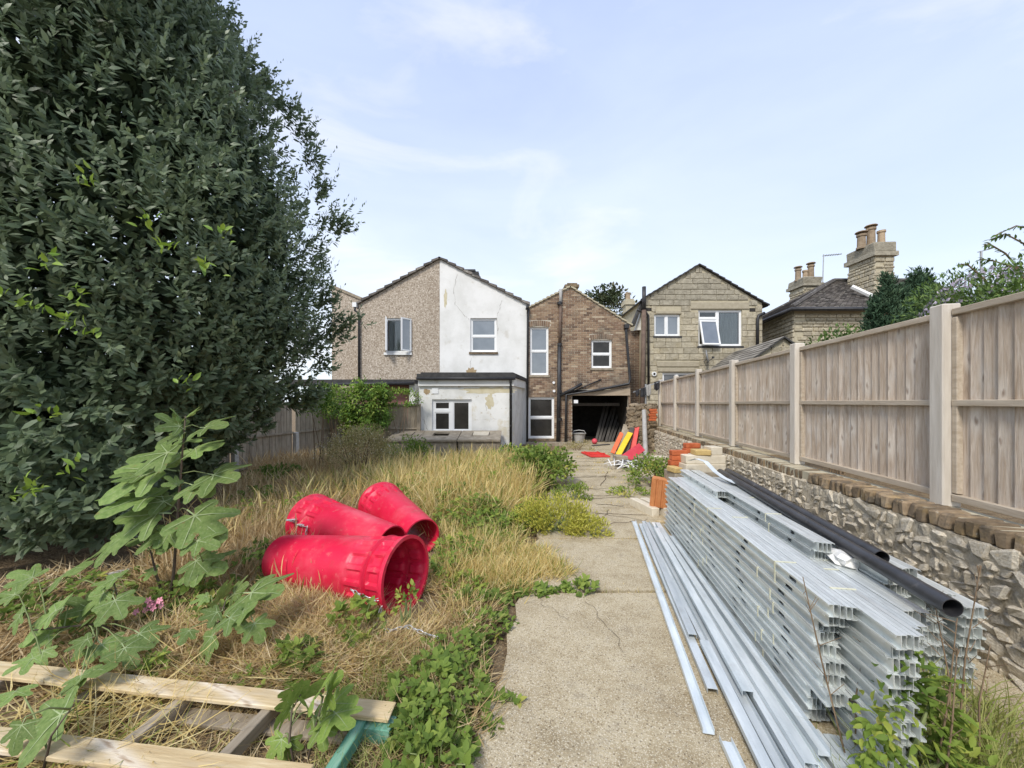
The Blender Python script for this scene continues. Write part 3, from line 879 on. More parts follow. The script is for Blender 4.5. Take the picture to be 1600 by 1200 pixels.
# ------------------------------------------------------------------ pebbledashed half
xa, xm, xb = fx(560, F), fx(687, F), fx(823, F)
zA, zE, zE2 = fz(405, F), fz(476, F), fz(474, F)
h1 = thing('pebbledash_house', 'brown pebbledashed half of the gabled pair with an open casement upstairs', 'house', (0, 0, 0))
wh = (fx(602, F), fx(642, F), fz(551, F), fz(497, F))
mb = MB(); front(mb, xa, xm - .002, 0, [(xa, zE), (xm, zA)], [wh], F); shell(mb, xa, xm - .002, zE, zA, F, F + 8)
mb.build('wall', M['pebbledash'], h1)
def verge(par, pts, y0, y1, th, mt='roof_tile', seed=0, name='roof', n=11):
    """sloping roof slab with an edge of overlapping tiles at the gable"""
    (ax, az), (bx, bz) = pts
    b = MB()
    b.prism_y([(ax, az), (bx, bz), (bx, bz + th * .7), (ax, az + th * .7)] if bx > ax else [(bx, bz), (ax, az), (ax, az + th * .7), (bx, bz + th * .7)], y0 + .1, y1)
    o = b.build(name, M[mt], par)
    t = MB(); r = random.Random(seed)
    for k in range(n):
        p, q = k / n, (k + 1.12) / n
        x0_, z0_, x1_, z1_ = ax + (bx - ax) * p, az + (bz - az) * p, ax + (bx - ax) * q, az + (bz - az) * q
        up = th * .15 + r.uniform(0, .012)
        poly = [(x0_, z0_ + .02), (x1_, z1_ - .01), (x1_, z1_ + th * .45 + up * .3), (x0_, z0_ + th + up)]
        if bx < ax: poly = [poly[1], poly[0], poly[3], poly[2]]
        t.prism_y(poly, y0 - .02, y0 + .35, 0, r.random())
    t.build('verge_tiles', M[mt], o)['kind'] = 'stuff'
    return o
verge(h1, ((fx(553, F), fz(479, F)), (fx(687, F) - .003, zA)), F - .08, F + 8, .10, seed=1)
window(h1, *wh, F, mullion=None, pane='glass_clear', sill=None, bar=.05, inset=.04)
b = MB()
for k in range(9):                                           # net curtain behind the open casement
    x = wh[0] + .1 + k * .075
    b.poly([(x, F + .16 + (k % 2) * .03, wh[2] + .06), (x + .075, F + .16 + ((k + 1) % 2) * .03, wh[2] + .06), (x + .075, F + .16 + ((k + 1) % 2) * .03, wh[3] - .06), (x, F + .16 + (k % 2) * .03, wh[3] - .06)])
for side, px0, px1, dy in ((0, 602, 608, -.42), (1, 642, 630, -.30)):
    f = MB(); L = math.hypot((px1 - px0) / 600 * F, dy)
    hh = wh[3] - wh[2] - .08
    f.box(0, .05, 0, .05, 0, hh); f.box(L - .05, L, 0, .05, 0, hh); f.box(.05, L - .05, 0, .05, 0, .05); f.box(.05, L - .05, 0, .05, hh - .05, hh)
    ang = math.atan2(dy, (px1 - px0) / 600 * F)
    o = f.build('open_casement', M['upvc'], h1, loc=(wh[side], F - .02, wh[2] + .04), rot=(0, 0, ang))
    p = MB(); p.box(.04, L - .04, .02, .03, .04, hh - .04); p.build('pane', M['glass'], o)
s = MB(); s.box(wh[0] - .04, wh[1] + .04, F - .06, F + .05, wh[2] - .09, wh[2] + .0); s.build('sill', M['upvc'], h1)
b.build('curtain', M['curtain'], h1)
pipe(h1, [(fx(557, F), F - .1, fz(478, F)), (fx(556, F), F - .1, fz(486, F)), (fx(562, F), F - .07, fz(491, F)), (fx(562, F), F - .07, fz(600, F))], .042, 'black_plastic')
b = MB(); b.box(fx(553, F), fx(559, F), F - .16, F - .02, fz(481, F), fz(474, F)); b.build('gutter_end', M['upvc'], h1)

# end block further left
h0 = thing('pebbledash_annexe', 'tall pebbledashed end block with a sloping parapet left of the gabled pair', 'house', (0, 0, 0))
F0 = 15.4
b = MB(); x0, x1 = fx(518.5, F0), fx(580, F0)
front(b, x0, x1, 0, [(x0, fz(448, F0)), (x1, fz(475, F0))], [], F0); shell(b, x0, x1, fz(448, F0), fz(475, F0), F0, F0 + 6)
b.build('wall', M['pebbledash'], h0)
b = MB(); b.prism_y([(x0 - .03, fz(449, F0)), (x1, fz(475.5, F0)), (x1, fz(471, F0)), (x0 - .03, fz(444.5, F0))], F0 - .05, F0 + 6); b.build('coping', M['old_concrete'], h0)

# ------------------------------------------------------------------ white half
h2 = thing('white_house', 'white painted half of the gabled pair with long cracks running down its wall', 'house', (0, 0, 0))
ww = (fx(735, F), fx(776, F), fz(550, F), fz(497, F))
mb = MB(); front(mb, xm + .002, xb, 0, [(xm, zA), (xb, zE2)], [ww], F); shell(mb, xm + .002, xb, zA, zE2, F, F + 8)
mb.build('wall', M['white_paint'], h2)
verge(h2, ((fx(828, F), fz(478, F)), (fx(687, F) + .003, zA)), F - .08, F + 8, .10, seed=2)
window(h2, *ww, F, transom=fz(525, F), sill='coping_brick', pane='glass', bar=.06)
strip(h2, [(fx(715, F), fz(428, F)), (fx(709, F), fz(450, F)), (fx(711, F), fz(476, F)), (fx(727, F), fz(494, F)), (fx(733, F), fz(500, F))], .014, F - .003, 'crack', 'crack', 4)
strip(h2, [(fx(784, F), fz(470, F)), (fx(780, F), fz(483, F)), (fx(777, F), fz(494, F))], .012, F - .003, 'crack', 'crack', 5)
strip(h2, [(fx(736, F), fz(560, F)), (fx(735, F), fz(575, F))], .010, F - .003, 'crack', 'crack', 6)
strip(h2, [(fx(777, F), fz(497, F)), (fx(777.5, F), fz(522, F))], .02, F - .003, 'crack', 'crack', 8)
blob(h2, fx(736, F), fz(584, F), .24, .26, F - .004, 'plaster', 'bare_patch', 7, flat=True)
blob(h2, fx(696, F), fz(466, F), .06, .32, F - .003, 'stain', 'stain', 17)
c = MB(); c.box(fx(727, F) * 1.1, fx(748, F) * 1.1, 16.0, 16.6, fz(460, 16), fz(424, 16)); c.box(fx(725, F) * 1.1, fx(743, F) * 1.1, 15.97, 16.63, fz(424, 16), fz(421, 16))
c.build('chimney', M['felt'], h2)
pipe(h2, [(fx(821, F), F - .12, fz(484, F)), (fx(826, F), F - .12, fz(484, F)), (fx(824.5, F), F - .10, fz(500, F)), (fx(823.5, F), F - .10, .1)], .04, 'black_plastic')
b = MB(); b.tube([(fx(824, F), F - .3, fz(481, F)), (fx(824, F), F + 2, fz(481, F))], .06, 8); b.build('gutter', M['black_plastic'], h2)

# flat roofed extension of the white house
Y2 = 12.2
x0, x1 = fx(655, Y2), fx(801.5, Y2)
zt = fz(603, Y2)
ex = thing('white_extension', 'white single-storey extension with peeling paint and a flat dark felt roof', 'building', (0, 0, 0))
wx = (fx(675, Y2), fx(737, Y2), fz(676, Y2), fz(624, Y2))
mb = MB(); front(mb, x0, x1, 0, [(x0, zt), (x1, zt)], [wx], Y2)
xr = x1 + (F - Y2) * K
mb.poly([(x1, Y2, 0), (xr, F, 0), (xr, F, zt), (x1, Y2, zt)]); mb.poly([(x0, Y2, 0), (x0, Y2, zt), (x0, F, zt), (x0, F, 0)])
mb.build('wall', M['white_peeling'], ex)
xl_, xr_ = fx(651, Y2 - .15), fx(804, Y2 - .15)
b = MB(); b.prism_z([(xl_ + .03, Y2 - .08), (xr_ - .02, Y2 - .08), (xr_ + .45, F - .01), (xl_ + .03, F - .01)], zt - .002, fz(590, Y2)); b.build('fascia', M['white_paint'], ex)
b = MB(); b.prism_z([(xl_, Y2 - .16), (xr_ + .03, Y2 - .16), (xr_ + .5, F - .02), (xl_, F - .02)], fz(590, Y2) + .003, fz(584.5, Y2)); b.prism_z([(xl_ + .1, Y2 - .05), (xr_ - .05, Y2 - .05), (xr_ + .4, F - .02), (xl_ + .1, F - .02)], fz(584.5, Y2), fz(582, Y2)); b.build('roof', M['felt'], ex)
pipe(ex, [(xl_, Y2 - .17, fz(592, Y2)), (xr_ + .03, Y2 - .17, fz(592, Y2))], .045, 'black_plastic', 'gutter')
window(ex, *wx, Y2, transom=fz(642, Y2), mullion=fx(705, Y2), top_only_left=True, pane='glass_dark', bar=.075, sill='upvc')
pipe(ex, [(fx(798, Y2), Y2 - .17, fz(593, Y2)), (fx(798, Y2), Y2 - .06, fz(600, Y2)), (fx(798, Y2), Y2 - .06, 0.0)], .042, 'black_plastic')
for py in (616, 640, 665):
    b = MB(); b.box(fx(796, Y2), fx(800, Y2), Y2 - .11, Y2, fz(py + 1, Y2), fz(py - 1, Y2)); b.build('pipe_clip', M['black_plastic'], ex)
b = MB(); b.box(fx(675, Y2), fx(685, Y2), Y2 - .02, Y2 + .01, fz(615, Y2), fz(606, Y2)); b.build('air_vent', M['upvc'], ex)
blob(ex, fx(765, Y2), fz(607, Y2) - .06, .9, .10, Y2 - .003, 'stain', 'damp_stain', 9, 30)
blob(ex, fx(765, Y2), fz(627, Y2), .12, .24, Y2 - .004, 'stain', 'damp_stain', 10, 26)
blob(ex, fx(667, Y2), fz(612, Y2), .10, .10, Y2 - .003, 'plaster', 'bare_patch', 12, 20)
strip(ex, [(fx(740, Y2), fz(657, Y2)), (fx(760, Y2), fz(654, Y2)), (fx(775, Y2), fz(655, Y2))], .012, Y2 - .003, 'crack', 'crack', 13)
strip(ex, [(fx(662, Y2), fz(655, Y2)), (fx(668, Y2), fz(672, Y2))], .012, Y2 - .003, 'crack', 'crack', 14)
strip(ex, [(fx(757, Y2), fz(630, Y2)), (fx(760, Y2), fz(642, Y2))], .012, Y2 - .003, 'crack', 'crack', 15)

# low extension behind the climber
e0 = thing('low_extension', 'low pinkish extension with a thin dark roof behind the climbing plant', 'building', (0, 0, 0))
Y0 = 12.9
b = MB(); b.box(fx(560, Y0), fx(640, Y0), Y0, F - .01, 0, fz(601, Y0)); b.build('wall', M['pink_wall'], e0)
b = MB(); b.box(fx(643, Y0), fx(652, Y0), Y0 - .3, F - .01, 0, fz(600, Y0)); b.build('corner_pier', M['white_paint'], e0)
b = MB(); b.prism_z([(fx(503, Y0), Y0 - .4), (fx(652.5, Y0), Y0 - .4), (fx(652.5, Y0), F - .01), (fx(503, Y0), F - .01)], fz(600, Y0), fz(594, Y0)); b.build('roof', M['felt'], e0)
pipe(e0, [(fx(503, Y0), Y0 - .45, fz(602, Y0)), (fx(652, Y0), Y0 - .45, fz(600, Y0))], .05, 'black_plastic', 'gutter')
b = MB(); b.box(fx(455, 14), fx(503, 14), 13.6, F + 3, fz(602, 14), fz(594, 14)); b.build('side_roof', M['felt'], e0)

# ------------------------------------------------------------------ brick house
hb = thing('brick_house', 'narrow brown brick gabled house with an open lean-to store and black pipes', 'house', (0, 0, 0))
bx0, bx1 = fx(824, F), fx(985, F)
btop = [(bx0, fz(481, F)), (fx(891, F), fz(449, F)), (bx1, fz(508, F))]
w1 = (fx(828, F), fx(857, F), fz(586, F), fz(511, F))
w2 = (fx(924, F), fx(956, F), fz(575, F), fz(531, F))
w3 = (fx(825.5, F), fx(866, F), fz(685, F), fz(620.5, F))
door = (fx(894, F), fx(982, F), 0.0, fz(609.5, F))
mb = MB(); front(mb, bx0, bx1, 0, btop, [w1, w2, w3, door], F, .14); shell(mb, bx0, bx1, btop[0][1], btop[2][1], F, F + 8)
mb.build('wall', M['mortar'], hb)
arch1 = (w1[0] - .05, w1[1] + .05, w1[3], w1[3] + .24); arch2 = (w2[0] - .05, w2[1] + .05, w2[3], w2[3] + .22)
rb = random.Random(31)
bb = MB()
for xa_, xb_, za_, zb_ in courses(bx0, bx1, 0.02, 7, btop, [w1, w2, w3, door, arch1, arch2], .225, .075, .014, rb):
    p = rb.uniform(.008, .016)
    bb.box(xa_, xb_, F - p, F + .02, za_, zb_, 0, min(1, max(0, rb.gauss(.5, .25))))
for (a, b_, c, d) in (arch1, arch2):
    n = int((b_ - a) / .075); mid = (a + b_) / 2
    for k in range(n):
        xk = a + (b_ - a) * (k + .5) / n
        rise = .05 * (1 - ((xk - mid) / (b_ - mid)) ** 2)
        T = Matrix.Translation((xk, F - .004, (c + d) / 2 + rise - .03)) @ Matrix.Rotation((xk - mid) * .28, 4, 'Y')
        bb.box(-.032, .032, -.012, .03, -(d - c) / 2 + .025, (d - c) / 2 - .015, 0, rb.uniform(.05, .5), T)
tag(bb.build('brickwork', M['brick'], hb), kind='stuff')
verge(hb, ((fx(823, F), fz(483, F)), (fx(891, F) - .002, fz(449, F))), F - .05, F + 8, .07, mt='stone_mortar', seed=3)
verge(hb, ((fx(988, F), fz(510, F)), (fx(891, F) + .002, fz(449, F))), F - .05, F + 8, .07, mt='stone_mortar', seed=4)
c = MB(); c.box(fx(886, F), fx(905, F), F + .3, F + .9, fz(475, F), fz(445, F)); c.box(fx(884, F), fx(907, F), F + .25, F + .95, fz(445, F), fz(441, F)); c.box(fx(888, F), fx(904, F), F + .28, F + .9, fz(441, F), fz(438.5, F))
c.build('chimney', M['coping_brick'], hb)
window(hb, *w1, F, transom=fz(548.5, F), sill='old_concrete', pane='glass', bar=.055)
window(hb, *w2, F, transom=fz(553, F), sill='old_concrete', pane='glass_dark', bar=.055)
window(hb, *w3, F, transom=fz(652.5, F), sill='coping_brick', pane='glass_dark', bar=.06)
pipe(hb, [(fx(875.5, F), F - .09, fz(453, F)), (fx(875.5, F), F - .09, fz(478, F))], .06, 'grey_pipe', 'soil_pipe')
pipe(hb, [(fx(875.5, F), F - .09, fz(478, F)), (fx(874, F), F - .09, fz(540, F))], .055, 'brown_pipe', 'soil_pipe')
pipe(hb, [(fx(873.5, F), F - .10, fz(538, F)), (fx(873, F), F - .10, fz(610, F)), (fx(871.5, F), F - .10, .05)], .075, 'black_plastic', 'soil_pipe')
for py in (475, 539, 612, 655):
    b = MB(); b.tube([(fx(874, F), F - .1, fz(py + 2, F)), (fx(874, F), F - .1, fz(py - 2, F))], .092, 10); b.build('pipe_collar', M['black_plastic'], hb)
pipe(hb, [(fx(875, F), F - .14, fz(618, F)), (fx(896, F), F - .16, fz(607, F)), (fx(908, F), F - .16, fz(600, F))], .06, 'black_plastic', 'waste_pipe')
pipe(hb, [(fx(885, F), F - .12, fz(616, F)), (fx(939, F), F - .05, fz(593, F))], .025, 'black_plastic', 'waste_pipe')
pipe(hb, [(fx(977, F), F - .12, fz(509, F)), (fx(977, F), F - .1, fz(520, F)), (fx(983, F), F - .1, fz(592, F)), (fx(981, F), F - .12, fz(600, F)), (fx(930, F), F - .14, fz(610, F)), (fx(884, F), F - .14, fz(617, F)), (fx(883, F), F - .14, 0.0)], .05, 'black_plastic')
b = MB(); b.box(fx(974, F), fx(981, F), F - .2, F - .02, fz(514, F), fz(508, F)); b.build('hopper', M['black_plastic'], hb)
b = MB(); b.prism_y([(fx(884, F), fz(618, F)), (fx(984, F), fz(618, F)), (fx(984, F), fz(606, F)), (fx(960, F), fz(608, F)), (fx(884, F), fz(617, F))], F - .05, F + .12); b.build('lintel_beam', M['timber'], hb)
# dark store behind the opening
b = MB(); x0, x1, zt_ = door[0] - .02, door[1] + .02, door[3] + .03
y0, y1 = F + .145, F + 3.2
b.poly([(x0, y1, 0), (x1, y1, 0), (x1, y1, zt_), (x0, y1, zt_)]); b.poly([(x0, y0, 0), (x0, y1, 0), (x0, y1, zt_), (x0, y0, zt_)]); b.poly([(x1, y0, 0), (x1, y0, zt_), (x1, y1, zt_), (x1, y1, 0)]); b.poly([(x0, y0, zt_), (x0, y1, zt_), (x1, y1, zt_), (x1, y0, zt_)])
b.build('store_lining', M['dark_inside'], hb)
b = MB(); b.cbox(1.9, .08, .12, .01); b.build('cross_beam', M['dark_board'], hb, loc=(fx(938, F), F + .8, fz(632, F)))
b = MB(); b.box(fx(896, F), fx(900, F), F - .2, F - .05, fz(628, F), fz(625, F)); b.box(fx(895, F), fx(901, F), F - .3, F - .19, fz(630, F), fz(625, F)); b.build('security_light', M['upvc'], hb)
for px, py in ((865, 598), (865.5, 611)):
    b = MB(); b.tube([(fx(px, F), F - .06, fz(py, F)), (fx(px, F), F + .02, fz(py, F))], .05, 10); b.build('vent_cap', M['upvc'], hb)
b = MB(); b.box(fx(822, F), fx(892, F), F - .5, F - .012, -.05, .12); b.build('step', M['old_concrete'], hb)

# recessed side wall between the brick house and the stone house
hs = thing('passage_wall', 'dark brick wall set back in the gap between brick and stone houses', 'wall', (0, 0, 0))
Yp = 16.4
b = MB(); b.box(fx(975, Yp), fx(1003, Yp), Yp, Yp + .25, 0, fz(517, Yp)); b.build('core', M['mortar'], hs)
bb = MB()
for xa_, xb_, za_, zb_ in courses(fx(975, Yp), fx(1003, Yp), 0.02, 9, [(fx(975, Yp), fz(517, Yp)), (fx(1003, Yp), fz(517, Yp))], [], .225, .075, .014, rb):
    bb.box(xa_, xb_, Yp - rb.uniform(.006, .014), Yp + .02, za_, zb_, 0, rb.uniform(0, .35))
tag(bb.build('brickwork', M['brick'], hs), kind='stuff')

# ------------------------------------------------------------------ stone house
G = 15.6
hg = thing('stone_house', 'buff stone block house with a central gable and two upstairs windows', 'house', (0, 0, 0))
gx0, gx1 = fx(1009, G), fx(1190.5, G)
gtop = [(gx0, fz(464, G)), (fx(1091.5, G), fz(415, G)), (gx1, fz(474, G))]
v1 = (fx(1022, G), fx(1063, G), fz(525, G), fz(491, G))
v2 = (fx(1091, G), fx(1159.5, G), fz(540.5, G), fz(484, G))
v3 = (fx(1035, G), fx(1086, G), fz(640, G), fz(582, G))
l1 = (fx(1079, G), fx(1170, G), fz(483, G), fz(472.5, G)); l2 = (fx(1027, G), fx(1090, G), fz(581, G), fz(575, G)); l4 = (fx(1024, G), fx(1064, G), fz(490.5, G), fz(486, G)); l3 = (fx(1026, G), fx(1092, G), fz(573, G), fz(565, G))
mb = MB(); front(mb, gx0, gx1, 0, gtop, [v1, v2, v3], G, .14); shell(mb, gx0, gx1, gtop[0][1], gtop[2][1], G, G + 8)
mb.build('wall', M['stone_mortar'], hg)
rg = random.Random(41)
vents = [(fx(1009.5, G), fx(1018, G), fz(486, G), fz(481, G)), (fx(1171, G), fx(1180, G), fz(487, G), fz(481.5, G))]
blocks = courses(gx0, gx1, 1.0, 9, gtop, [v1, v2, v3, l1, l2, l3, l4] + vents, .50, .235, .014, rg, .35, .12)
extra = MB()
blocks.sort(key=lambda q: -(q[3]))
for i, (xa_, xb_, za_, zb_) in enumerate(blocks):
    b = MB(); b.cbox(xb_ - xa_, .08, zb_ - za_, .010, .010, rg)
    zc = (za_ + zb_) / 2
    b.build('stone_block', M['stone_grey' if zc > fz(478, G) else 'stone_block'], hg, loc=((xa_ + xb_) / 2, G + .012 - rg.uniform(0, .012), zc))
for q in (l1, l2, l3, l4):
    b = MB(); b.cbox(q[1] - q[0], .12, q[3] - q[2], .01); b.build('lintel', M['lintel'], hg, loc=((q[0] + q[1]) / 2, G + .02, (q[2] + q[3]) / 2))
for q in vents:
    b = MB(); b.box(q[0], q[1], G - .01, G + .05, q[2], q[3]); b.build('air_vent', M['dark_inside'], hg)
verge(hg, ((fx(1004, G), fz(468, G)), (fx(1091.5, G) - .002, fz(415, G))), F + .9, G + 8, .06, mt='felt', seed=5)
verge(hg, ((fx(1200, G), fz(479, G)), (fx(1091.5, G) + .002, fz(415, G))), F + .9, G + 8, .06, mt='felt', seed=6)
window(hg, *v1, G, mullion=fx(1042, G), sill='felt', pane='glass', bar=.06)
window(hg, *v2, G, mullion=fx(1122, G), transom=fz(497, G), top_only_left=True, sill='felt', pane='glass_clear', bar=.06)
b = MB()
for k in range(12):
    x = fx(1128, G) + k * .062; yk = G + .17
    b.poly([(x, yk + (k % 2) * .02, v2[2] + .08), (x + .062, yk + ((k + 1) % 2) * .02, v2[2] + .08), (x + .062, yk + ((k + 1) % 2) * .02, v2[3] - .1), (x, yk + (k % 2) * .02, v2[3] - .1)])
b.build('curtain', M['curtain'], hg)
b = MB(); wL, hL = .74, 1.05
b.box(0, wL, 0, .05, 0, .06); b.box(0, wL, 0, .05, hL - .06, hL); b.box(0, .06, 0, .05, .06, hL - .06); b.box(wL - .06, wL, 0, .05, .06, hL - .06)
o = b.build('open_casement', M['upvc'], hg, loc=(fx(1093, G), G - .3, v2[2] + .02), rot=(rad(-14), 0, rad(4)))
p = MB(); p.box(.05, wL - .05, .02, .03, .05, hL - .05); p.build('pane', M['glass'], o)
window(hg, *v3, G, mullion=fx(1058, G), sill=None, pane='glass', bar=.06)
pipe(hg, [(fx(1003, G), G - .25, fz(451, G)), (fx(1003, G), G - .25, fz(487, G))], .08, 'black_plastic', 'soil_pipe')
pipe(hg, [(fx(1003, G), G - .25, fz(487, G)), (fx(999, G), G - .25, 0.0)], .09, 'brown_pipe', 'soil_pipe')
pipe(hg, [(fx(993, G), G - .2, fz(486, G)), (fx(1000, G), G - .14, fz(488, G)), (fx(1007, G), G - .14, fz(489, G)), (fx(1011.5, G), G - .1, fz(494, G)), (fx(1012, G), G - .1, fz(620, G))], .048, 'black_plastic')
pipe(hg, [(fx(1192, G), G - .1, fz(490, G)), (fx(1183, G), G - .1, fz(494, G)), (fx(1181, G), G - .1, fz(500, G)), (fx(1181, G), G - .1, fz(545, G))], .06, 'black_plastic')
b = MB(); b.tube([(fx(1021, G), G - .1, fz(584.5, G)), (fx(1021, G), G + .02, fz(584.5, G))], .09, 14); o = b.build('flood_light', M['upvc'], hg)
b = MB(); b.tube([(fx(1021, G), G - .115, fz(584.5, G)), (fx(1021, G), G - .095, fz(584.5, G))], .045, 12); b.build('lens', M['glass_dark'], o)
# sloping side roof in the gap
b = MB(); b.prism_y([(fx(985, 16.2), fz(510, 16.2)), (fx(990, 16.2), fz(510, 16.2)), (fx(1006, 16.2), fz(467, 16.2)), (fx(1003, 16.2), fz(467, 16.2))], 16.0, 16.3); b.build('barge_board', M['felt'], hg)
b = MB(); b.prism_y([(fx(990.5, 16.4), fz(517, 16.4)), (fx(1006, 16.4), fz(517, 16.4)), (fx(1006, 16.4), fz(468, 16.4))], 16.2, 16.42); b.build('side_gable', M['white_paint'], hg)
# satellite dish stands off the wall
sdish = thing('satellite_dish', 'small grey satellite dish on the stone wall under the big window', 'satellite dish', (fx(1099, G), G - .02, fz(560, G)))
b = MB(); Mx = Matrix.Translation((-.04, -.28, .03)) @ Matrix.Rotation(rad(60), 4, 'Z') @ Matrix.Rotation(rad(80), 4, 'X')
b.lathe([(.0, .0), (.1, .008), (.2, .03), (.27, .06), (.275, .05), (.2, .018), (.1, -.004), (0, -.012)], 18, Mx); b.build('reflector', M['dish'], sdish, smooth=True)
b = MB(); b.tube([(0, 0, -.12), (0, -.12, -.1), (-.02, -.25, 0)], .018, 6); b.build('bracket', M['aerial'], sdish)
b = MB(); b.tube([(-.02, -.28, -.22), (.12, -.36, -.08), (.18, -.38, -.02)], .012, 6); b.box(.15, .22, -.42, -.34, -.05, .03); b.build('feed_arm', M['felt'], sdish)

# slate-roofed outbuilding behind the right-hand fence
sx = thing('stone_outbuilding', 'low stone outbuilding with a thin sloping slate roof peeping over the fence', 'building', (0, 0, 0))
A0 = W(5.15, 11.8, 2.70); A1 = W(6.40, 11.8, 3.58); A2 = W(7.75, 11.8, 2.62)
D = Vector((K, 1, 0)) * 3.6
b = MB(); b.poly([(A0.x, A0.y, 0), (A2.x, A2.y, 0), A2, A1, A0]); b.poly([(A0.x, A0.y, 0), A0, A0 + D, (A0 + D).to_tuple()[:2] + (0,)])
b.build('wall', M['stone_mortar'], sx)
for xa_, xb_, za_, zb_ in courses(A0.x, A2.x, 1.9, 5, [(A0.x, A0.z), (A1.x, A1.z), (A2.x, A2.z)], [], .5, .24, .018, rg, .25):
    q = MB(); q.cbox(xb_ - xa_, .08, zb_ - za_, .014, .012, rg); q.build('stone_block', M['stone_block'], sx, loc=((xa_ + xb_) / 2, 11.8 + .012, (za_ + zb_) / 2))
for nm, P, Q in (('left', A0, A1), ('right', A2, A1)):
    b = MB(); up = Vector((0, 0, .05)); back = Vector((-K, -1, 0)) * .1
    out_ = (P - Q).normalized() * .12
    vs = [P + out_ + back, Q + back, Q + D, P + out_ + D]
    vs2 = [v + up for v in vs]
    b.add(vs + vs2, [(3, 2, 1, 0), (4, 5, 6, 7), (0, 1, 5, 4), (1, 2, 6, 5), (2, 3, 7, 6), (3, 0, 4, 7)])
    ro = b.build('roof', M['felt'], sx)
    s = MB(); n = 9
    for r_ in range(n):
        m_ = 10
        for c_ in range(m_):
            t0, t1 = (r_ - .06) / n, (r_ + .98) / n
            f0, f1 = (c_ + .03) / m_, (c_ + .97) / m_
            def pt(t, f, h): return P + out_ + (Q - P - out_) * t + back + (D - back) * f + Vector((0, 0, .05 + h))
            hh = rg.uniform(.004, .014)
            qs = [pt(max(t0, 0), f0, .022 + hh), pt(max(t0, 0), f1, .022 + hh), pt(t1, f1, .006), pt(t1, f0, .006)]
            lo = [v - Vector((0, 0, .012)) for v in qs]
            s.add(qs + lo, [(0, 1, 2, 3) if nm == 'left' else (3, 2, 1, 0), (0, 4, 5, 1), (1, 5, 6, 2), (2, 6, 7, 3), (3, 7, 4, 0)], 0, rg.random())
    s.build('roof_slates', M['slate'], ro)['kind'] = 'stuff'

# ------------------------------------------------------------------ hip-roofed stone cottage to the right
hc = thing('stone_cottage', 'yellowish rough stone cottage with a brown tiled hip roof at right', 'house', (0, 0, 0))
C0 = Vector((fx(1241, 15.0), 15.0, 0)); C1 = Vector((fx(1189, 17.9), 17.9, 0)); C2 = Vector((fx(1241, 15.0) + 7.0, 15.0, 0)); C3 = Vector((C2.x + 1.1, 20.5, 0))
ze = fz(482, 15.0)
b = MB()
for P, Q in ((C1, C0), (C0, C2)):
    b.poly([P, Q, Q + Vector((0, 0, ze)), P + Vector((0, 0, ze))])
b.build('wall', M['stone_mortar'], hc)
st = MB(); n_part = 0
for P, Q in ((C0, C2), (C1, C0)):
    d = (Q - P); L = d.length; d.normalize(); ang = math.atan2(d.y, d.x)
    for xa_, xb_, za_, zb_ in courses(0, min(L, 4.6), 3.2, ze - .12, [(0, ze), (L, ze)], [], .33, .15, .022, rg, .55, .35):
        T = Matrix.Translation(P + d * ((xa_ + xb_) / 2) + Vector((0, 0, (za_ + zb_) / 2))) @ Matrix.Rotation(ang, 4, 'Z')
        q = MB(); q.cbox(xb_ - xa_, .10, zb_ - za_, .02, .045, rg)
        if n_part < 280:
            o = q.build('stone_block', M['stone_block'], hc); o.matrix_local = T; n_part += 1
        else: st.cbox(xb_ - xa_, .09, zb_ - za_, .018, .02, rg, T)
if st.v: st.build('stonework', M['stone_block'], hc)['kind'] = 'stuff'
apx = Vector((fx(1303, 17.6), 17.6, fz(440, 17.6))); apx2 = Vector((fx(1303, 17.6) + 4.5, 17.6, fz(440, 17.6)))
o_ = .28
E0 = Vector((C0.x - o_, C0.y - o_, ze - .05)); E1 = Vector((C1.x - o_, C1.y + .6, ze - .05)); E2 = Vector((C2.x + o_, C2.y - o_, ze - .05)); E3 = Vector((C3.x, C3.y, ze - .05)); E1b = Vector((C1.x - o_, 20.4, ze - .05))
E1 = Vector((E1b.x + .25, 20.4, ze - .05))
b = MB(); b.poly([E0, E2, apx2, apx]); b.poly([E1, E0, apx]); b.poly([E1, apx, apx2, E3]); b.poly([E2, E3, apx2]); b.poly([E0, E1, E3, E2])
ro = b.build('roof', M['felt'], hc)
tl = MB(); n = 22
for (P, Q, RT, RB, cols) in ((E0, E2, apx2, apx, 34), (E1, E0, apx, apx, 22)):
    nn = (Q - P).cross(RB - P).normalized()
    if nn.z < 0: nn = -nn
    for r_ in range(n):
        t0, t1 = r_ / n, (r_ + 1.15) / n
        for c_ in range(cols):
            f0, f1 = c_ / cols, (c_ + .93) / cols
            def pt(t, f, h):
                t = min(t, 1); a = P.lerp(RB, t); e = Q.lerp(RT, t); return a.lerp(e, f) + nn * h
            hh = rg.uniform(.0, .012)
            qs = [pt(t0, f0, .05 + hh), pt(t0, f1, .05 + hh), pt(t1, f1, .012), pt(t1, f0, .012)]
            lo = [pt(t0, f0, .015), pt(t0, f1, .015)]
            tl.add(qs + lo, [(0, 1, 2, 3), (4, 5, 1, 0)], 0, rg.random())
tl.build('roof_tiles', M['roof_tile'], ro)['kind'] = 'stuff'
b = MB()
for P, Q in ((E0, apx), (E1, apx), (apx, apx2)):
    b.tube([P + Vector((0, 0, .06)), Q + Vector((0, 0, .06))], .09, 6)
b.build('hip_tiles', M['roof_tile'], ro)
pipe(hc, [E1 + Vector((-.06, 0, -.05)), E0 + Vector((-.06, -.06, -.05)), E2 + Vector((0, -.06, -.05))], .075, 'black_plastic', 'gutter')
b = MB(); p0, p1 = Vector((fx(1331, 15.9), 15.9, fz(448, 15.9))), Vector((fx(1365, 15.4), 15.45, fz(463, 15.45)))
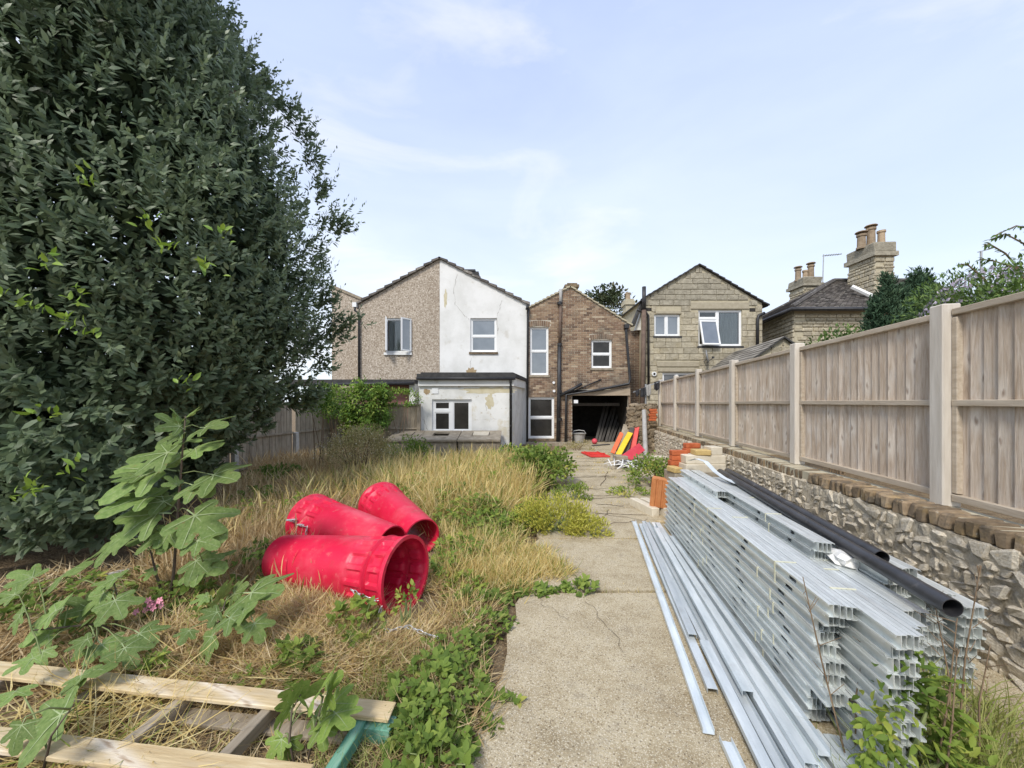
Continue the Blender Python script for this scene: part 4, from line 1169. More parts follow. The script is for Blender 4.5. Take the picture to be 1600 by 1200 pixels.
b.tube([p0, p1], .09, 6); b.build('flashing', M['white_paint'], ro)


def stone_chimney(par, name_unused, px0, px1, py_top, py_crown, py_base, Y, depth, pots, seed):
    r = random.Random(seed)
    x0, x1 = fx(px0, Y), fx(px1, Y)
    zt, zc, zb = fz(py_top, Y), fz(py_crown, Y), fz(py_base, Y)
    b = MB(); b.box(x0 + .03, x1 - .03, Y + .03, Y + depth - .03, zb, zc)
    ch = b.build('chimney', M['stone_mortar'], par)
    for fc in range(2):
        P, d = ((x0, Y), (1, 0)) if fc == 0 else ((x0, Y + depth), (0, -1))
        L = (x1 - x0) if fc == 0 else depth
        for xa_, xb_, za_, zb_ in courses(0, L, zb, zc, [(0, zc), (L, zc)], [], .34, .15, .022, r, .5, .35):
            q = MB(); q.cbox(xb_ - xa_, .09, zb_ - za_, .02, .02, r)
            q.build('stone_block', M['stone_block'], ch, loc=(P[0] + d[0] * (xa_ + xb_) / 2 + (0 if fc == 0 else .03), P[1] + d[1] * (xa_ + xb_) / 2 + (.03 if fc == 0 else 0), (za_ + zb_) / 2), rot=(0, 0, 0 if fc == 0 else -math.pi / 2))
    h = zt - zc
    b = MB(); b.box(x0 - .09, x1 + .09, Y - .09, Y + depth + .09, zc - .02, zc + h * .28); b.build('crown', M['stone_grey'], ch)
    b = MB(); b.cbox(x1 - x0 + .08, depth + .08, h * .7, .04, .02, r); b.build('crown', M['stone_grey'], ch, loc=((x0 + x1) / 2, Y + depth / 2, zc + h * .62))
    for (px, pt_, rr, cap) in pots:
        yy = Y + depth * .45
        zz = fz(pt_, Y + depth * .45)
        b = MB(); H = zz - zt + .1
        b.lathe([(rr * 1.1, 0), (rr * 1.1, .08), (rr * .92, .1), (rr * .85, H - .12), (rr * 1.05, H - .1), (rr * 1.05, H - .02), (rr * .8, H - .02), (rr * .75, H - .2)], 12)
        if cap: b.lathe([(rr * .4, H - .05), (rr * .4, H + .06), (rr * 1.35, H + .06), (rr * 1.2, H + .10), (0, H + .14)], 12)
        b.build('chimney_pot', M['pot'], ch, smooth=False, loc=(fx(px, yy), yy, zt - .1))
    return ch
stone_chimney(hc, '', 1367, 1398, 377, 399, 475, 15.9, 1.3, [(1346, 366, .17, True), (1361, 356, .17, True), (1377, 360, .15, False)], 51)
stone_chimney(hc, '', 1256, 1283, 432, 446, 478, 18.6, 1.0, [(1247, 420, .14, True), (1258, 422, .12, False), (1267, 414, .15, True)], 52)
ta = thing('television_aerial', 'thin grey television aerial standing beside the smaller stone chimney', 'aerial', (fx(1285, 19), 19.0, fz(440, 19)))
b = MB(); b.tube([(0, 0, -.6), (.06, 0, 1.35)], .022, 6); b.build('mast', M['aerial'], ta)
b = MB(); b.tube([(.02, 0, 1.28), (.95, 0, 1.36)], .016, 6)
for k in range(7): b.tube([(.12 + k * .12, -.14, 1.29 + k * .01), (.12 + k * .12, .14, 1.29 + k * .01)], .010, 4)
b.build('boom', M['aerial'], ta)
ta2 = thing('aerial_pole', 'short thin aerial pole rising above the flowering shrub at far right', 'aerial', (fx(1533, 12), 12.0, 0))
b = MB(); b.tube([(0, 0, 0), (0, 0, fz(392, 12))], .03, 6); b.build('mast', M['aerial'], ta2)
b = MB(); b.tube([(-.1, 0, fz(394, 12)), (.35, 0, fz(388, 12))], .015, 6); b.build('boom', M['aerial'], ta2)
# small far chimney between brick and stone houses
fc = thing('distant_chimney', 'small pale stone chimney with one pot in the gap between houses', 'chimney', (0, 0, 0))
Yc = 20
b = MB(); b.box(fx(978, Yc), fx(990, Yc), Yc, Yc + .6, fz(560, Yc), fz(476, Yc)); b.box(fx(976, Yc), fx(992, Yc), Yc - .06, Yc + .66, fz(476, Yc), fz(470, Yc)); b.box(fx(977.5, Yc), fx(990.5, Yc), Yc - .02, Yc + .62, fz(470, Yc), fz(467, Yc)); b.build('stack', M['stone_mortar'], fc)
b = MB(); b.lathe([(.16, 0), (.13, .06), (.12, .34), (.15, .36), (.15, .42), (.1, .42)], 10); b.build('chimney_pot', M['pot'], fc, loc=(fx(984, Yc), Yc + .3, fz(467, Yc) - .03))
def frame_to(p, q, up=(0, 0, 1)):
    """matrix at p whose local z runs towards q"""
    p, q = Vector(p), Vector(q)
    z = (q - p).normalized(); u = Vector(up)
    x = u.cross(z)
    if x.length < 1e-3: x = Vector((1, 0, 0))
    x.normalize(); y = z.cross(x)
    m = Matrix((x, y, z)).transposed().to_4x4()
    m.translation = p
    return m


def lying(p, q, w, t, mt, name, label, cat, group=None, roll=0, c=.006):
    """a board from p to q, w wide and t thick, as a thing of its own"""
    p, q = Vector(p), Vector(q)
    L = (q - p).length
    b = MB(); b.cbox(w, t, L, c)
    o = b.build(name, M[mt])
    o.matrix_world = frame_to(p, q) @ Matrix.Rotation(rad(roll), 4, 'Z') @ Matrix.Translation((0, 0, L / 2))
    tag(o, label, cat, group)
    return o


# ------------------------------------------------------------------ red rubbish chute sections
def chute(label, narrow, wide, r0, r1, spin, chain_pts):
    narrow, wide = Vector(narrow), Vector(wide)
    L = (wide - narrow).length
    t = thing('rubbish_chute', label, 'rubbish chute', (0, 0, 0), group='red rubbish chute sections in the weeds')
    m = frame_to(narrow, wide) @ Matrix.Rotation(spin, 4, 'Z')
    t.matrix_world = m
    n = 112
    prof = []
    N = 90
    for j in range(N + 1):
        f = j / N
        r = r0 + (r1 - r0) * (f ** .92)
        prof.append([r, f * L])
    def zone(f): return 1.0 if (.70 < f < .845 or .875 < f < .965) else 0.0
    outer = []
    for r, h in prof:
        f = h / L
        ring = .010 if .848 < f < .862 else (-.014 if .862 <= f < .875 else 0)
        lip = .014 if f > .975 else 0
        outer.append((r + ring + lip, h))
    inner = [(r - .013, h) for r, h in prof][::-1]
    full = outer + inner
    def mod(j, k):
        if j > N: j = 2 * N + 1 - j
        f = j / N
        if not zone(f): return 0
        c = .775 if f < .86 else .92; hw = .065 if f < .86 else .042
        w = max(0, 1 - ((f - c) / hw) ** 2)
        ph = (k / n * 14) % 1
        bump = min(1, max(0, (abs(ph - .5) - .12) / .1))
        return -.019 * min(1, w * 2.2) * bump
    b = MB(); b.lathe(full, n, None, 0, True, mod)
    body = b.build('body', M['red_plastic'], t, smooth=True)
    body.data.set_sharp_from_angle(angle=rad(38))
    inv = m.inverted()
    for pts in chain_pts:
        pts = [inv @ Vector(p) for p in pts]
        b = MB(); rr = random.Random(7); k = 0
        seg = []
        for a, c in zip(pts, pts[1:]):
            q = max(1, int((c - a).length / .034))
            seg += [a.lerp(c, i / q) for i in range(q)]
        seg.append(pts[-1])
        for a, c in zip(seg, seg[1:]):
            d = (c - a); l = d.length * .66; d.normalize(); mid = (a + c) / 2
            s = d.cross(Vector((rr.uniform(-.3, .3), rr.uniform(-.3, .3), 1)) if k % 2 else Vector((1, .3, .2))).normalized(); k += 1
            ring = []
            for i in range(11):
                w = 2 * math.pi * i / 10
                ring.append(mid + d * (math.cos(w) * l) + s * (math.sin(w) * .0105))
            b.tube(ring, .0036, 5, False)
        b.build('chain', M['chain'], t, smooth=True)
    return t


def Pt(px, py, Y): return Vector((fx(px, Y), Y, fz(py, Y)))
ch1 = chute('front red chute section with its wide ribbed mouth turned towards the path', (-2.04, 3.42, .215), (-.80, 2.93, .285), .195, .277, 0.2,
            [[Pt(548, 921, 2.82), Pt(562, 929, 2.76), Pt(575, 934, 2.72), Pt(586, 938, 2.70), Pt(597, 935, 2.70), Pt(598, 942, 2.7), (-.93, 2.58, .06)],
             [(-.93, 2.58, .09), (-.80, 2.52, .10), (-.70, 2.56, .11), (-.58, 2.5, .10), (-.42, 2.44, .09)]])
ch2 = chute('middle red chute section lying behind the front one with chains at its wide far end', (-1.16, 3.70, .215), (-2.24, 4.28, .29), .195, .277, 0.5,
            [[Pt(452, 812, 4.02), Pt(463, 816, 3.98), Pt(464, 835, 3.97), (-2.26, 3.98, .06)], [Pt(468, 820, 3.95), Pt(480, 822, 3.92), Pt(478, 836, 3.9), (-2.1, 3.88, .05)]])
ch3 = chute('rear red chute section with its narrow open end pointing to the path', (-.93, 3.98, .205), (-1.70, 4.98, .285), .192, .275, 0.9, [])
# little brackets on the middle chute
for px, py in ((452, 812), (468, 819)):
    b = MB(); b.cbox(.10, .035, .012, .003)
    b.build('bracket', M['chain'], ch2).matrix_world = Matrix.Translation(Pt(px + 4, py, 3.96)) @ Matrix.Rotation(rad(20), 4, 'Z')

# ------------------------------------------------------------------ stack of galvanised studs
LS = 2.95
def stud_mesh(flip=False):
    b = MB(); h, t, fl = .0565, .0016, .0195
    holes = [.32, .88, 1.44, 2.0, 2.56]
    ys = [0]
    for c in holes: ys += [c - .032, c + .032]
    ys.append(LS)
    b.box(0, t, 0, LS, 0, .014); b.box(0, t, 0, LS, .043, h)
    for i in range(0, len(ys), 2): b.box(0, t, ys[i], ys[i + 1], .014, .043)
    b.box(t, fl, 0, LS, 0, t); b.box(t, fl, 0, LS, h - t, h)
    b.box(fl - t, fl, 0, LS, t, .009); b.box(fl - t, fl, 0, LS, h - .009, h - t)
    if flip:      # open side out: lips in front of a recessed web
        b.v = [(fl - x, y, z) for x, y, z in b.v]; b.f = [tuple(reversed(f)) for f in b.f]
    return b.mesh('stud', M['steel'])
STUD = stud_mesh()
STUDM = stud_mesh(True)
rk = random.Random(61)
def strap_mesh(nst):
    b = MB(); w = nst * .0212
    b.box(-.003, -.0008, 0, .012, -.002, .060); b.box(-.003, w + .002, 0, .012, .0575, .0595)
    return b.mesh('strap', M['strap'])
STRAP = strap_mesh(5)
ORD = ['bottom', 'second', 'third', 'fourth', 'fifth', 'sixth', 'seventh', 'eighth', 'ninth', 'tenth', 'eleventh', 'twelfth', 'thirteenth']
Z0 = .062
def bundle(u, yn, z, label, scale=1.0, straps=(0.6, 1.9), rz=0.0, n=5):
    t = thing('stud_bundle', label, 'steel studs', W(u, yn, z), GROT + rz, 'bundles of galvanised steel studs')
    for k in range(n):
        o = link_mesh('stud', STUDM if k == 0 else STUD, t, (k * .0212, rk.uniform(-.012, .012), rk.uniform(-.0004, .0004)))
        if scale != 1: o.scale = (1, scale, 1)
    for s in straps:
        link_mesh('strap', STRAP, t, (0, s, 0))
    return t
rows = [('front row facing the path', 1.125, 11, 1.74), ('second row from the path', 1.240, 11, 1.52), ('third row from the path', 1.395, 10, 1.68), ('fourth row from the path', 1.510, 10, 1.80),
        ('fifth row under the black pipes', 1.625, 11, 2.05), ('sixth row under the black pipes', 1.740, 11, 2.12), ('row next to the rubble wall', 1.90, 9, 2.08), ('last row touching the rubble wall', 2.05, 8, 2.05)]
for rn, (nm, u, nl, yn) in enumerate(rows):
    for k in range(nl):
        y = yn + rk.uniform(-.02, .03) + (.12 if (rn == 0 and k < 3) else 0) + (.06 if rn == 0 and 5 < k < 9 else 0)
        if k == nl - 1: y = yn - .04
        bundle(u + rk.uniform(-.006, .006), y, Z0 + k * .0585, f'{"top" if k == nl - 1 else ORD[k]} bundle of galvanised studs in the {nm}', scale=(4.72 - yn) / 2.9 * (1 if k < nl - 1 else .99) * rk.uniform(.985, 1.0),
               straps=(rk.uniform(.35, .6), rk.uniform(1.5, 2.0)) if rn in (0,) or k == nl - 1 else ())
zc = Z0 + 10 * .0585
bundle(1.435, 2.34, zc, 'loose stud bundle lying on the stack beside the black pipe, lower of two', scale=.84, straps=(.5, 1.4))
bundle(1.440, 2.30, zc + .0585, 'uppermost long stud bundle on the stack with a crumpled white bag at its end', scale=.85, straps=(.6,))
bundle(1.325, 3.62, Z0 + 11 * .0585, 'short stud bundle lying on top of the far end of the stack', scale=.41, straps=(), rz=.01)
for y in (2.35, 3.3, 4.35):
    b = MB(); b.cbox(1.1, .075, .026, .003)
    o = b.build('timber_bearer', M['pallet_grey'], None, loc=W(1.66, y, .048)); o.rotation_euler = (0, 0, GROT)
    tag(o, {2.35: 'nearest timber bearer under the stud stack', 3.3: 'middle timber bearer under the stud stack', 4.35: 'farthest timber bearer under the stud stack'}[y], 'timber', 'timber bearers under the studs')
# crumpled bag and bent strip on the stack
b = MB(); rr_ = random.Random(3)
prof = [(.0, 0), (.05, .0), (.062, .02), (.055, .045), (.03, .07), (.0, .075)]
b.lathe(prof, 14, None, 0, False, lambda j, k: rr_.uniform(-.017, .017) if 0 < j < 5 else 0)
o = b.build('plastic_bag', M['bag'], None, loc=W(1.60, 2.27, Z0 + 11 * .0585 - .055)); o.rotation_euler = (.2, .1, .3); o.scale = (1.0, 1.5, 1.0)
tag(o, 'crumpled white plastic bag tucked at the end of the top studs', 'bag')
o.location = W(1.585, 2.27, zc)
b = MB()
cp = [W(1.44, 4.9, .86), W(1.50, 4.8, .90), W(1.56, 4.65, .885), W(1.60, 4.45, .80), W(1.64, 4.3, .76), W(1.70, 4.1, .735)]
s = Vector((.06, .01, 0))
for a, c in zip(cp, cp[1:]):
    b.poly([a, a + s, c + s, c]); dn = Vector((0, 0, -.002)); b.poly([c + dn, c + s + dn, a + s + dn, a + dn])
tag(b.build('bent_strip', M['steel_pale']), 'bent flat steel strip curling over the far end of the stack', 'steel strip')

# black pipes
def hollow(p, q, r, wall, mt, name, label, cat, group):
    p, q = Vector(p), Vector(q); L = (q - p).length
    b = MB(); b.lathe([(r, 0), (r, L * .5), (r, L), (r - wall, L), (r - wall, L * .5), (r - wall, 0)], 24, None, 0, True)
    o = b.build(name, M[mt], None, smooth=True); o.data.set_sharp_from_angle(angle=rad(40))
    o.matrix_world = frame_to(p, q)
    return tag(o, label, cat, group)
zp = Z0 + 11 * .0585 + .038
hollow(W(1.575, 1.60, zp), W(1.80, 4.75, zp), .0375, .003, 'black_pipe', 'black_pipe', 'longer black pipe whose open end reaches farthest over the steel stack', 'pipe', 'black pipes on the steel stack')
hollow(W(1.695, 2.12, zp), W(1.91, 4.80, zp), .0375, .003, 'black_pipe', 'black_pipe', 'shorter dusty black pipe lying nearer to the rubble wall', 'pipe', 'black pipes on the steel stack')

# ------------------------------------------------------------------ loose steel tracks beside the stack
def track_mesh(L, up):
    b = MB(); w, h, t = .052, .026, .0016
    if up:
        b.box(-w / 2, w / 2, 0, L, 0, t); b.box(-w / 2, -w / 2 + t, 0, L, t, h); b.box(w / 2 - t, w / 2, 0, L, t, h)
        b.box(-.008, .008, 0, L, t, t + .0015)
    else:
        b.box(-w / 2, w / 2, 0, L, h - t, h); b.box(-w / 2, -w / 2 + t, 0, L, 0, h - t); b.box(w / 2 - t, w / 2, 0, L, 0, h - t)
        b.box(-.009, .009, 0, L, h, h + .0015)
    return b.mesh('steel_track', M['steel_pale'])
tr = [(.770, 5.02, .628, 1.80, 0, 1), (.835, 4.85, .737, 2.05, 0, 0), (.893, 4.95, .812, 1.28, 0, 0), (.950, 4.8, .885, 1.22, 0, 1), (1.006, 4.9, .965, 1.2, 0, 0), (1.062, 4.7, 1.045, 1.25, 0, 1),
      (.862, 4.75, .762, 2.48, 1, 0), (.920, 4.88, .846, 1.38, 1, 1), (.978, 4.6, .922, 1.20, 1, 0), (1.035, 4.82, 1.002, 1.30, 1, 1), (.955, 4.5, .880, 1.95, 2, 0), (1.012, 4.7, .962, 1.56, 2, 0), (.815, 2.42, .785, 1.35, 1, 0), (1.066, 4.3, 1.056, 1.62, 2, 1)]
TL = ['leftmost loose steel track, ending alone on the bare concrete', 'second loose track from the left, ending just short of the leftmost', 'third track from the left in the bottom layer on the concrete', 'fourth track from the left in the bottom layer on the concrete',
      'fifth track from the left in the bottom layer, near the stud stack', 'bottom track lying right against the foot of the stud stack', 'short upper track at the left edge of the loose pile', 'second track from the left in the upper layer of the pile',
      'third track from the left in the upper layer of the pile', 'upper-layer track closest to the foot of the stud stack', 'shorter of two tracks lying on top of the loose pile', 'longer of two tracks lying on top of the loose pile', 'short track continuing in line past the end of the short upper track', 'uppermost track leaning against the foot of the stud stack']
for i, (uf, yf, un, yn, lay, up) in enumerate(tr):
    p, q = W(un, yn, .046 + lay * .031), W(uf, yf, .046 + lay * .031)
    d = q - p
    o = link_mesh('steel_track', track_mesh(d.length, up), None, p, (0, 0, math.atan2(d.y, d.x) - math.pi / 2))
    tag(o, TL[i], 'steel track', 'loose steel tracks on the path')
near = [(.690, 1.76, .700, .9, 0, 1, 'short piece of track cut off square in the bottom foreground'), (1.115, 1.80, 1.13, .95, 0, 0, 'first track in front of the stud stack ends'), (1.172, 1.77, 1.19, .95, 0, 0, 'second track in front of the stud stack ends'),
        (1.229, 1.76, 1.25, .95, 0, 0, 'third track in front of the stud stack ends'), (1.286, 1.74, 1.31, .95, 0, 0, 'fourth track in front of the stud stack ends')]
for (uf, yf, un, yn, lay, up, lb) in near:
    p, q = W(un, yn, .046), W(uf, yf, .046); d = q - p
    o = link_mesh('steel_track', track_mesh(d.length, up), None, p, (0, 0, math.atan2(d.y, d.x) - math.pi / 2))
    tag(o, lb, 'steel track', 'loose steel tracks on the path')
b = MB(); b.box(0, .19, 0, .9, 0, .002); b.box(.02, .035, 0, .9, .002, .006); b.box(.16, .175, 0, .9, .002, .006)
o = b.build('steel_sheet', M['steel'], None, loc=W(1.385, .96, .046)); o.rotation_euler = (0, 0, GROT)
tag(o, 'flat wide steel strip on the ground at the weeds below the stack', 'steel strip')

# ------------------------------------------------------------------ blocks and bricks piled at the far end of the stack
def block(u, y, z, sx, sy, sz, mt, label, name='block', cat='block', rz=0.0, group=None, c=.008, tilt=0):
    b = MB(); b.cbox(sx, sy, sz, c, .01, rk)
    o = b.build(name, M[mt], None, loc=W(u, y, z)); o.rotation_euler = (tilt, 0, rz)
    return tag(o, label, cat, group)
gp = 'blocks piled at the end of the steel'
def pxu(px, Y): return fx(px, Y) - K * Y
Yb = 5.15
for k in range(3):
    block(pxu(1062, Yb), Yb + .05, .034 + .107 + k * .214, .26, .36, .213, 'old_concrete', ['bottom', 'middle', 'top'][k] + ' grey concrete block of the left support under the bricks', 'concrete_block', 'block', 0, gp)
    block(pxu(1102, Yb), Yb + .05, .034 + .107 + k * .214, .34, .36, .213, 'old_concrete', ['bottom', 'middle', 'top'][k] + ' grey concrete block of the right support under the cream blocks', 'concrete_block', 'block', 0, gp)
zb_ = .034 + .642
block(pxu(1096, Yb), Yb - .02, zb_ + .057, .53, .22, .113, 'cream_block', 'lower long cream block of the pile beside the rubble wall', 'cream_block', 'block', .02, gp)
block(pxu(1097, Yb), Yb, zb_ + .171, .52, .22, .113, 'cream_block', 'upper long cream block of the pile with an ochre end', 'cream_block', 'block', -.02, gp)
block(pxu(1114, Yb), Yb, zb_ + .228 + .055, .15, .2, .108, 'cream_block', 'short cream block standing on the upper long cream block', 'cream_block', 'block', .05, gp)
block(pxu(1094, Yb), Yb - .02, zb_ + .228 + .035, .2, .2, .07, 'yellow_block', 'ochre brick lying on the cream blocks', 'ochre_brick', 'brick', -.1, gp)
block(pxu(1053, Yb), Yb - .03, zb_ + .035, .11, .22, .07, 'yellow_block', 'ochre brick end under the red bricks at the pile left', 'ochre_brick', 'brick', .1, gp)
rl = ['lowest red brick at the left of the pile', 'second red brick up at the left of the pile', 'third red brick up at the left of the pile', 'topmost front red brick of the pile']
for k in range(4):
    block(pxu(1064, Yb) - (.02 if k < 2 else 0), Yb + .12, zb_ + .034 + k * .068, .22, .105, .066, 'red_brick', rl[k], 'red_brick', 'brick', .03 * (k - 1), gp)
block(pxu(1086, Yb), Yb + .17, zb_ + .228 + .034, .2, .11, .066, 'red_brick', 'red brick on the cream blocks behind the ochre brick', 'red_brick', 'brick', .1, gp)
block(pxu(1087, Yb), Yb + .17, zb_ + .228 + .101, .2, .11, .066, 'red_brick', 'highest red brick at the top of the pile', 'red_brick', 'brick', .02, gp)
# terracotta hollow block standing on white ones
b = MB()
prof = [(-.115, -.06)]
for k in range(3):
    x0_ = -.115 + k * .0767
    prof += [(x0_ + .012, -.06), (x0_ + .018, -.072), (x0_ + .062, -.072), (x0_ + .0685, -.06)]
prof += [(.115, -.06), (.115, .06), (-.115, .06)]
b.prism_z(prof, 0, .40)
o = b.build('terracotta_block', M['terracotta'], None, loc=W(pxu(1030, 5.35), 5.38, .155)); o.rotation_euler = (rad(7), rad(6), rad(-28))
tag(o, 'orange grooved terracotta block standing beside the end of the steel', 'block')
for k, (px, lb) in enumerate(((1009, 'left whitewashed block lying at the foot of the terracotta block'), (1028, 'right whitewashed block lying under the terracotta block'))):
    block(pxu(px, 5.4), 5.55, .034 + .06, .11, .62, .12, 'cream_block', lb, 'white_block', 'block', .2 + k * .03, 'whitewashed blocks on the path')
block(pxu(1043, 5.5), 5.75, .034 + .12, .14, .3, .24, 'old_concrete', 'grey block standing behind the terracotta block', 'concrete_block', 'block', 0, gp)
lying(W(pxu(1026, 4.95), 4.98, .05), W(pxu(1050, 4.95), 5.02, .05), .06, .03, 'pallet_wood', 'timber_offcut', 'short pale timber offcut on the concrete near the track ends', 'timber')
block(pxu(1030, 8.4), 8.4, .4, .28, .2, .06, 'cream_block', 'small white slab resting on a post stump by the wall', 'white_slab', 'slab')
block(pxu(1030, 8.4), 8.4, .2, .14, .14, .34, 'old_concrete', 'short stump carrying the small white slab by the wall', 'stump', 'stump')

# ------------------------------------------------------------------ broken wall stub, leaning boards and other junk by the store
stub = thing('wall_stub', 'broken end of an old rubble wall with red bricks at the fence end', 'wall', W(2.08, 11.9, 0), GROT)
b = MB(); b.box(-.38, .42, 0, .5, 0, 1.46); b.build('core', M['rubble_core'], stub)
dark_me = []
for m0 in stone_me:
    m1 = m0.copy(); m1.materials[0] = M['rubble_dark']; dark_me.append(m1)
rj = random.Random(77)
for k in range(70):
    z = rj.uniform(.05, 1.5); x = rj.uniform(-.36, .40)
    o = link_mesh('stone', rj.choice(dark_me), stub); o.matrix_local = Matrix.Translation((x, .0, z)) @ Matrix.Rotation(rj.uniform(-.4, .4), 4, 'Y') @ Matrix.Diagonal((rj.uniform(.1, .22), .1, rj.uniform(.07, .14), 1))
for k in range(26):
    o = link_mesh('stone', rj.choice(dark_me), stub); o.matrix_local = Matrix.Translation((-.38, rj.uniform(0, .48), rj.uniform(.05, 1.5))) @ Matrix.Diagonal((.1, rj.uniform(.1, .22), rj.uniform(.07, .14), 1))
for k in range(7):
    b = MB(); b.cbox(.215, .1, .066, .006, .02, rj); b.build('brick', M['red_brick' if k > 1 else 'coping_brick'], stub, loc=(.32 + rj.uniform(-.03, .03), -.06, .92 + k * .075), rot=(0, 0, rj.uniform(-.1, .1)))
for k in range(9):
    o = link_mesh('stone', rj.choice(dark_me), stub); o.matrix_local = Matrix.Translation((rj.uniform(-.35, .4), rj.uniform(.05, .4), 1.52)) @ Matrix.Diagonal((.16, .2, .1, 1))
hollow(W(1.98, 10.7, .02), W(2.12, 11.75, 1.35), .065, .006, 'grey_pipe', 'grey_pole', 'grey plastic pipe leaning against the broken wall stub', 'pipe', None)
lying(Pt(957, 708, 11.6), Pt(972, 676, 12.0), .13, .03, 'orange_paint', 'leaning_board', 'orange-red board leaning at the left of the boards by the store', 'board', 'painted boards leaning by the wall stub', 25)
lying(Pt(968, 706, 11.7), Pt(980, 664, 12.1), .22, .06, 'old_concrete', 'leaning_board', 'grey-tan plank leaning behind the yellow board', 'board', 'painted boards leaning by the wall stub', 15)
lying(Pt(966, 711, 11.3), Pt(985, 676, 11.75), .16, .04, 'yellow_paint', 'leaning_board', 'bright yellow board leaning in the middle', 'board', 'painted boards leaning by the wall stub', 20)
lying(Pt(986, 708, 11.6), Pt(994, 664, 11.95), .22, .03, 'red_paint', 'leaning_board', 'dark red board leaning upright against the wall stub', 'board', 'painted boards leaning by the wall stub', 10)
lying(Pt(978, 709, 11.5), Pt(988, 668, 11.9), .14, .04, 'dark_board', 'leaning_board', 'thin dark brown board leaning between yellow and red boards', 'board', 'painted boards leaning by the wall stub', 10)
lying(Pt(968, 723, 10.1), Pt(1003, 698, 10.6), .25, .03, 'pink_red', 'leaning_board', 'pinkish red panel lying aslant in front of the boards', 'board', 'painted boards leaning by the wall stub', 55)
block(pxu(971, 10.0), 10.25, .11, .3, .4, .16, 'old_concrete', 'grey stone lump under the pinkish red panel', 'stone_lump', 'stone')
b = MB(); b.cbox(.58, .95, .05, .012); b.box(-.29, .29, -.03, .03, .025, .05); b.box(-.22, -.18, -.4, .4, .025, .045); b.box(.18, .22, -.4, .4, .025, .045)
o = b.build('red_board', M['red_paint'], None, loc=W(pxu(930, 11.4), 11.4, .06)); o.rotation_euler = (0, .02, .12)
tag(o, 'red panel lying flat on the concrete in front of the store', 'panel')
# white plastic pieces
wp = thing('plastic_lattice', 'tangle of white plastic rods dumped on the path edge', 'plastic scrap', W(pxu(975, 9.0), 9.0, .05), .3)
for k in range(20):
    b = MB(); a = rj.uniform(0, math.pi); cx, cy = rj.uniform(-.34, .34), rj.uniform(-.35, .35); l = rj.uniform(.16, .36)
    zz = rj.uniform(.0, .1)
    b.tube([(cx - l * math.cos(a), cy - l * math.sin(a), zz), (cx, cy, zz + rj.uniform(.05, .14)), (cx + l * math.cos(a), cy + l * math.sin(a), zz + rj.uniform(-.0, .08))], .014, 6)
    b.build('rod', M['white_rod'], wp, smooth=True)
b = MB(); b.lathe([(.0, 0), (.30, .0), (.34, .06), (.28, .13), (.0, .15)], 12, None, 0, False, lambda j, k: rj.uniform(-.05, .05) if 0 < j < 4 else 0)
o = b.build('rubble_sack', M['dark_board'], None, loc=W(pxu(985, 9.4), 9.4, .03)); tag(o, 'flattened dark sack under the white plastic rods', 'sack')
# long dark boards in the store
for k in range(8):
    x0 = 926 + k * 5.2
    lying((fx(x0, 15.3) + .1, 15.2 + (k % 3) * .07, .03), (fx(x0 + 24 + k * .8, 16.2), 16.6 + (k % 2) * .08, 1.62 - (k % 3) * .06 - k * .02), .10, .03, 'dark_board', 'dark_board', ['leftmost', 'second', 'third', 'fourth', 'fifth', 'sixth', 'seventh', 'rightmost'][k] + ' long dark board leaning inside the open store', 'board', 'dark boards leaning in the store', 10)
b = MB(); b.lathe([(0, -.11), (.06, -.092), (.1, -.045), (.11, 0), (.1, .045), (.06, .092), (0, .11)], 16)
o = b.build('pink_ball', M['pink_red'], None, smooth=True, loc=(fx(929, 14.5), 14.5, .14)); tag(o, 'small pink ball on the floor at the store opening', 'ball')
tub = thing('grey_tub', 'pale grey plastic tub standing just inside the store', 'tub', (fx(905, 14.9), 15.0, .03))
b = MB(); b.lathe([(0, .012), (.2, .012), (.26, .36), (.29, .36), (.29, .38), (.25, .38), (.19, .03), (0, .03)], 20, None, 0); b.build('body', M['grey_pipe'], tub)
b = MB(); b.tube([(-.27, 0, .36), (-.2, -.05, .47), (0, -.06, .5), (.2, -.05, .47), (.27, 0, .36)], .012, 6); b.build('handle', M['white_rod'], tub)
lying((fx(925, 13.9), 13.8, .05), (fx(955, 13.9), 14.2, .06), .14, .03, 'dark_board', 'floor_board', 'dark plank lying across the store threshold', 'board')
# black rags over the fence end
rgs = thing('black_rags', 'black and grey cloth strips draped at the far end of the fence', 'cloth', (0, 0, 0))
for k, (px0, py0, w_, h_, mt) in enumerate(((993, 610, 6, 11, 'rag'), (1001, 607, 8, 16, 'rag'), (1010, 602, 7, 19, 'grey_pipe'), (1022, 597, 9, 15, 'rag'))):
    Yr = 11.95 + k * .03
    b = MB(); n = 6
    for i in range(n):
        for j in range(4):
            def q(i, j): return (fx(px0 + w_ * i / n, Yr), Yr + .04 * math.sin(i * 1.7 + k) * (j / 4), fz(py0 - .4 * i + h_ * (j / 4) * (1 - .45 * abs(i / n - .5)), Yr))
            b.poly([q(i, j + 1), q(i + 1, j + 1), q(i + 1, j), q(i, j)])
    b.build('rag', M[mt], rgs, smooth=True)
b = MB(); b.tube([(fx(990, 12), 12.05, fz(613, 12)), (fx(1036, 12), 12.05, fz(594, 12))], .015, 5); b.tube([(fx(1010, 12), 12.05, 1.5), (fx(1010, 12), 12.05, fz(600, 12))], .03, 6); b.build('line', M['aerial'], rgs)

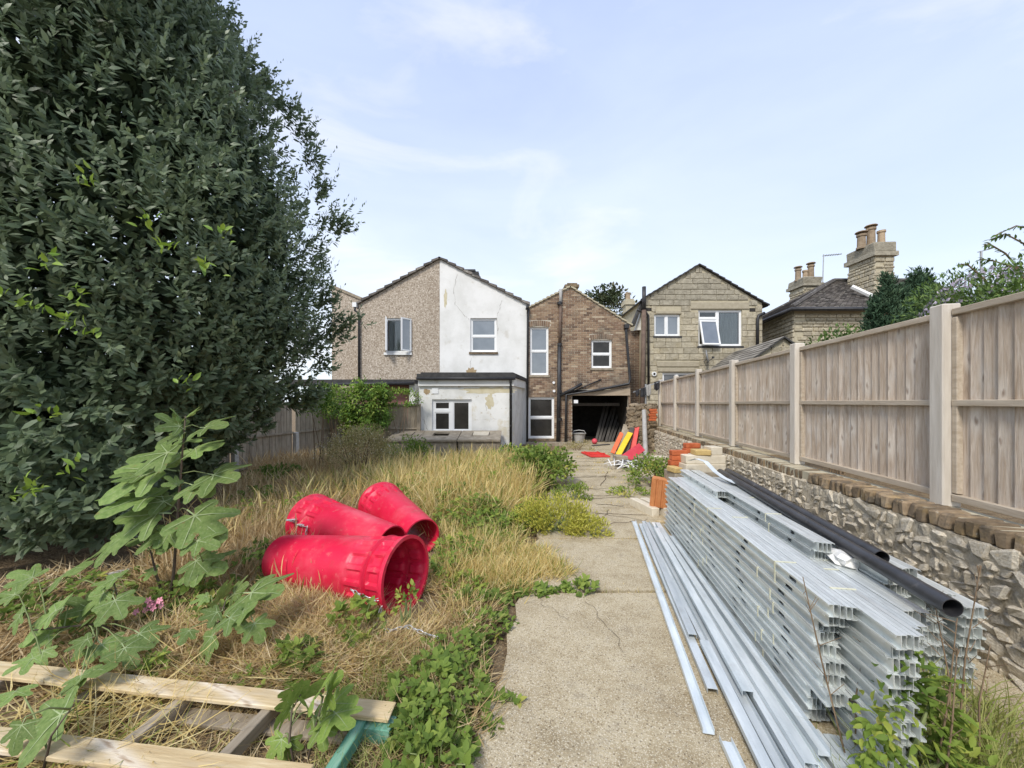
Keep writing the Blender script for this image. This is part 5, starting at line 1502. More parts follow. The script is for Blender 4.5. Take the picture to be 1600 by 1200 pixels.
# ------------------------------------------------------------------ old concrete coal bunkers
def bunker(px0, px1, label, lid):
    t = thing('coal_bunker', label, 'coal bunker', (0, 0, 0), group='row of concrete coal bunkers')
    yf, yb = 10.95, 12.05
    x0, x1 = fx(px0, yf), fx(px1, yf)
    zf, zb2 = .50, .66
    b = MB()
    b.box(x0, x1, yf, yf + .05, 0, zf); b.box(x0, x0 + .05, yf + .05, yb, 0, zf); b.box(x1 - .05, x1, yf + .05, yb, 0, zf); b.box(x0 + .05, x1 - .05, yb - .05, yb, 0, zb2)
    b.add([(x0, yf + .05, zf), (x0, yb, zb2), (x0, yb, zf)], [(0, 1, 2)]); b.add([(x1, yf + .05, zf), (x1, yb, zb2), (x1, yb, zf)], [(0, 2, 1)])
    b.box(x0 + .1, x1 - .1, yf - .018, yf - .001, .1, zf - .08)
    b.build('wall', M['old_concrete'], t)
    T = MB(); xm_ = (x0 + x1) / 2; hw = .22 * (x1 - x0); y0, y1, y2, y3 = yf - .06, yf + .42, yf + .92, yb + .02
    def zz(y): return zf + .003 + (zb2 - zf) * (y - yf) / (yb - yf)
    def slab(a, c, p, q):
        vs = [(x, y, zz(y) + h) for h in (0, .055) for y in (p, q) for x in (a, c)]
        T.add(vs, [(0, 2, 3, 1), (4, 5, 7, 6), (0, 1, 5, 4), (2, 6, 7, 3), (0, 4, 6, 2), (1, 3, 7, 5)])
    e = .03
    slab(x0 - e + .015, x1 + e - .015, y0, y1); slab(x0 - e + .015, x1 + e - .015, y2, y3); slab(x0 - e + .015, xm_ - hw, y1, y2); slab(xm_ + hw, x1 + e - .015, y1, y2)
    T.build('lid', M['old_concrete'], t)
    if lid:
        b = MB(); vs = [(x, y, zz(y) + h) for h in (.04, .075) for y in (y1 + .03, y2 - .02) for x in (xm_ - hw + .03, xm_ + hw - .02)]
        b.add(vs, [(0, 2, 3, 1), (4, 5, 7, 6), (0, 1, 5, 4), (2, 6, 7, 3), (0, 4, 6, 2), (1, 3, 7, 5)]); b.build('hatch', M['cream_block' if lid == 2 else 'old_concrete'], t)
bunker(604, 650.5, 'left concrete coal bunker nearest the end fence', 1)
bunker(653, 713, 'middle concrete coal bunker with an open square hatch', 0)
bunker(716, 781, 'right concrete coal bunker with a pale hatch cover', 2)

# ------------------------------------------------------------------ broken pallet in the foreground
pal = thing('pallet', 'pale broken timber pallet with green painted ends in the near weeds', 'pallet', (-.575, 1.84, .022), rad(-7.3))
def pbar(name, x0, x1, y0, y1, z0, z1, mt, rz=0):
    b = MB(); b.cbox(x1 - x0, y1 - y0, z1 - z0, .003, .004, rk); b.build(name, M[mt], pal, loc=((x0 + x1) / 2, (y0 + y1) / 2, (z0 + z1) / 2), rot=(0, 0, rz))
pbar('plank', -2.45, 0, -.055, .05, .085, .106, 'pallet_wood')
pbar('plank', -2.45, -.19, -.415, -.31, .085, .106, 'pallet_wood', .008)
pbar('plank', -2.45, -.1, -.80, -.69, .085, .106, 'pallet_wood')
for x, mt in ((-.13, 'green_wood'), (-.62, 'pallet_grey'), (-1.10, 'pallet_grey'), (-1.62, 'pallet_grey'), (-2.2, 'pallet_grey')):
    pbar('bearer', x - .025, x + .025, -.82, .03, .021, .084, mt)
pbar('base_plank', -1.35, -.16, -.10, -.01, .0, .02, 'pallet_grey')
pbar('base_plank', -.155, .02, -.075, .012, .0, .07, 'green_wood')
pbar('base_plank', -2.3, -.2, -.5, -.41, .0, .02, 'pallet_grey')
# grey pipe under the evergreen
hollow(Pt(118, 912, 3.35), Pt(220, 886, 3.5), .02, .003, 'grey_pipe', 'grey_conduit', 'thin grey conduit sticking out from under the evergreen tree', 'pipe', None)
NR = np.random.default_rng(2024)


def gz(X, Y): return hump(np.asarray(X, float), np.asarray(Y, float))


# ------------------------------------------------------------------ big evergreen at the left
tree = thing('evergreen_tree', 'huge dark evergreen tree with glossy pointed leaves filling the left side', 'tree', (-5.1, 5.3, 0))
TC = np.array([-5.1, 5.3])
zk = [0.3, .53, .9, 1.28, 1.9, 2.4, 2.85, 4.0, 4.84, 6.05, 6.8, 7.7, 8.6, 9.2]
rk_ = [.45, .60, .92, 1.4, 1.8, 2.1, 2.2, 2.24, 2.0, 1.46, .96, .48, .2, .05]
def Rz(z, cx=None, cy=None):
    r = np.interp(z, zk, rk_)
    if cx is not None:                 # low branches reach out on the near, left side
        f = np.clip(-(cx * .25 + cy * .97), 0, 1) ** .7
        r = np.maximum(r, f * np.interp(z, [.3, .8, 2.4], [2.0, 2.3, 2.5]))
    return r
cl_n = 560
cz = NR.uniform(.4, 8.9, cl_n); ca = NR.uniform(0, 2 * np.pi, cl_n)
cr_ = Rz(cz, np.cos(ca), np.sin(ca)) + NR.normal(0, .22, cl_n) - .34
cpos = np.stack([np.cos(ca) * cr_, np.sin(ca) * cr_, cz], -1)
cpos = np.concatenate([cpos, np.array([(fx(px, Y) + 5.1, Y - 5.3, fz(py, Y)) for px, py, Y in ((30, 760, 2.9), (70, 800, 2.9), (30, 850, 2.8), (110, 840, 3.0), (-30, 800, 2.7), (60, 890, 3.0), (150, 800, 3.2), (10, 700, 2.9), (130, 890, 3.3), (-40, 880, 2.7), (90, 730, 3.0))])])
br_px = [(528, 350, 6.3), (512, 358, 6.2), (538, 512, 6.0), (520, 520, 6.0), (500, 532, 6.0), (505, 470, 6.2), (498, 575, 6.1), (500, 300, 6.3), (484, 258, 6.3), (466, 210, 6.3), (450, 180, 6.2), (425, 160, 6.2), (412, 140, 6.1), (392, 120, 6.0), (385, 150, 6.0), (370, 95, 5.9), (346, 62, 5.9), (342, 30, 5.8), (300, 20, 5.8), (285, -5, 5.8), (478, 615, 6.2), (455, 630, 6.2), (150, 15, 5.4), (230, 25, 5.5), (70, 20, 5.2)]
NBR = len(br_px)
cpos = np.concatenate([cpos, np.array([(fx(px, Y) + 5.1, Y - 5.3, fz(py, Y)) for px, py, Y in br_px])])
keep = (cpos[:, 0] * .3 - cpos[:, 1] * .95 > -1.5)
cpos = cpos[keep]; 
ns = 23
N = len(cpos) * ns
base = np.repeat(cpos, ns, 0)
csz = NR.uniform(.18, .40, len(cpos))
csz[-NBR:] = .10
csz = np.repeat(csz, ns)
sp = base + NR.normal(0, 1, (N, 3)) * csz[:, None] * np.array([.75, .75, 1.0])
outw = sp.copy(); outw[:, 2] = 0; outw = nrm(outw)
rho = np.linalg.norm(sp[:, :2], axis=1); over = np.maximum(0, rho - (Rz(np.clip(sp[:, 2], .3, 9.2), outw[:, 0], outw[:, 1]) - .10))
isbr = np.repeat(np.arange(len(cpos)) >= len(cpos) - NBR, ns)
over[isbr] = 0
sp[:, :2] -= outw[:, :2] * over[:, None] * NR.uniform(.55, 1, N)[:, None]
sp = sp[sp[:, 2] > .25]
wpx = 800 + (sp[:, 0] + TC[0]) / np.maximum(sp[:, 1] + TC[1], .3) * 600
sp = sp[(wpx > -420) & (sp[:, 1] + TC[1] > 1.2)]
N = len(sp)
outw = sp.copy(); outw[:, 2] = 0; outw = nrm(outw)
ax = nrm(outw * NR.uniform(.3, 1.0, (N, 1)) + np.array([0, 0, 1]) * NR.uniform(.15, 1.15, (N, 1)) + NR.normal(0, .25, (N, 3)))
low = sp[:, 2] < 1.9
ax[low] = nrm(ax[low] * np.array([1, 1, .35]))
nl = 11
sl_ = NR.uniform(.12, .27, N)
lead = (NR.random(N) < .13) & (sp[:, 2] > 1.6)          # leading shoots that stand out of the outline
sl_[lead] *= 2.5
ax[lead] = nrm(outw[lead] * .45 + np.array([0, 0, 1.0]) + NR.normal(0, .15, (lead.sum(), 3)))
T = []; D = []; Ln = []; rn = []; Nm = []
srnd = NR.beta(2.2, 2.6, N)
for k in range(nl):
    f = (k + .5) / nl
    ph = k * 2.4 + NR.uniform(0, 6.28, N) * .12 + NR.uniform(0, 6.28)
    a = np.cross(ax, np.array([0.31, .17, .93])); a = nrm(a); b = np.cross(ax, a)
    radv = a * np.cos(ph)[:, None] + b * np.sin(ph)[:, None]
    spread = 1.25 - .85 * f
    d = nrm(ax * (.45 + .65 * f) + radv * spread + NR.normal(0, .14, (N, 3)))
    T.append(sp + ax * (sl_ * f)[:, None]); D.append(d)
    Nm.append(nrm(outw * .85 + ax * .25 - d * .0 + radv * .25 + np.array([0, 0, .40]) + NR.normal(0, .28, (N, 3))))
    Ln.append(NR.uniform(.065, .105, N) * (1.2 - .4 * f) * np.where(low, 1.3, 1.0))
    rn.append(np.clip(srnd * .7 + NR.uniform(0, .3, N), 0, .93))
T = np.concatenate(T) + np.array([TC[0], TC[1], 0]); D = np.concatenate(D); Nm = np.concatenate(Nm); Ln = np.concatenate(Ln); rn = np.concatenate(rn)
Wd = Ln * NR.uniform(.34, .45, len(Ln)) * np.where(T[:, 2] < 1.9, 1.15, 1)
OFF = np.array([TC[0], TC[1], 0])
# the three hundred largest in view are leaves of their own
pw = 800 + T[:, 0] / T[:, 1] * 600; ph_ = 629 - (T[:, 2] - 1.6) / T[:, 1] * 600
vis = (pw > 5) & (pw < 560) & (ph_ > 5) & (ph_ < 940)
facing = np.abs(np.einsum('ij,ij->i', nrm(Nm), nrm(T - np.array([0, 0, 1.6]))))
score = np.where(vis, Ln / np.maximum(np.linalg.norm(T - np.array([0, 0, 1.6]), axis=1), .5) * (.3 + facing), 0)
top = np.argsort(-score)[:300]
mask = np.ones(len(T), bool); mask[top] = False
cr = grow('crown', place(LEAF_T, (T - OFF)[mask], D[mask], Nm[mask], Ln[mask], Wd[mask]), LEAF_F, M['bay'], tree, rn[mask])
tag(cr, kind='stuff')
lm = []
for k in range(5):
    b = MB(); r_ = .15 + .16 * k
    b.add([(x * .34, y, z) for x, y, z in LEAF2_T], LEAF2_F, 0, r_); lm.append(b.mesh('leaf', M['bay']))
for i in top:
    d = Vector(D[i]).normalized(); n_ = Vector(Nm[i]); s_ = d.cross(n_).normalized(); n_ = s_.cross(d)
    m_ = Matrix((s_, d, n_)).transposed().to_4x4(); m_.translation = Vector(T[i] - OFF)
    o = link_mesh('leaf', lm[int(NR.integers(5))], tree); o.matrix_local = m_ @ Matrix.Diagonal((Ln[i] * 1.05, Ln[i] * 1.05, Ln[i], 1))
# inner foliage that closes the crown
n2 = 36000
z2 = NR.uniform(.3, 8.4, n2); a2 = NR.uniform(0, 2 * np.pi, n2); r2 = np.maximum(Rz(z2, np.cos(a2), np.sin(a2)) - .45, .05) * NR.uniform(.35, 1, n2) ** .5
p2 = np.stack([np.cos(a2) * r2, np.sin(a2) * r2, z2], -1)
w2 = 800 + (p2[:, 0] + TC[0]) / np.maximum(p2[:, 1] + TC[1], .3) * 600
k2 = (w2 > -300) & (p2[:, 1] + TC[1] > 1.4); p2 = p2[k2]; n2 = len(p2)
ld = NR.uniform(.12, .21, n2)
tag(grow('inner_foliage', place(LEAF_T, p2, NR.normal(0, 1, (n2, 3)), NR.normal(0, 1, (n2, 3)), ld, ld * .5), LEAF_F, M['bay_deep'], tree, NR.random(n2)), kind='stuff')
# fresh shoots
yc = np.array([(12, 470, 2.75), (45, 480, 2.75), (120, 470, 2.8), (105, 500, 2.8), (130, 520, 2.8), (40, 770, 2.9), (55, 762, 2.9), (235, 345, 3.0), (140, 285, 3.1), (255, 390, 3.0), (75, 410, 2.8), (285, 595, 3.05), (320, 420, 3.1), (350, 370, 3.2), (70, 640, 2.9), (105, 735, 2.9)])
TT = []; 
for px, py, Y in yc:
    c = np.array([fx(px, Y), Y, fz(py, Y)])
    for k in range(9): TT.append(c + NR.normal(0, .035, 3))
TT = np.array(TT); n3 = len(TT); d3 = nrm(NR.normal(0, .8, (n3, 3)) + np.array([.3, -.4, .8])); l3 = NR.uniform(.05, .10, n3)
tag(grow('young_leaves', place(LEAF2_T, TT - OFF, d3, NR.normal(0, .5, (n3, 3)) + np.array([0, -.5, .8]), l3, l3 * .42), LEAF2_F, M['bay_young'], tree, NR.random(n3)), kind='stuff')
b = MB(); b.tube([(0, 0, -.1), (.05, 0, .8), (-.05, .1, 2.2), (.0, 0, 4), (0, 0, 7.4)], [.20, .16, .13, .09, .03], 10); b.build('trunk', M['bark'], tree, smooth=True)
rt = random.Random(5)
for k in range(16):
    a = rt.uniform(0, 6.28); z0 = rt.uniform(.3, 5.5); L = float(Rz(z0)) * .7
    b = MB(); b.tube([(0, 0, z0), (math.cos(a) * L * .5, math.sin(a) * L * .5, z0 + .35), (math.cos(a) * L, math.sin(a) * L, z0 + .95)], [.06, .04, .015], 6); b.build('limb', M['bark'], tree, smooth=True)


# ------------------------------------------------------------------ leafy masses
def mass(name, label, cat, c, r, n, L, mt, tpl=1, wr=.55, stems=7, group=None, seed=1, up=.6, hollow_=.45, droop=0.0, stem_mat='twig', part='foliage', flat_bottom=True, lump=.18, bits=None, yaw=0.0):
    rg_ = np.random.default_rng(seed)
    c = np.array(c, float); r = np.array(r, float)
    t = thing(name, label, cat, (c[0], c[1], 0), group=group)
    nb = max(6, n // 60)
    bc = nrm(rg_.normal(0, 1, (nb, 3)))
    if flat_bottom: bc[:, 2] = np.abs(bc[:, 2]) * 1.0 - .05
    bc = bc * (rg_.uniform(hollow_, 1, (nb, 1)) ** .6)
    idx = rg_.integers(0, nb, n)
    v = bc[idx] + rg_.normal(0, lump, (n, 3))
    v *= np.minimum(1, 1.16 / np.maximum(np.linalg.norm(v, axis=1, keepdims=True), 1e-6))
    P_ = v * r
    dirs = nrm(nrm(v) * .8 + rg_.normal(0, .55, (n, 3)) + np.array([0, 0, up - droop]))
    nor = nrm(nrm(v) * .6 + np.array([0, -.15, .9]) + rg_.normal(0, .35, (n, 3)))
    l = L * rg_.uniform(.6, 1.25, n)
    P_[:, 2] += c[2]
    if flat_bottom: P_[:, 2] = np.maximum(P_[:, 2], .02 + rg_.uniform(0, .04, n))
    tp, tf = (LEAF2_T, LEAF2_F) if tpl == 2 else (LEAF_T, LEAF_F)
    shade = np.clip(.5 + .22 * rg_.normal(0, 1, nb)[idx] + .16 * rg_.normal(0, 1, n), 0, 1)
    o = grow(part, place(tp, P_, dirs, nor, l, l * wr), tf, M[mt], t, shade)
    tag(o, kind='stuff')
    if stems:
        b = MB(); rr = random.Random(seed)
        for k in range(stems):
            q = bc[rr.randrange(nb)] * r * .9; q = Vector(q); q.z += c[2]
            q0 = Vector((rr.uniform(-.2, .2) * r[0], rr.uniform(-.2, .2) * r[1], -.02))
            b.tube([q0, q0.lerp(q, .5) + Vector((0, 0, .1 * r[2])), q], [.012 + .006 * r[2], .009, .004], 5)
        tag(b.build('stems', M[stem_mat], t), kind='stuff')
    if bits:
        m2, nn, l2 = bits
        v2 = nrm(rg_.normal(0, 1, (nn, 3))); v2[:, 2] = np.abs(v2[:, 2]); v2[:, 1] -= .3
        p2_ = v2 * r * 1.02; p2_[:, 2] += c[2]
        ls_ = l2 * rg_.uniform(.6, 1.3, nn)
        tag(grow('flowers', place(LEAF_T, p2_, rg_.normal(0, .6, (nn, 3)) + np.array([0, 0, .6]), rg_.normal(0, 1, (nn, 3)), ls_, ls_ * .6), LEAF_F, M[m2], t, rg_.random(nn)), kind='stuff')
    return t


def trifol(name, label, cat, cs, n, L, mt, seed, group=None, hgt=.3, runners=3, spread=1.0):
    """bramble-like ground cover: leaflets in threes on arching stems; cs = list of (x,y,rx,ry,h)"""
    rg_ = np.random.default_rng(seed)
    x0, y0 = cs[0][0], cs[0][1]
    t = thing(name, label, cat, (x0, y0, 0), group=group)
    wts = np.array([q[2] * q[3] for q in cs]); wts = wts / wts.sum()
    which = rg_.choice(len(cs), n, p=wts)
    q = np.array(cs)[which]
    a = rg_.uniform(0, 2 * np.pi, n); rr = np.sqrt(rg_.random(n))
    X = q[:, 0] + np.cos(a) * rr * q[:, 2] * 1.0; Y = q[:, 1] + np.sin(a) * rr * q[:, 3]
    hz = q[:, 4] * np.sqrt(np.maximum(.05, 1 - rr ** 2)) * rg_.uniform(.35, 1.08, n)
    Z = gz(X, Y) + hz + .01
    Pc = np.stack([X, Y, Z], -1)
    out = np.stack([np.cos(a) * q[:, 2], np.sin(a) * q[:, 3], .25 * np.ones(n)], -1)
    hd = nrm(nrm(out) + rg_.normal(0, .7, (n, 3)) * np.array([1, 1, .4]))
    nm = nrm(np.array([0, -.25, 1]) + nrm(out) * .45 * rr[:, None] + rg_.normal(0, .3, (n, 3)))
    ls = L * rg_.uniform(.65, 1.25, n)
    sh = np.clip(rg_.beta(2, 2.4, n) * .9 + rg_.normal(0, .08, n), 0, 1)
    TT, DD, NN_, LL, SS = [], [], [], [], []
    sdv = nrm(np.cross(hd, nm))
    for k, w in enumerate((0, 1.15, -1.15)):
        d = nrm(hd * math.cos(w) + sdv * math.sin(w) + rg_.normal(0, .1, (n, 3)))
        TT.append(Pc); DD.append(d); NN_.append(nm); LL.append(ls * (1 if k == 0 else .85)); SS.append(np.clip(sh + rg_.normal(0, .05, n), 0, 1))
    TT = np.concatenate(TT); DD = np.concatenate(DD); NN_ = np.concatenate(NN_); LL = np.concatenate(LL); SS = np.concatenate(SS)
    TT = TT - np.array([x0, y0, 0])
    tag(grow('foliage', place(LEAF2_T, TT, DD, NN_, LL, LL * .60), LEAF2_F, M[mt], t, SS), kind='stuff')
    b = MB(); r2 = random.Random(seed)
    for k in range(min(n // 6, 90)):
        i = r2.randrange(n); p = Vector(Pc[i]); g = Vector((p.x * .7 + q[i][0] * .3 + r2.uniform(-.05, .05), p.y * .7 + q[i][1] * .3, float(gz(p.x, p.y)) - .01))
        b.tube([g - Vector((x0, y0, 0)), (g.lerp(p, .6) + Vector((0, 0, .05))) - Vector((x0, y0, 0)), p - Vector((x0, y0, 0))], .0028, 4, False)
    if b.v: tag(b.build('stems', M['stem_green'], t), kind='stuff')
    return t


# ------------------------------------------------------------------ dry grass
def blades(name, patches, n, mt, seed, kind='tuft', parent=None, excl=True):
    """patches: (x, y, rx, ry, h, lean, weight)"""
    rg_ = np.random.default_rng(seed)
    pa = np.array([q[:6] for q in patches]); w = np.array([q[6] for q in patches], float); w /= w.sum()
    q = pa[rg_.choice(len(pa), n, p=w)]
    a = rg_.uniform(0, 2 * np.pi, n); rr = np.sqrt(rg_.random(n))
    # tufts
    X = q[:, 0] + np.cos(a) * rr * q[:, 2]; Y = q[:, 1] + np.sin(a) * rr * q[:, 3]
    tx = np.round(X / .17) * .17 + .05 * np.sin(X * 37); ty = np.round(Y / .17) * .17 + .05 * np.cos(Y * 31)
    if kind == 'tuft':
        m_ = rg_.random(n) < .6
        X = np.where(m_, tx + rg_.normal(0, .035, n), X); Y = np.where(m_, ty + rg_.normal(0, .035, n), Y)
    ok = Y > 1.05
    if excl:
        u = X - Y * K
        ok &= (u < -.30 - .12 * rg_.random(n)) | (q[:, 5] > 5)
        # not through the chutes
        for (A, B, R0, R1) in (((-2.04, 3.42), (-.80, 2.93), .19, .26), ((-1.16, 3.70), (-2.24, 4.28), .19, .26), ((-.93, 3.98), (-1.70, 4.98), .19, .26)):
            A = np.array(A); B = np.array(B); d = B - A; L2 = d @ d
            tt = ((X - A[0]) * d[0] + (Y - A[1]) * d[1]) / L2
            cx, cy = A[0] + np.clip(tt, -.03, 1.05) * d[0], A[1] + np.clip(tt, -.03, 1.05) * d[1]
            ds = np.hypot(X - cx, Y - cy)
            ok &= ds > (R0 + (R1 - R0) * np.clip(tt, 0, 1)) * .92
    X, Y, q = X[ok], Y[ok], q[ok]; n = len(X)
    h = q[:, 4] * rg_.uniform(.45, 1.15, n)
    P_ = np.stack([X, Y, gz(X, Y) - .01], -1)
    wind = np.array([.35, -.1, 0])
    az = rg_.uniform(0, 2 * np.pi, n)
    sd_ = np.stack([np.cos(az), np.sin(az), np.zeros(n)], -1)
    lean = q[:, 5] % 5
    d = nrm(np.array([0, 0, 1]) + sd_ * (lean * rg_.uniform(.05, 1.9, n) ** 1.0)[:, None] + wind * (lean * .45)[:, None] + rg_.normal(0, .12, (n, 3)))
    if kind == 'flat':
        inpal = (np.abs(Y - 1.7) < .42) & (X > -3) & (X < -.5)
        P_[:, 2] += rg_.uniform(.0, .07, n) * np.where(inpal, .4, 1)
        d = nrm(sd_ + np.array([0, 0, 1]) * (rg_.uniform(-.02, .28, n) * np.where(inpal, .35, 1))[:, None])
        nn = np.tile(np.array([0, 0, 1.0]), (n, 1)) + rg_.normal(0, .3, (n, 3))
    else:
        nn = np.cross(d, np.cross(d + sd_ * .01, rg_.normal(0, 1, (n, 3)))) + sd_ * .4
    dist = np.maximum(np.hypot(X, Y), 1.2)
    wd_ = rg_.uniform(.0034, .0082, n) * np.clip(dist / 2.6, .8, 3.0)
    sh = np.clip(.16 + rg_.beta(2, 1.7, n) * .80 + .07 * np.sin(X * 2.3 + Y * 1.9), 0, .93)
    sh[rg_.random(n) < .13] = 1.0
    if kind == 'seed':
        h = h * 1.22; wd_ = wd_ * 1.05; nn = np.cross(d, rg_.normal(0, 1, (n, 3)))
    o = grow(name, place(SEED_T if kind == 'seed' else BLADE_T, P_, d, nn, h, wd_), SEED_F if kind == 'seed' else BLADE_F, M[mt], parent, sh)
    tag(o, kind='stuff')
    return o


tag(blades('tall_dry_grass', [(-1.0, 7.2, 1.5, 1.7, .60, .6, 3.2), (-1.7, 8.2, 2.0, .8, .31, .4, 1.6), (-.6, 5.6, .9, .7, .44, .5, 1.0), (-2.5, 6.6, .9, 1.2, .46, .4, 1.2), (-.3, 9.2, .8, 1.0, .40, .4, .9), (.15, 7.9, .5, .5, .4, .4, .4)], 19000, 'straw', 1),
    'tall straw-coloured grass standing across the middle of the garden', 'grass')
tag(blades('seeding_grass', [(-1.0, 7.2, 1.5, 1.7, .55, .5, 3.0), (-1.7, 8.2, 2.0, .9, .34, .45, 1.5), (-.6, 5.6, .9, .7, .46, .6, 1.0), (-2.6, 6.2, 1.0, 1.4, .46, .5, 1.2), (-.3, 9.0, .8, 1.0, .44, .5, .8), (-2.9, 4.6, .9, 1.2, .42, .6, .8), (-.3, 3.6, .4, .5, .26, .8, .5), (-1.75, 3.02, .22, .1, .30, .8, .25), (-1.3, 2.9, .3, .08, .22, .8, .2), (-1.4, 4.15, .3, .15, .3, .8, .2)], 4000, 'straw', 8, 'seed'),
    'dry grass stems with feathery seed heads rising above the tall grass', 'grass')
tag(blades('brown_grass', [(-2.9, 5.2, 1.0, 1.3, .40, .55, 1.6), (-2.7, 3.9, .75, .8, .34, .7, 1.2), (-3.6, 6.8, 1.2, 1.3, .42, .5, 1.2), (-4.3, 8.9, 1.5, 1.5, .5, .45, 1.0), (-1.9, 5.2, .5, .4, .3, .6, .5)], 22000, 'straw_brown', 2),
    'brownish dry grass to the left of the red chutes', 'grass')
tag(blades('path_edge_grass', [(-.28, 3.75, .42, .55, .24, .75, 1.3), (-.15, 3.35, .32, .22, .22, .7, .9), (-.45, 4.5, .6, .4, .25, .7, .8), (-.5, 3.1, .35, .4, .2, .9, .6), (.02, 5.2, .3, .3, .25, .6, .3), (.30, 3.6, .24, .2, .17, 5.8, .6), (.2, 3.95, .2, .25, .16, 5.8, .35)], 10000, 'straw', 3),
    'low dry grass fringing the path beside the chutes', 'grass')
tag(blades('flattened_straw', [(-1.55, 2.55, .8, .45, .26, .5, 1.6), (-.75, 2.45, .45, .4, .2, .5, .9), (-.42, 2.0, .3, .4, .22, .5, .5), (-1.9, 2.25, .8, .3, .25, .5, .9), (-1.3, 1.65, 1.0, .35, .16, .5, .6), (-2.7, 3.2, .7, .6, .26, .5, .6), (-.55, 2.75, .4, .5, .2, .5, 1.0), (-2.0, 4.4, 1.2, 1.2, .25, .5, .6)], 17000, 'straw_brown', 4, 'flat'),
    'matted brown straw lying on the soil in front of the chutes', 'straw')
tag(blades('pale_straw', [(-1.5, 2.45, .9, .4, .30, .5, 1.2), (-1.75, 1.7, .8, .3, .18, .5, .4), (-.8, 2.7, .5, .4, .25, .5, .6), (-2.4, 2.9, .6, .5, .3, .5, .5)], 4200, 'straw', 5, 'flat'),
    'paler straw stalks scattered over the matted brown straw', 'straw')
lo_ = blades('long_straw', [(-2.1, 1.86, .45, .16, .42, .5, 1.2), (-1.75, 1.66, .4, .14, .42, .5, 1.0)], 260, 'straw', 9, 'flat')
lo_.location.z = .075
tag(lo_, 'long golden straw stalks strewn over and between the pallet planks', 'straw')
tag(blades('leaf_litter', [(-3.3, 3.0, .9, .7, .22, .5, 1.0), (-3.0, 2.4, .7, .4, .22, .5, .7), (-2.9, 3.9, .6, .6, .2, .5, .6)], 6000, 'straw_brown', 10, 'flat'),
    'dark brown litter of stalks on the soil under the evergreen', 'litter')
tag(blades('green_grass', [(-.55, 1.95, .35, .45, .16, .8, 1), (-1.0, 5.0, 1.0, .7, .22, .6, .9), (-2.3, 8.4, 2.2, 1.8, .35, .5, 1.1), (-.2, 4.9, .4, .3, .2, .7, .5), (-3.4, 5.8, .9, 1.2, .28, .6, .5), (.25, 6.8, .35, .5, .2, .6, .5)], 7500, 'green_grass', 6),
    'thin green grass mixed through the dry grass', 'grass')
jt = []
for ju, jy, jw in ((.25, 3.19, .55), (.2, 4.42, .6), (.7, 4.42, .3), (.45, 5.7, .7), (.5, 7.2, .7), (.6, 8.7, .8), (.7, 10.3, .8)):
    q = W(ju, jy); jt.append((q.x, q.y, jw, .022, .07, 5.8, jw))
rq = random.Random(3)
for k in range(14):
    q = W(rq.uniform(-.2, 1.1), 5.0 + k * .5); jt.append((q.x, q.y, rq.uniform(.15, .4), .035, .09, 5.9, .35))
tag(blades('joint_grass', jt, 2200, 'straw', 31, excl=False), 'short dry grass and moss growing in the joints between the path slabs', 'grass')
tag(blades('wall_foot_grass', [(1.85, 1.62, .32, .25, .32, 5.7, 1.2), (2.2, 1.85, .25, .3, .30, 5.8, .7), (1.55, 1.5, .2, .2, .2, 5.8, .5)], 1500, 'green_grass', 7, excl=False),
    'yellow-green grass at the foot of the rubble wall in the near corner', 'grass')

# ------------------------------------------------------------------ weeds and shrubs
trifol('bramble_patch', 'low green bramble leaves spilling over the path edge in the foreground', 'bramble', [(-.40, 2.05, .28, .34, .16), (-.33, 1.60, .21, .24, .15), (-.40, 1.82, .17, .26, .14), (-.36, 2.4, .26, .2, .12), (-.2, 2.7, .22, .16, .09)], 620, .054, 'bramble', 11)
trifol('bramble_runner', 'short bramble runner creeping onto the bare concrete slab', 'bramble', [(-.10, 2.02, .16, .035, .05), (-.10, 1.86, .06, .05, .03)], 34, .05, 'bramble', 12)
trifol('bramble_runner', 'line of bramble leaves along the joint between two path slabs', 'bramble', [(.12, 3.18, .40, .10, .07), (.58, 3.22, .16, .12, .09), (-.3, 3.0, .3, .1, .09)], 190, .06, 'bramble', 13)
trifol('weed_clump', 'green leafy weeds growing round the chain below the front chute mouth', 'weed', [(-1.02, 2.55, .17, .13, .24), (-.98, 2.42, .1, .08, .1)], 62, .062, 'weed', 14)
trifol('weed_clump', 'leafy weeds between the rear chute and the path', 'weed', [(-.55, 5.0, .5, .45, .34), (-.3, 4.6, .35, .25, .24), (-.85, 5.6, .4, .4, .35)], 560, .062, 'weed', 15)
trifol('weed_clump', 'yellow-green weeds behind the front chute mouth', 'weed', [(-.50, 3.85, .28, .3, .22), (-.15, 4.55, .3, .18, .2), (-.2, 4.3, .25, .2, .12)], 330, .055, 'weed', 16)
trifol('weed_clump', 'bluish green weeds in front of the pallet sprout', 'weed', [(-1.27, 2.28, .16, .1, .14), (-1.15, 2.12, .1, .06, .09)], 60, .065, 'bramble', 17)
trifol('weed_clump', 'leafy weeds among brown grass behind the fig sapling', 'weed', [(-2.3, 3.5, .3, .35, .3), (-3.3, 4.0, .4, .4, .3)], 200, .065, 'bramble', 18)
trifol('weed_clump', 'leafy green weeds round the foot of the tall fig sapling', 'weed', [(-2.5, 2.95, .32, .22, .22), (-2.05, 2.8, .25, .2, .2), (-2.9, 2.7, .3, .25, .18)], 260, .06, 'bramble', 61)
trifol('weed_clump', 'small bright weeds just behind the long pallet plank', 'weed', [(-1.45, 2.12, .14, .07, .1), (-2.05, 2.2, .12, .07, .12)], 40, .05, 'weed', 62)
trifol('weed_clump', 'trailing weeds in the dry grass right of the big chute mouth', 'weed', [(-.35, 3.2, .22, .2, .14), (-.6, 3.45, .18, .2, .18)], 150, .052, 'weed', 63)
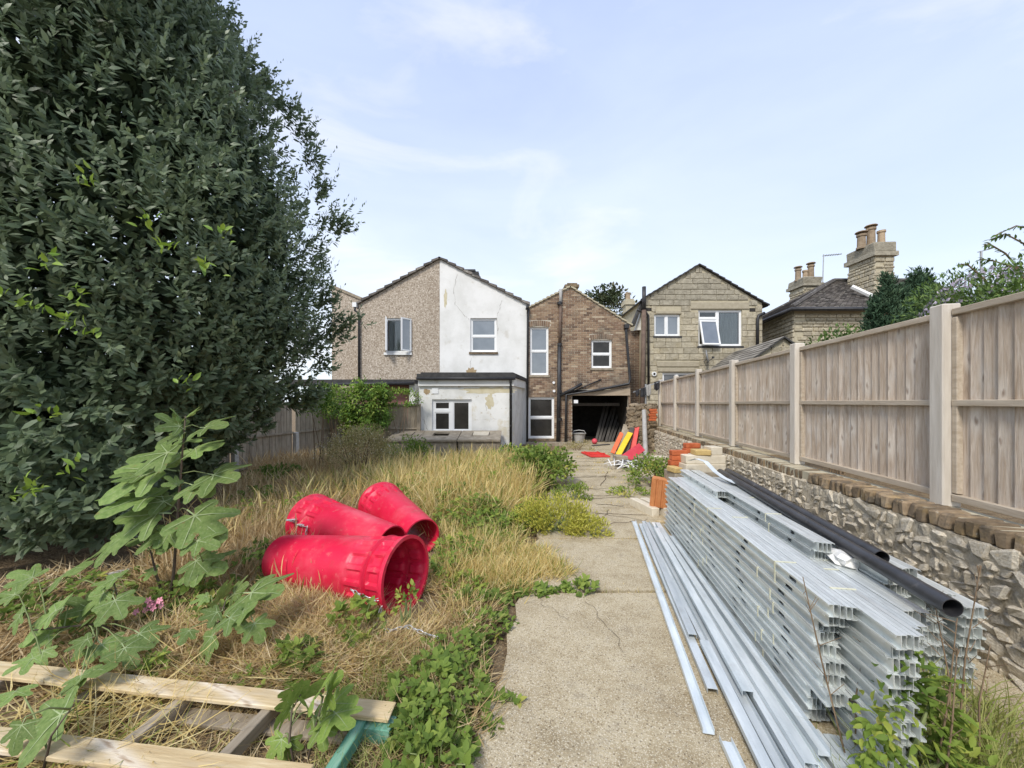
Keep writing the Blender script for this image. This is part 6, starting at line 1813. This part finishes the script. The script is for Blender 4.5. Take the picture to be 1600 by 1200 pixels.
trifol('weed_clump', 'green weeds scattered through the tall dry grass behind the chutes', 'weed', [(-1.5, 6.1, .5, .35, .42), (-.5, 6.6, .45, .35, .42), (-1.1, 7.4, .5, .3, .45), (-2.3, 7.3, .4, .3, .45), (-.2, 7.9, .4, .3, .4)], 520, .065, 'weed', 64)
trifol('weed_clump', 'weeds in the brown grass under the edge of the evergreen', 'weed', [(-3.2, 4.6, .4, .4, .36), (-3.6, 5.4, .4, .4, .4), (-2.7, 5.0, .3, .3, .36)], 330, .065, 'weed', 65)
trifol('weed_clump', 'dark creeping weeds on the shaded soil under the evergreen', 'weed', [(-3.4, 3.1, .5, .4, .15), (-3.7, 2.7, .4, .3, .15)], 260, .06, 'bramble', 66)
trifol('weed_clump', 'green weeds at the back of the middle chute', 'weed', [(-2.6, 6.2, .5, .4, .35), (-1.75, 5.5, .35, .25, .4)], 230, .07, 'bramble', 19)
mass('bramble_bush', 'rounded dark green bramble bush at the far side of the path edge', 'bush', (.55, 7.35, .28), (.62, .6, .46), 2600, .075, 'bramble', 2, .7, 8, seed=21, up=.1)
mass('bramble_bush', 'lower leafy bramble mound in front of the brick house step', 'bush', (.15, 9.0, .22), (.7, .6, .36), 1600, .075, 'bramble', 2, .7, 6, seed=22, up=.1)
trifol('weed_clump', 'bright green leafy weeds in front of the yellow feathery bush', 'weed', [(.1, 4.75, .35, .2, .2), (-.3, 5.1, .3, .25, .26), (.25, 5.1, .3, .2, .3)], 420, .06, 'weed', 51)
mass('yellow_bush', 'low yellow-green feathery weed bush spreading onto the path', 'bush', (.52, 4.72, .10), (.48, .28, .36), 5200, .038, 'yellow_weed', 1, .35, 24, seed=23, up=.9, lump=.13, stem_mat='stem_green')
mass('yellow_bush', 'smaller yellow-green weed tuft beside the larger feathery bush', 'bush', (.90, 4.55, .05), (.26, .16, .2), 1300, .036, 'yellow_weed', 1, .35, 10, seed=24, up=.9, stem_mat='stem_green')
mass('weed_tuft', 'small green weed tuft at the path edge beyond the feathery bush', 'weed', (.95, 6.2, .06), (.3, .35, .24), 900, .045, 'weed', 1, .4, 8, seed=25, up=.8, stem_mat='stem_green')
mass('olive_shrub', 'dry olive-brown shrub with tiny pale flower heads near the bunkers', 'shrub', (-3.1, 7.7, .50), (.72, .6, .62), 7500, .035, 'olive_weed', 1, .45, 26, seed=26, up=.9, lump=.14, bits=('pale_heads', 260, .024))
mass('leafy_shrub', 'green leafy shrub between the olive shrub and the bunkers', 'shrub', (-2.55, 9.4, .25), (.55, .5, .48), 1500, .06, 'bramble', 2, .6, 6, seed=27)
mass('leafy_shrub', 'dark leafy shrub below the side fence behind the evergreen', 'shrub', (-4.3, 7.0, .1), (.5, .5, .32), 900, .065, 'bramble', 2, .6, 6, seed=28)
mass('climbing_plant', 'bright green climber hanging over the end fence by the extensions', 'climber', (-4.35, 11.5, 1.48), (.72, .36, .78), 4300, .105, 'vine', 2, .42, 8, seed=29, up=-.2, flat_bottom=False, lump=.15)
mass('climbing_plant', 'looser leafy tangle of the climber reaching left along the fence top', 'climber', (-5.2, 11.45, 1.62), (.75, .3, .42), 1700, .10, 'vine', 2, .42, 6, seed=49, up=.1, flat_bottom=False, lump=.30)
mass('climbing_plant', 'dark leafy skirt of the climber hanging down the end fence', 'climber', (-4.6, 11.6, .85), (.55, .26, .5), 1300, .10, 'bramble', 2, .45, 4, seed=50, up=-.3, flat_bottom=False, lump=.25)
mass('climbing_plant', 'trailing yellow-green shoots along the top of the end fence', 'climber', (-3.45, 11.75, 1.75), (.75, .2, .24), 700, .09, 'vine', 2, .42, 3, seed=30, up=-.1, flat_bottom=False, lump=.2)
mass('privet_shrub', 'yellow-green shrub with small leaves at the right edge of the evergreen', 'shrub', (-4.15, 8.3, 1.40), (.5, .4, .55), 1700, .07, 'vine', 1, .45, 5, seed=33, up=.4, lump=.2)
mass('wall_weed', 'green weed growing by the wall behind the terracotta block', 'weed', (W(1.45, 7.2).x, 7.2, .15), (.42, .7, .45), 1500, .06, 'bramble', 2, .65, 8, seed=34, up=.3)
mass('wall_weed', 'low weeds spreading over the path left of the whitewashed blocks', 'weed', (W(1.05, 6.6).x, 6.6, .03), (.42, .35, .10), 420, .05, 'weed', 2, .6, 0, seed=35, up=.3)
mass('verge_weed', 'dry weeds in front of the brick house window', 'weed', (fx(905, 12.6), 12.6, .05), (.6, .5, .3), 900, .05, 'olive_weed', 1, .4, 6, seed=36, up=.9)
mass('nettle_plant', 'yellow-green nettle-like plant growing at the near end of the steel stack', 'weed', (1.57, 1.56, .20), (.21, .14, .34), 480, .052, 'weed', 2, .45, 10, seed=37, up=-.15, droop=.2, stem_mat='stem_green', lump=.2)
mass('nettle_plant', 'low nettle shoots beneath the taller plant by the steel stack', 'weed', (1.66, 1.48, .05), (.24, .14, .28), 420, .052, 'weed', 2, .45, 8, seed=38, up=-.1, droop=.2, stem_mat='stem_green', lump=.2)
# dead stalks by the stack
ds = thing('dead_stalks', 'bare brown dead stalks rising beside the near end of the steel stack', 'dead plant', (1.55, 1.55, .03))
rr = random.Random(8)
for k in range(8):
    b = MB(); x, y = rr.uniform(-.14, .42), rr.uniform(-.1, .18); h = rr.uniform(.45, .88)
    tx, ty = x + rr.uniform(-.2, .1), y + rr.uniform(-.05, .15)
    b.tube([(x, y, 0), ((x + tx) / 2 + rr.uniform(-.03, .03), (y + ty) / 2, h * .55), (tx, ty, h)], [.0042, .0034, .0018], 5)
    for j in range(9):
        f = rr.uniform(.35, 1); p = Vector((x, y, 0)).lerp(Vector((tx, ty, h)), f)
        b.tube([p, p + Vector((rr.uniform(-.07, .07), rr.uniform(-.05, .05), rr.uniform(.0, .07)))], [.002, .001], 4)
    if k % 3 == 0:
        for j in range(10): b.tube([(tx, ty, h - .02), (tx + rr.uniform(-.014, .014), ty + rr.uniform(-.014, .014), h + rr.uniform(.0, .022))], [.002, .001], 4)
    b.build('stalk', M['twig'], ds)
# straggly plants through the chutes' mouths and dry stems
mass('weed_sprig', 'thin green sprig growing up in front of the big chute mouth', 'weed', (-.72, 2.62, .2), (.10, .07, .17), 46, .042, 'weed', 2, .55, 5, seed=39, up=.2, stem_mat='stem_green')

# ------------------------------------------------------------------ trees and shrubs beyond the fence and houses
def conifer(label, px, Y, tops, r, seed):
    rg_ = np.random.default_rng(seed)
    t = thing('conifer', label, 'tree', (fx(px, Y), Y, 0))
    PP, DD, SH = [], [], []
    for dx, ztop, rr_ in tops:
        n = 420
        zz = 1.2 + (ztop - 1.2) * rg_.random(n) ** .8
        fr = np.clip((ztop - zz) / (ztop - 1.2), 0, 1)
        R_ = rr_ * (fr ** .62) * rg_.uniform(.75, 1.08, n)
        a = rg_.uniform(0, 6.283, n)
        o_ = np.stack([np.cos(a), np.sin(a), np.zeros(n)], -1)
        tip = o_ * R_[:, None] + np.stack([np.full(n, dx), np.zeros(n), zz], -1)
        ax_ = nrm(o_ * .55 + np.array([0, 0, 1.0]) + rg_.normal(0, .15, (n, 3)))
        s_ = rg_.random(n)
        for k in range(15):
            PP.append(tip + ax_ * rg_.uniform(-.18, .10, n)[:, None] + rg_.normal(0, .035, (n, 3))); DD.append(nrm(ax_ + rg_.normal(0, .45, (n, 3)))); SH.append(np.clip(s_ * .6 + rg_.random(n) * .4, 0, 1))
    PP = np.concatenate(PP); DD = np.concatenate(DD); SH = np.concatenate(SH)
    l = rg_.uniform(.06, .13, len(PP))
    tag(grow('foliage', place(LEAF_T, PP, DD, rg_.normal(0, .6, PP.shape) + np.array([0, -.6, .5]), l, l * .3), LEAF_F, M['conifer'], t, SH), kind='stuff')
    b = MB(); b.tube([(0, 0, 0), (0, 0, 3.4)], [.09, .03], 6); b.build('trunk', M['bark'], t)
conifer('left dark green conifer rising behind the wooden fence', 1385, 9.4, [(0, fz(434, 9.4), .62), (.33, fz(452, 9.4), .4), (-.3, fz(470, 9.4), .4)], .6, 41)
conifer('right dark green conifer next to the flowering shrub behind the fence', 1430, 9.8, [(0, fz(425, 9.8), .62), (.28, fz(428, 9.8), .45), (-.25, fz(455, 9.8), .4)], .6, 42)
mass('laurel_shrub', 'bright green leafy shrub showing over the fence below the cottage wall', 'shrub', (fx(1310, 8.6), 8.6, 2.2), (.85, .6, .95), 2600, .10, 'hedge', 2, .5, 8, seed=43, up=.4, flat_bottom=False)
mass('butterfly_bush', 'large shrub with pale lilac flower heads above the fence at far right', 'shrub', (fx(1525, 7.2), 7.2, 2.6), (1.15, .9, 1.35), 15000, .10, 'hedge', 1, .32, 14, seed=44, up=.2, flat_bottom=False, bits=('lilac_flower', 1500, .07), hollow_=.5)
mass('butterfly_bush', 'second lilac shrub crowding the right edge above the fence', 'shrub', (fx(1610, 6.2), 6.2, 2.5), (.95, .8, 1.25), 12000, .10, 'hedge', 1, .32, 12, seed=45, up=.2, flat_bottom=False, bits=('lilac_flower', 160, .05), hollow_=.5)
# arching shoot at top right
ar = thing('arching_shoots', 'long arching leafy shoots against the sky at the right edge', 'shrub', (fx(1590, 6.6), 6.6, 0))
rr = random.Random(12)
TT, DD, LL = [], [], []
b = MB()
x0 = fx(1590, 6.6)
for (pts) in ([(1600, 430), (1575, 395), (1550, 380), (1530, 386)], [(1640, 440), (1610, 380), (1580, 362), (1555, 372)], [(1650, 400), (1610, 358), (1590, 352), (1560, 366)], [(1600, 450), (1580, 420), (1560, 405), (1540, 402)], [(1560, 470), (1545, 430), (1520, 410), (1505, 412)]):
    P = [Vector((fx(px, 6.6) - x0, rr.uniform(-.1, .1), fz(py, 6.6))) for px, py in pts]
    b.tube([Vector((.2, 0, 2.4))] + P, [.022, .018, .014, .011, .008], 5)
    for a, c in zip(P, P[1:]):
        for k in range(12):
            p = a.lerp(c, k / 12); d = (c - a).normalized() + Vector((rr.uniform(-.8, .8), rr.uniform(-.8, .8), rr.uniform(-1.1, .4)))
            TT.append(p); DD.append(d); LL.append(rr.uniform(.06, .12))
tag(b.build('stems', M['twig'], ar), kind='stuff')
TT = np.array(TT); DD = np.array(DD); LL = np.array(LL)
tag(grow('foliage', place(LEAF2_T, TT, DD, NR.normal(0, .5, DD.shape) + np.array([0, -.4, 1]), LL, LL * .36), LEAF2_F, M['hedge'], ar, NR.random(len(LL)) * .6), kind='stuff')
far = mass('far_tree', 'dark loose tree showing above the roofs behind the brick house', 'tree', (fx(950, 27), 27, 8.0), (1.9, 1.5, 1.55), 3200, .26, 'tree_dark', 1, .6, 8, seed=47, up=.2, flat_bottom=False, lump=.17)
b = MB(); b.tube([(0, 0, 0), (.1, 0, 5), (0, 0, 8)], [.25, .18, .08], 8); b.build('trunk', M['bark'], far)


# ------------------------------------------------------------------ figs
def fig_leaf_mesh(seed, mt):
    r = random.Random(seed)
    lob = [(90, 1.0, 17), (90 - 46, .86, 15), (90 + 46, .88, 15), (90 - 98, .60, 17), (90 + 98, .58, 17)]
    lob.sort(key=lambda q: q[0])
    pts = [(-62, .20)]
    for i, (a, l, w) in enumerate(lob):
        l *= r.uniform(.9, 1.08); w *= 1.12; a += r.uniform(-4, 4)
        pts += [(a - w, l * .66), (a - w * .72, l * .86), (a - w * .2, l * .985), (a + w * .3, l * .98), (a + w * .75, l * .84), (a + w, l * .64)]
        if i < 4:
            mid = (a + lob[i + 1][0]) / 2
            pts.append((mid, .50 * r.uniform(.85, 1.15)))
    pts.append((242, .20))
    c = (0, .22)
    ph = r.uniform(0, 6)
    def zf(x, y): return -.16 * (x * x) - .10 * max(0, y - .2) ** 2 + .025 * math.sin(9 * x + ph) + .02 * math.sin(8 * y + ph * 2)
    vs = [(c[0], c[1], zf(*c))]
    mids = []
    for a, l in pts:
        x, y = math.cos(rad(a)) * l * .92, .22 + math.sin(rad(a)) * l * .8
        vs.append((x, y, zf(x, y) - .05 * l * l))
    n = len(pts)
    for i in range(n):
        x, y, z = vs[1 + i]; x2, y2 = c[0] + (x - c[0]) * .5, c[1] + (y - c[1]) * .5
        mids.append((x2, y2, zf(x2, y2) - .01))
    vs += mids
    b = MB()
    fs = []
    for i in range(n - 1):
        fs.append((0, 1 + n + i, 2 + n + i)); fs.append((1 + n + i, 1 + i, 2 + i, 2 + n + i))
    b.add(vs, fs, 0)
    for a, l, w in lob:          # veins proud of the blade
        s = Vector((-math.sin(rad(a)), math.cos(rad(a)), 0))
        P = []
        for f in (.0, .35, .7, .95):
            x, y = math.cos(rad(a)) * l * .92 * f, .22 + math.sin(rad(a)) * l * .8 * f
            P.append(Vector((x, y, zf(x, y) - .05 * (l * f) ** 2 * .9 + .008)))
        for k in range(3):
            wa, wb = .013 * (1 - k / 3.4), .013 * (1 - (k + 1) / 3.4)
            b.add([P[k] - s * wa, P[k] + s * wa, P[k + 1] + s * wb, P[k + 1] - s * wb], [(0, 1, 2, 3)], 1)
    P = [Vector((0, 0, 0)), Vector((0, .22, zf(0, .22) + .008))]
    b.add([P[0] + Vector((-.014, 0, 0)), P[0] + Vector((.014, 0, 0)), P[1] + Vector((.014, 0, 0)), P[1] + Vector((-.014, 0, 0))], [(0, 1, 2, 3)], 1)
    me = b.mesh('leaf', [M[mt], M['vein']], True)
    return me
FIG = [fig_leaf_mesh(k, 'fig') for k in range(6)]
FIGY = [fig_leaf_mesh(k + 20, 'fig_young') for k in range(4)]
rfg = random.Random(99)


def fig_leaf(par, b0, b1, Y, org, dy=-.08, meshes=FIG, sm=1.0, up=.75, jit=.08):
    """leaf whose base and tip are seen at pixels b0, b1 about depth Y"""
    Yb_ = Y + rfg.uniform(-jit, jit)
    p = Vector((fx(b0[0], Yb_), Yb_, fz(b0[1], Yb_))); Yt = Yb_ + dy + rfg.uniform(-.06, .06)
    q = Vector((fx(b1[0], Yt), Yt, fz(b1[1], Yt)))
    d = q - p; L = max(d.length, .05) * sm; d.normalize()
    n_ = Vector((rfg.uniform(-.3, .3), -.42 + rfg.uniform(-.25, .25), up + .2)); s_ = d.cross(n_).normalized(); n_ = s_.cross(d)
    m_ = Matrix((s_, d, n_)).transposed().to_4x4(); m_.translation = p - Vector(org)
    o = link_mesh('leaf', rfg.choice(meshes), par); o.matrix_local = m_ @ Matrix.Diagonal((L * 1.05, L, L, 1))
    return p


def fig_plant(label, Y, stems, leaves, meshes=FIG, sm=.86, base=None, group=None, r0=.012):
    org = Vector(base)
    t = thing('fig_sapling', label, 'fig', org, group=group)
    b = MB(); node = []
    for st in stems:
        P = [Vector((fx(px, y), y, fz(py, y))) - org for px, py, y in st]
        b.tube(P, [r0 * (1 - .6 * i / (len(P) - 1)) for i in range(len(P))], 7); node += [P[i].lerp(P[i + 1], f) for i in range(len(P) - 1) for f in (0, .25, .5, .75)] + [P[-1]]
    pet = MB()
    for lf in leaves:
        p = fig_leaf(t, lf[0], lf[1], lf[2] if len(lf) > 2 else Y, org, meshes=meshes, sm=sm) - org
        a = min(node, key=lambda q: (q - p).length + max(0, q.z - p.z) * 2)
        pet.tube([a, a.lerp(p, .5) + Vector((0, 0, .02)), p], [.0045, .0035, .003], 5)
    b.build('stem', M['bark'], t, smooth=True); tag(pet.build('leaf_stalks', M['stem_green'], t, smooth=True), kind='stuff')
    return t
Yf = 2.9
Lf = [((290, 672), (240, 640)), ((290, 676), (238, 690)), ((312, 668), (356, 658)), ((288, 656), (310, 632)), ((286, 660), (268, 634)), ((280, 708), (186, 712)), ((296, 704), (352, 690)), ((276, 736), (158, 724)), ((232, 744), (170, 736)), ((324, 740), (378, 748)), ((296, 756), (336, 770)),
      ((256, 776), (138, 770)), ((268, 790), (200, 762)), ((268, 802), (156, 806)), ((292, 796), (358, 846)), ((272, 822), (238, 872)), ((276, 818), (300, 862)), ((200, 838), (133, 868)), ((300, 842), (346, 852)), ((304, 882), (356, 886)), ((262, 850), (222, 858)), ((280, 760), (256, 740)), ((286, 716), (262, 730)), ((250, 886), (205, 905)), ((300, 870), (335, 905)), ((284, 690), (316, 684)), ((270, 830), (186, 846))]
fig_plant('tall fig sapling with broad lobed leaves standing before the evergreen', Yf, [[(264, 958, 2.95), (272, 890, 2.94), (278, 800, 2.92), (284, 720, 2.9), (290, 650, 2.88)], [(262, 956, 2.95), (245, 900, 2.9), (235, 860, 2.88)], [(264, 956, 2.95), (300, 905, 2.9), (318, 880, 2.9)]], Lf, base=W(0, 0) + Vector((fx(264, 2.95), 2.95, .02)))
Ll = [((192, 902), (130, 914), 2.6), ((172, 918), (116, 966), 2.5), ((176, 930), (196, 975), 2.45), ((110, 938), (66, 962), 2.5), ((100, 948), (26, 985), 2.4), ((148, 994), (86, 1022), 2.25), ((152, 1000), (188, 1030), 2.2), ((120, 990), (140, 960), 2.4), ((40, 954), (0, 990), 2.3), ((64, 1022), (-6, 1056), 2.1), ((132, 1054), (168, 1040), 2.05), ((128, 1050), (120, 1078), 2.0), ((88, 990), (20, 1008), 2.35)]
Ll += [((60, 905), (10, 890), 2.7), ((95, 900), (130, 880), 2.7), ((210, 985), (250, 1010), 2.3), ((190, 1005), (215, 1045), 2.2), ((30, 930), (-10, 925), 2.6), ((150, 955), (100, 930), 2.6), ((70, 1010), (60, 1050), 2.2)]
fig_plant('sprawling fig shoots at the left edge with leaves over the pallet', 2.3, [[(180, 985, 2.55), (150, 975, 2.45), (100, 980, 2.35), (50, 985, 2.25)], [(180, 985, 2.55), (185, 940, 2.55), (178, 910, 2.55)]], Ll, base=(fx(180, 2.55), 2.55, .02), r0=.009)
Lr = [((344, 942), (344, 906), 2.55), ((380, 926), (450, 922), 2.5), ((348, 954), (300, 970), 2.45), ((376, 958), (404, 938), 2.4), ((394, 966), (414, 1008), 2.35), ((340, 984), (296, 1040), 2.25), ((300, 980), (276, 1008), 2.35), ((352, 960), (392, 984), 2.3), ((330, 930), (290, 942), 2.6), ((360, 930), (392, 908), 2.6)]
fig_plant('low fig shoots with drooping leaves right of the tall sapling', 2.45, [[(330, 1000, 2.5), (345, 965, 2.45), (352, 940, 2.5)], [(330, 1000, 2.5), (372, 968, 2.4), (390, 952, 2.4)]], Lr, base=(fx(330, 2.5), 2.5, .02), r0=.008)
Ls = [((460, 1112), (428, 1104), 1.72), ((446, 1146), (410, 1196), 1.66), ((452, 1148), (446, 1200), 1.64), ((500, 1128), (506, 1180), 1.66), ((510, 1100), (560, 1096), 1.7), ((505, 1088), (532, 1046), 1.74), ((470, 1098), (476, 1048), 1.76), ((484, 1110), (468, 1080), 1.72), ((486, 1116), (520, 1124), 1.7), ((455, 1108), (440, 1084), 1.74), ((492, 1092), (506, 1060), 1.74), ((520, 1110), (548, 1136), 1.68)]
fig_plant('young light green fig sprout growing up through the pallet', 1.7, [[(470, 1235, 1.68), (452, 1160, 1.68), (456, 1110, 1.7), (470, 1085, 1.73)], [(470, 1235, 1.68), (492, 1140, 1.68), (505, 1090, 1.72)]], Ls, meshes=FIGY, base=(fx(470, 1.68), 1.68, .02), r0=.006)
Ln_ = [((118, 1106), (-10, 1165), 1.62), ((30, 1074), (-10, 1110), 1.75), ((40, 1120), (10, 1190), 1.55)]
fig_plant('big single fig leaves close to the camera at the lower left edge', 1.65, [[(60, 1240, 1.6), (80, 1150, 1.6), (110, 1108, 1.62)]], Ln_, base=(fx(60, 1.6), 1.6, .02), r0=.006)
# pink flowers beside the fig
pf = thing('pink_flowers', 'small cluster of pink flowers at the foot of the fig sapling', 'flower', (fx(240, 2.7), 2.7, .02))
for px, py in ((213, 956), (228, 953), (235, 944), (243, 942), (240, 950), (252, 946), (250, 938), (232, 938)):
    b = MB(); p = Pt(px, py, 2.7 + rfg.uniform(-.03, .03)) - Vector((fx(240, 2.7), 2.7, .02))
    m_ = Matrix.Translation(p) @ Matrix.Rotation(rad(60), 4, 'X')
    for k in range(5):
        a = k * 1.2566
        b.add([m_ @ Vector(q) for q in ((0, 0, 0), (math.cos(a - .5) * .018, math.sin(a - .5) * .018, .005), (math.cos(a) * .025, math.sin(a) * .025, .002), (math.cos(a + .5) * .018, math.sin(a + .5) * .018, .005))], [(0, 1, 2, 3)])
    b.build('flower', M['pink_flower'], pf)
b = MB()
for k in range(6): b.tube([(rfg.uniform(-.1, .1), .05, 0), (rfg.uniform(-.1, .06), 0, .1), (rfg.uniform(-.1, .06), 0, .19)], .003, 4)
tag(b.build('stems', M['stem_green'], pf), kind='stuff')
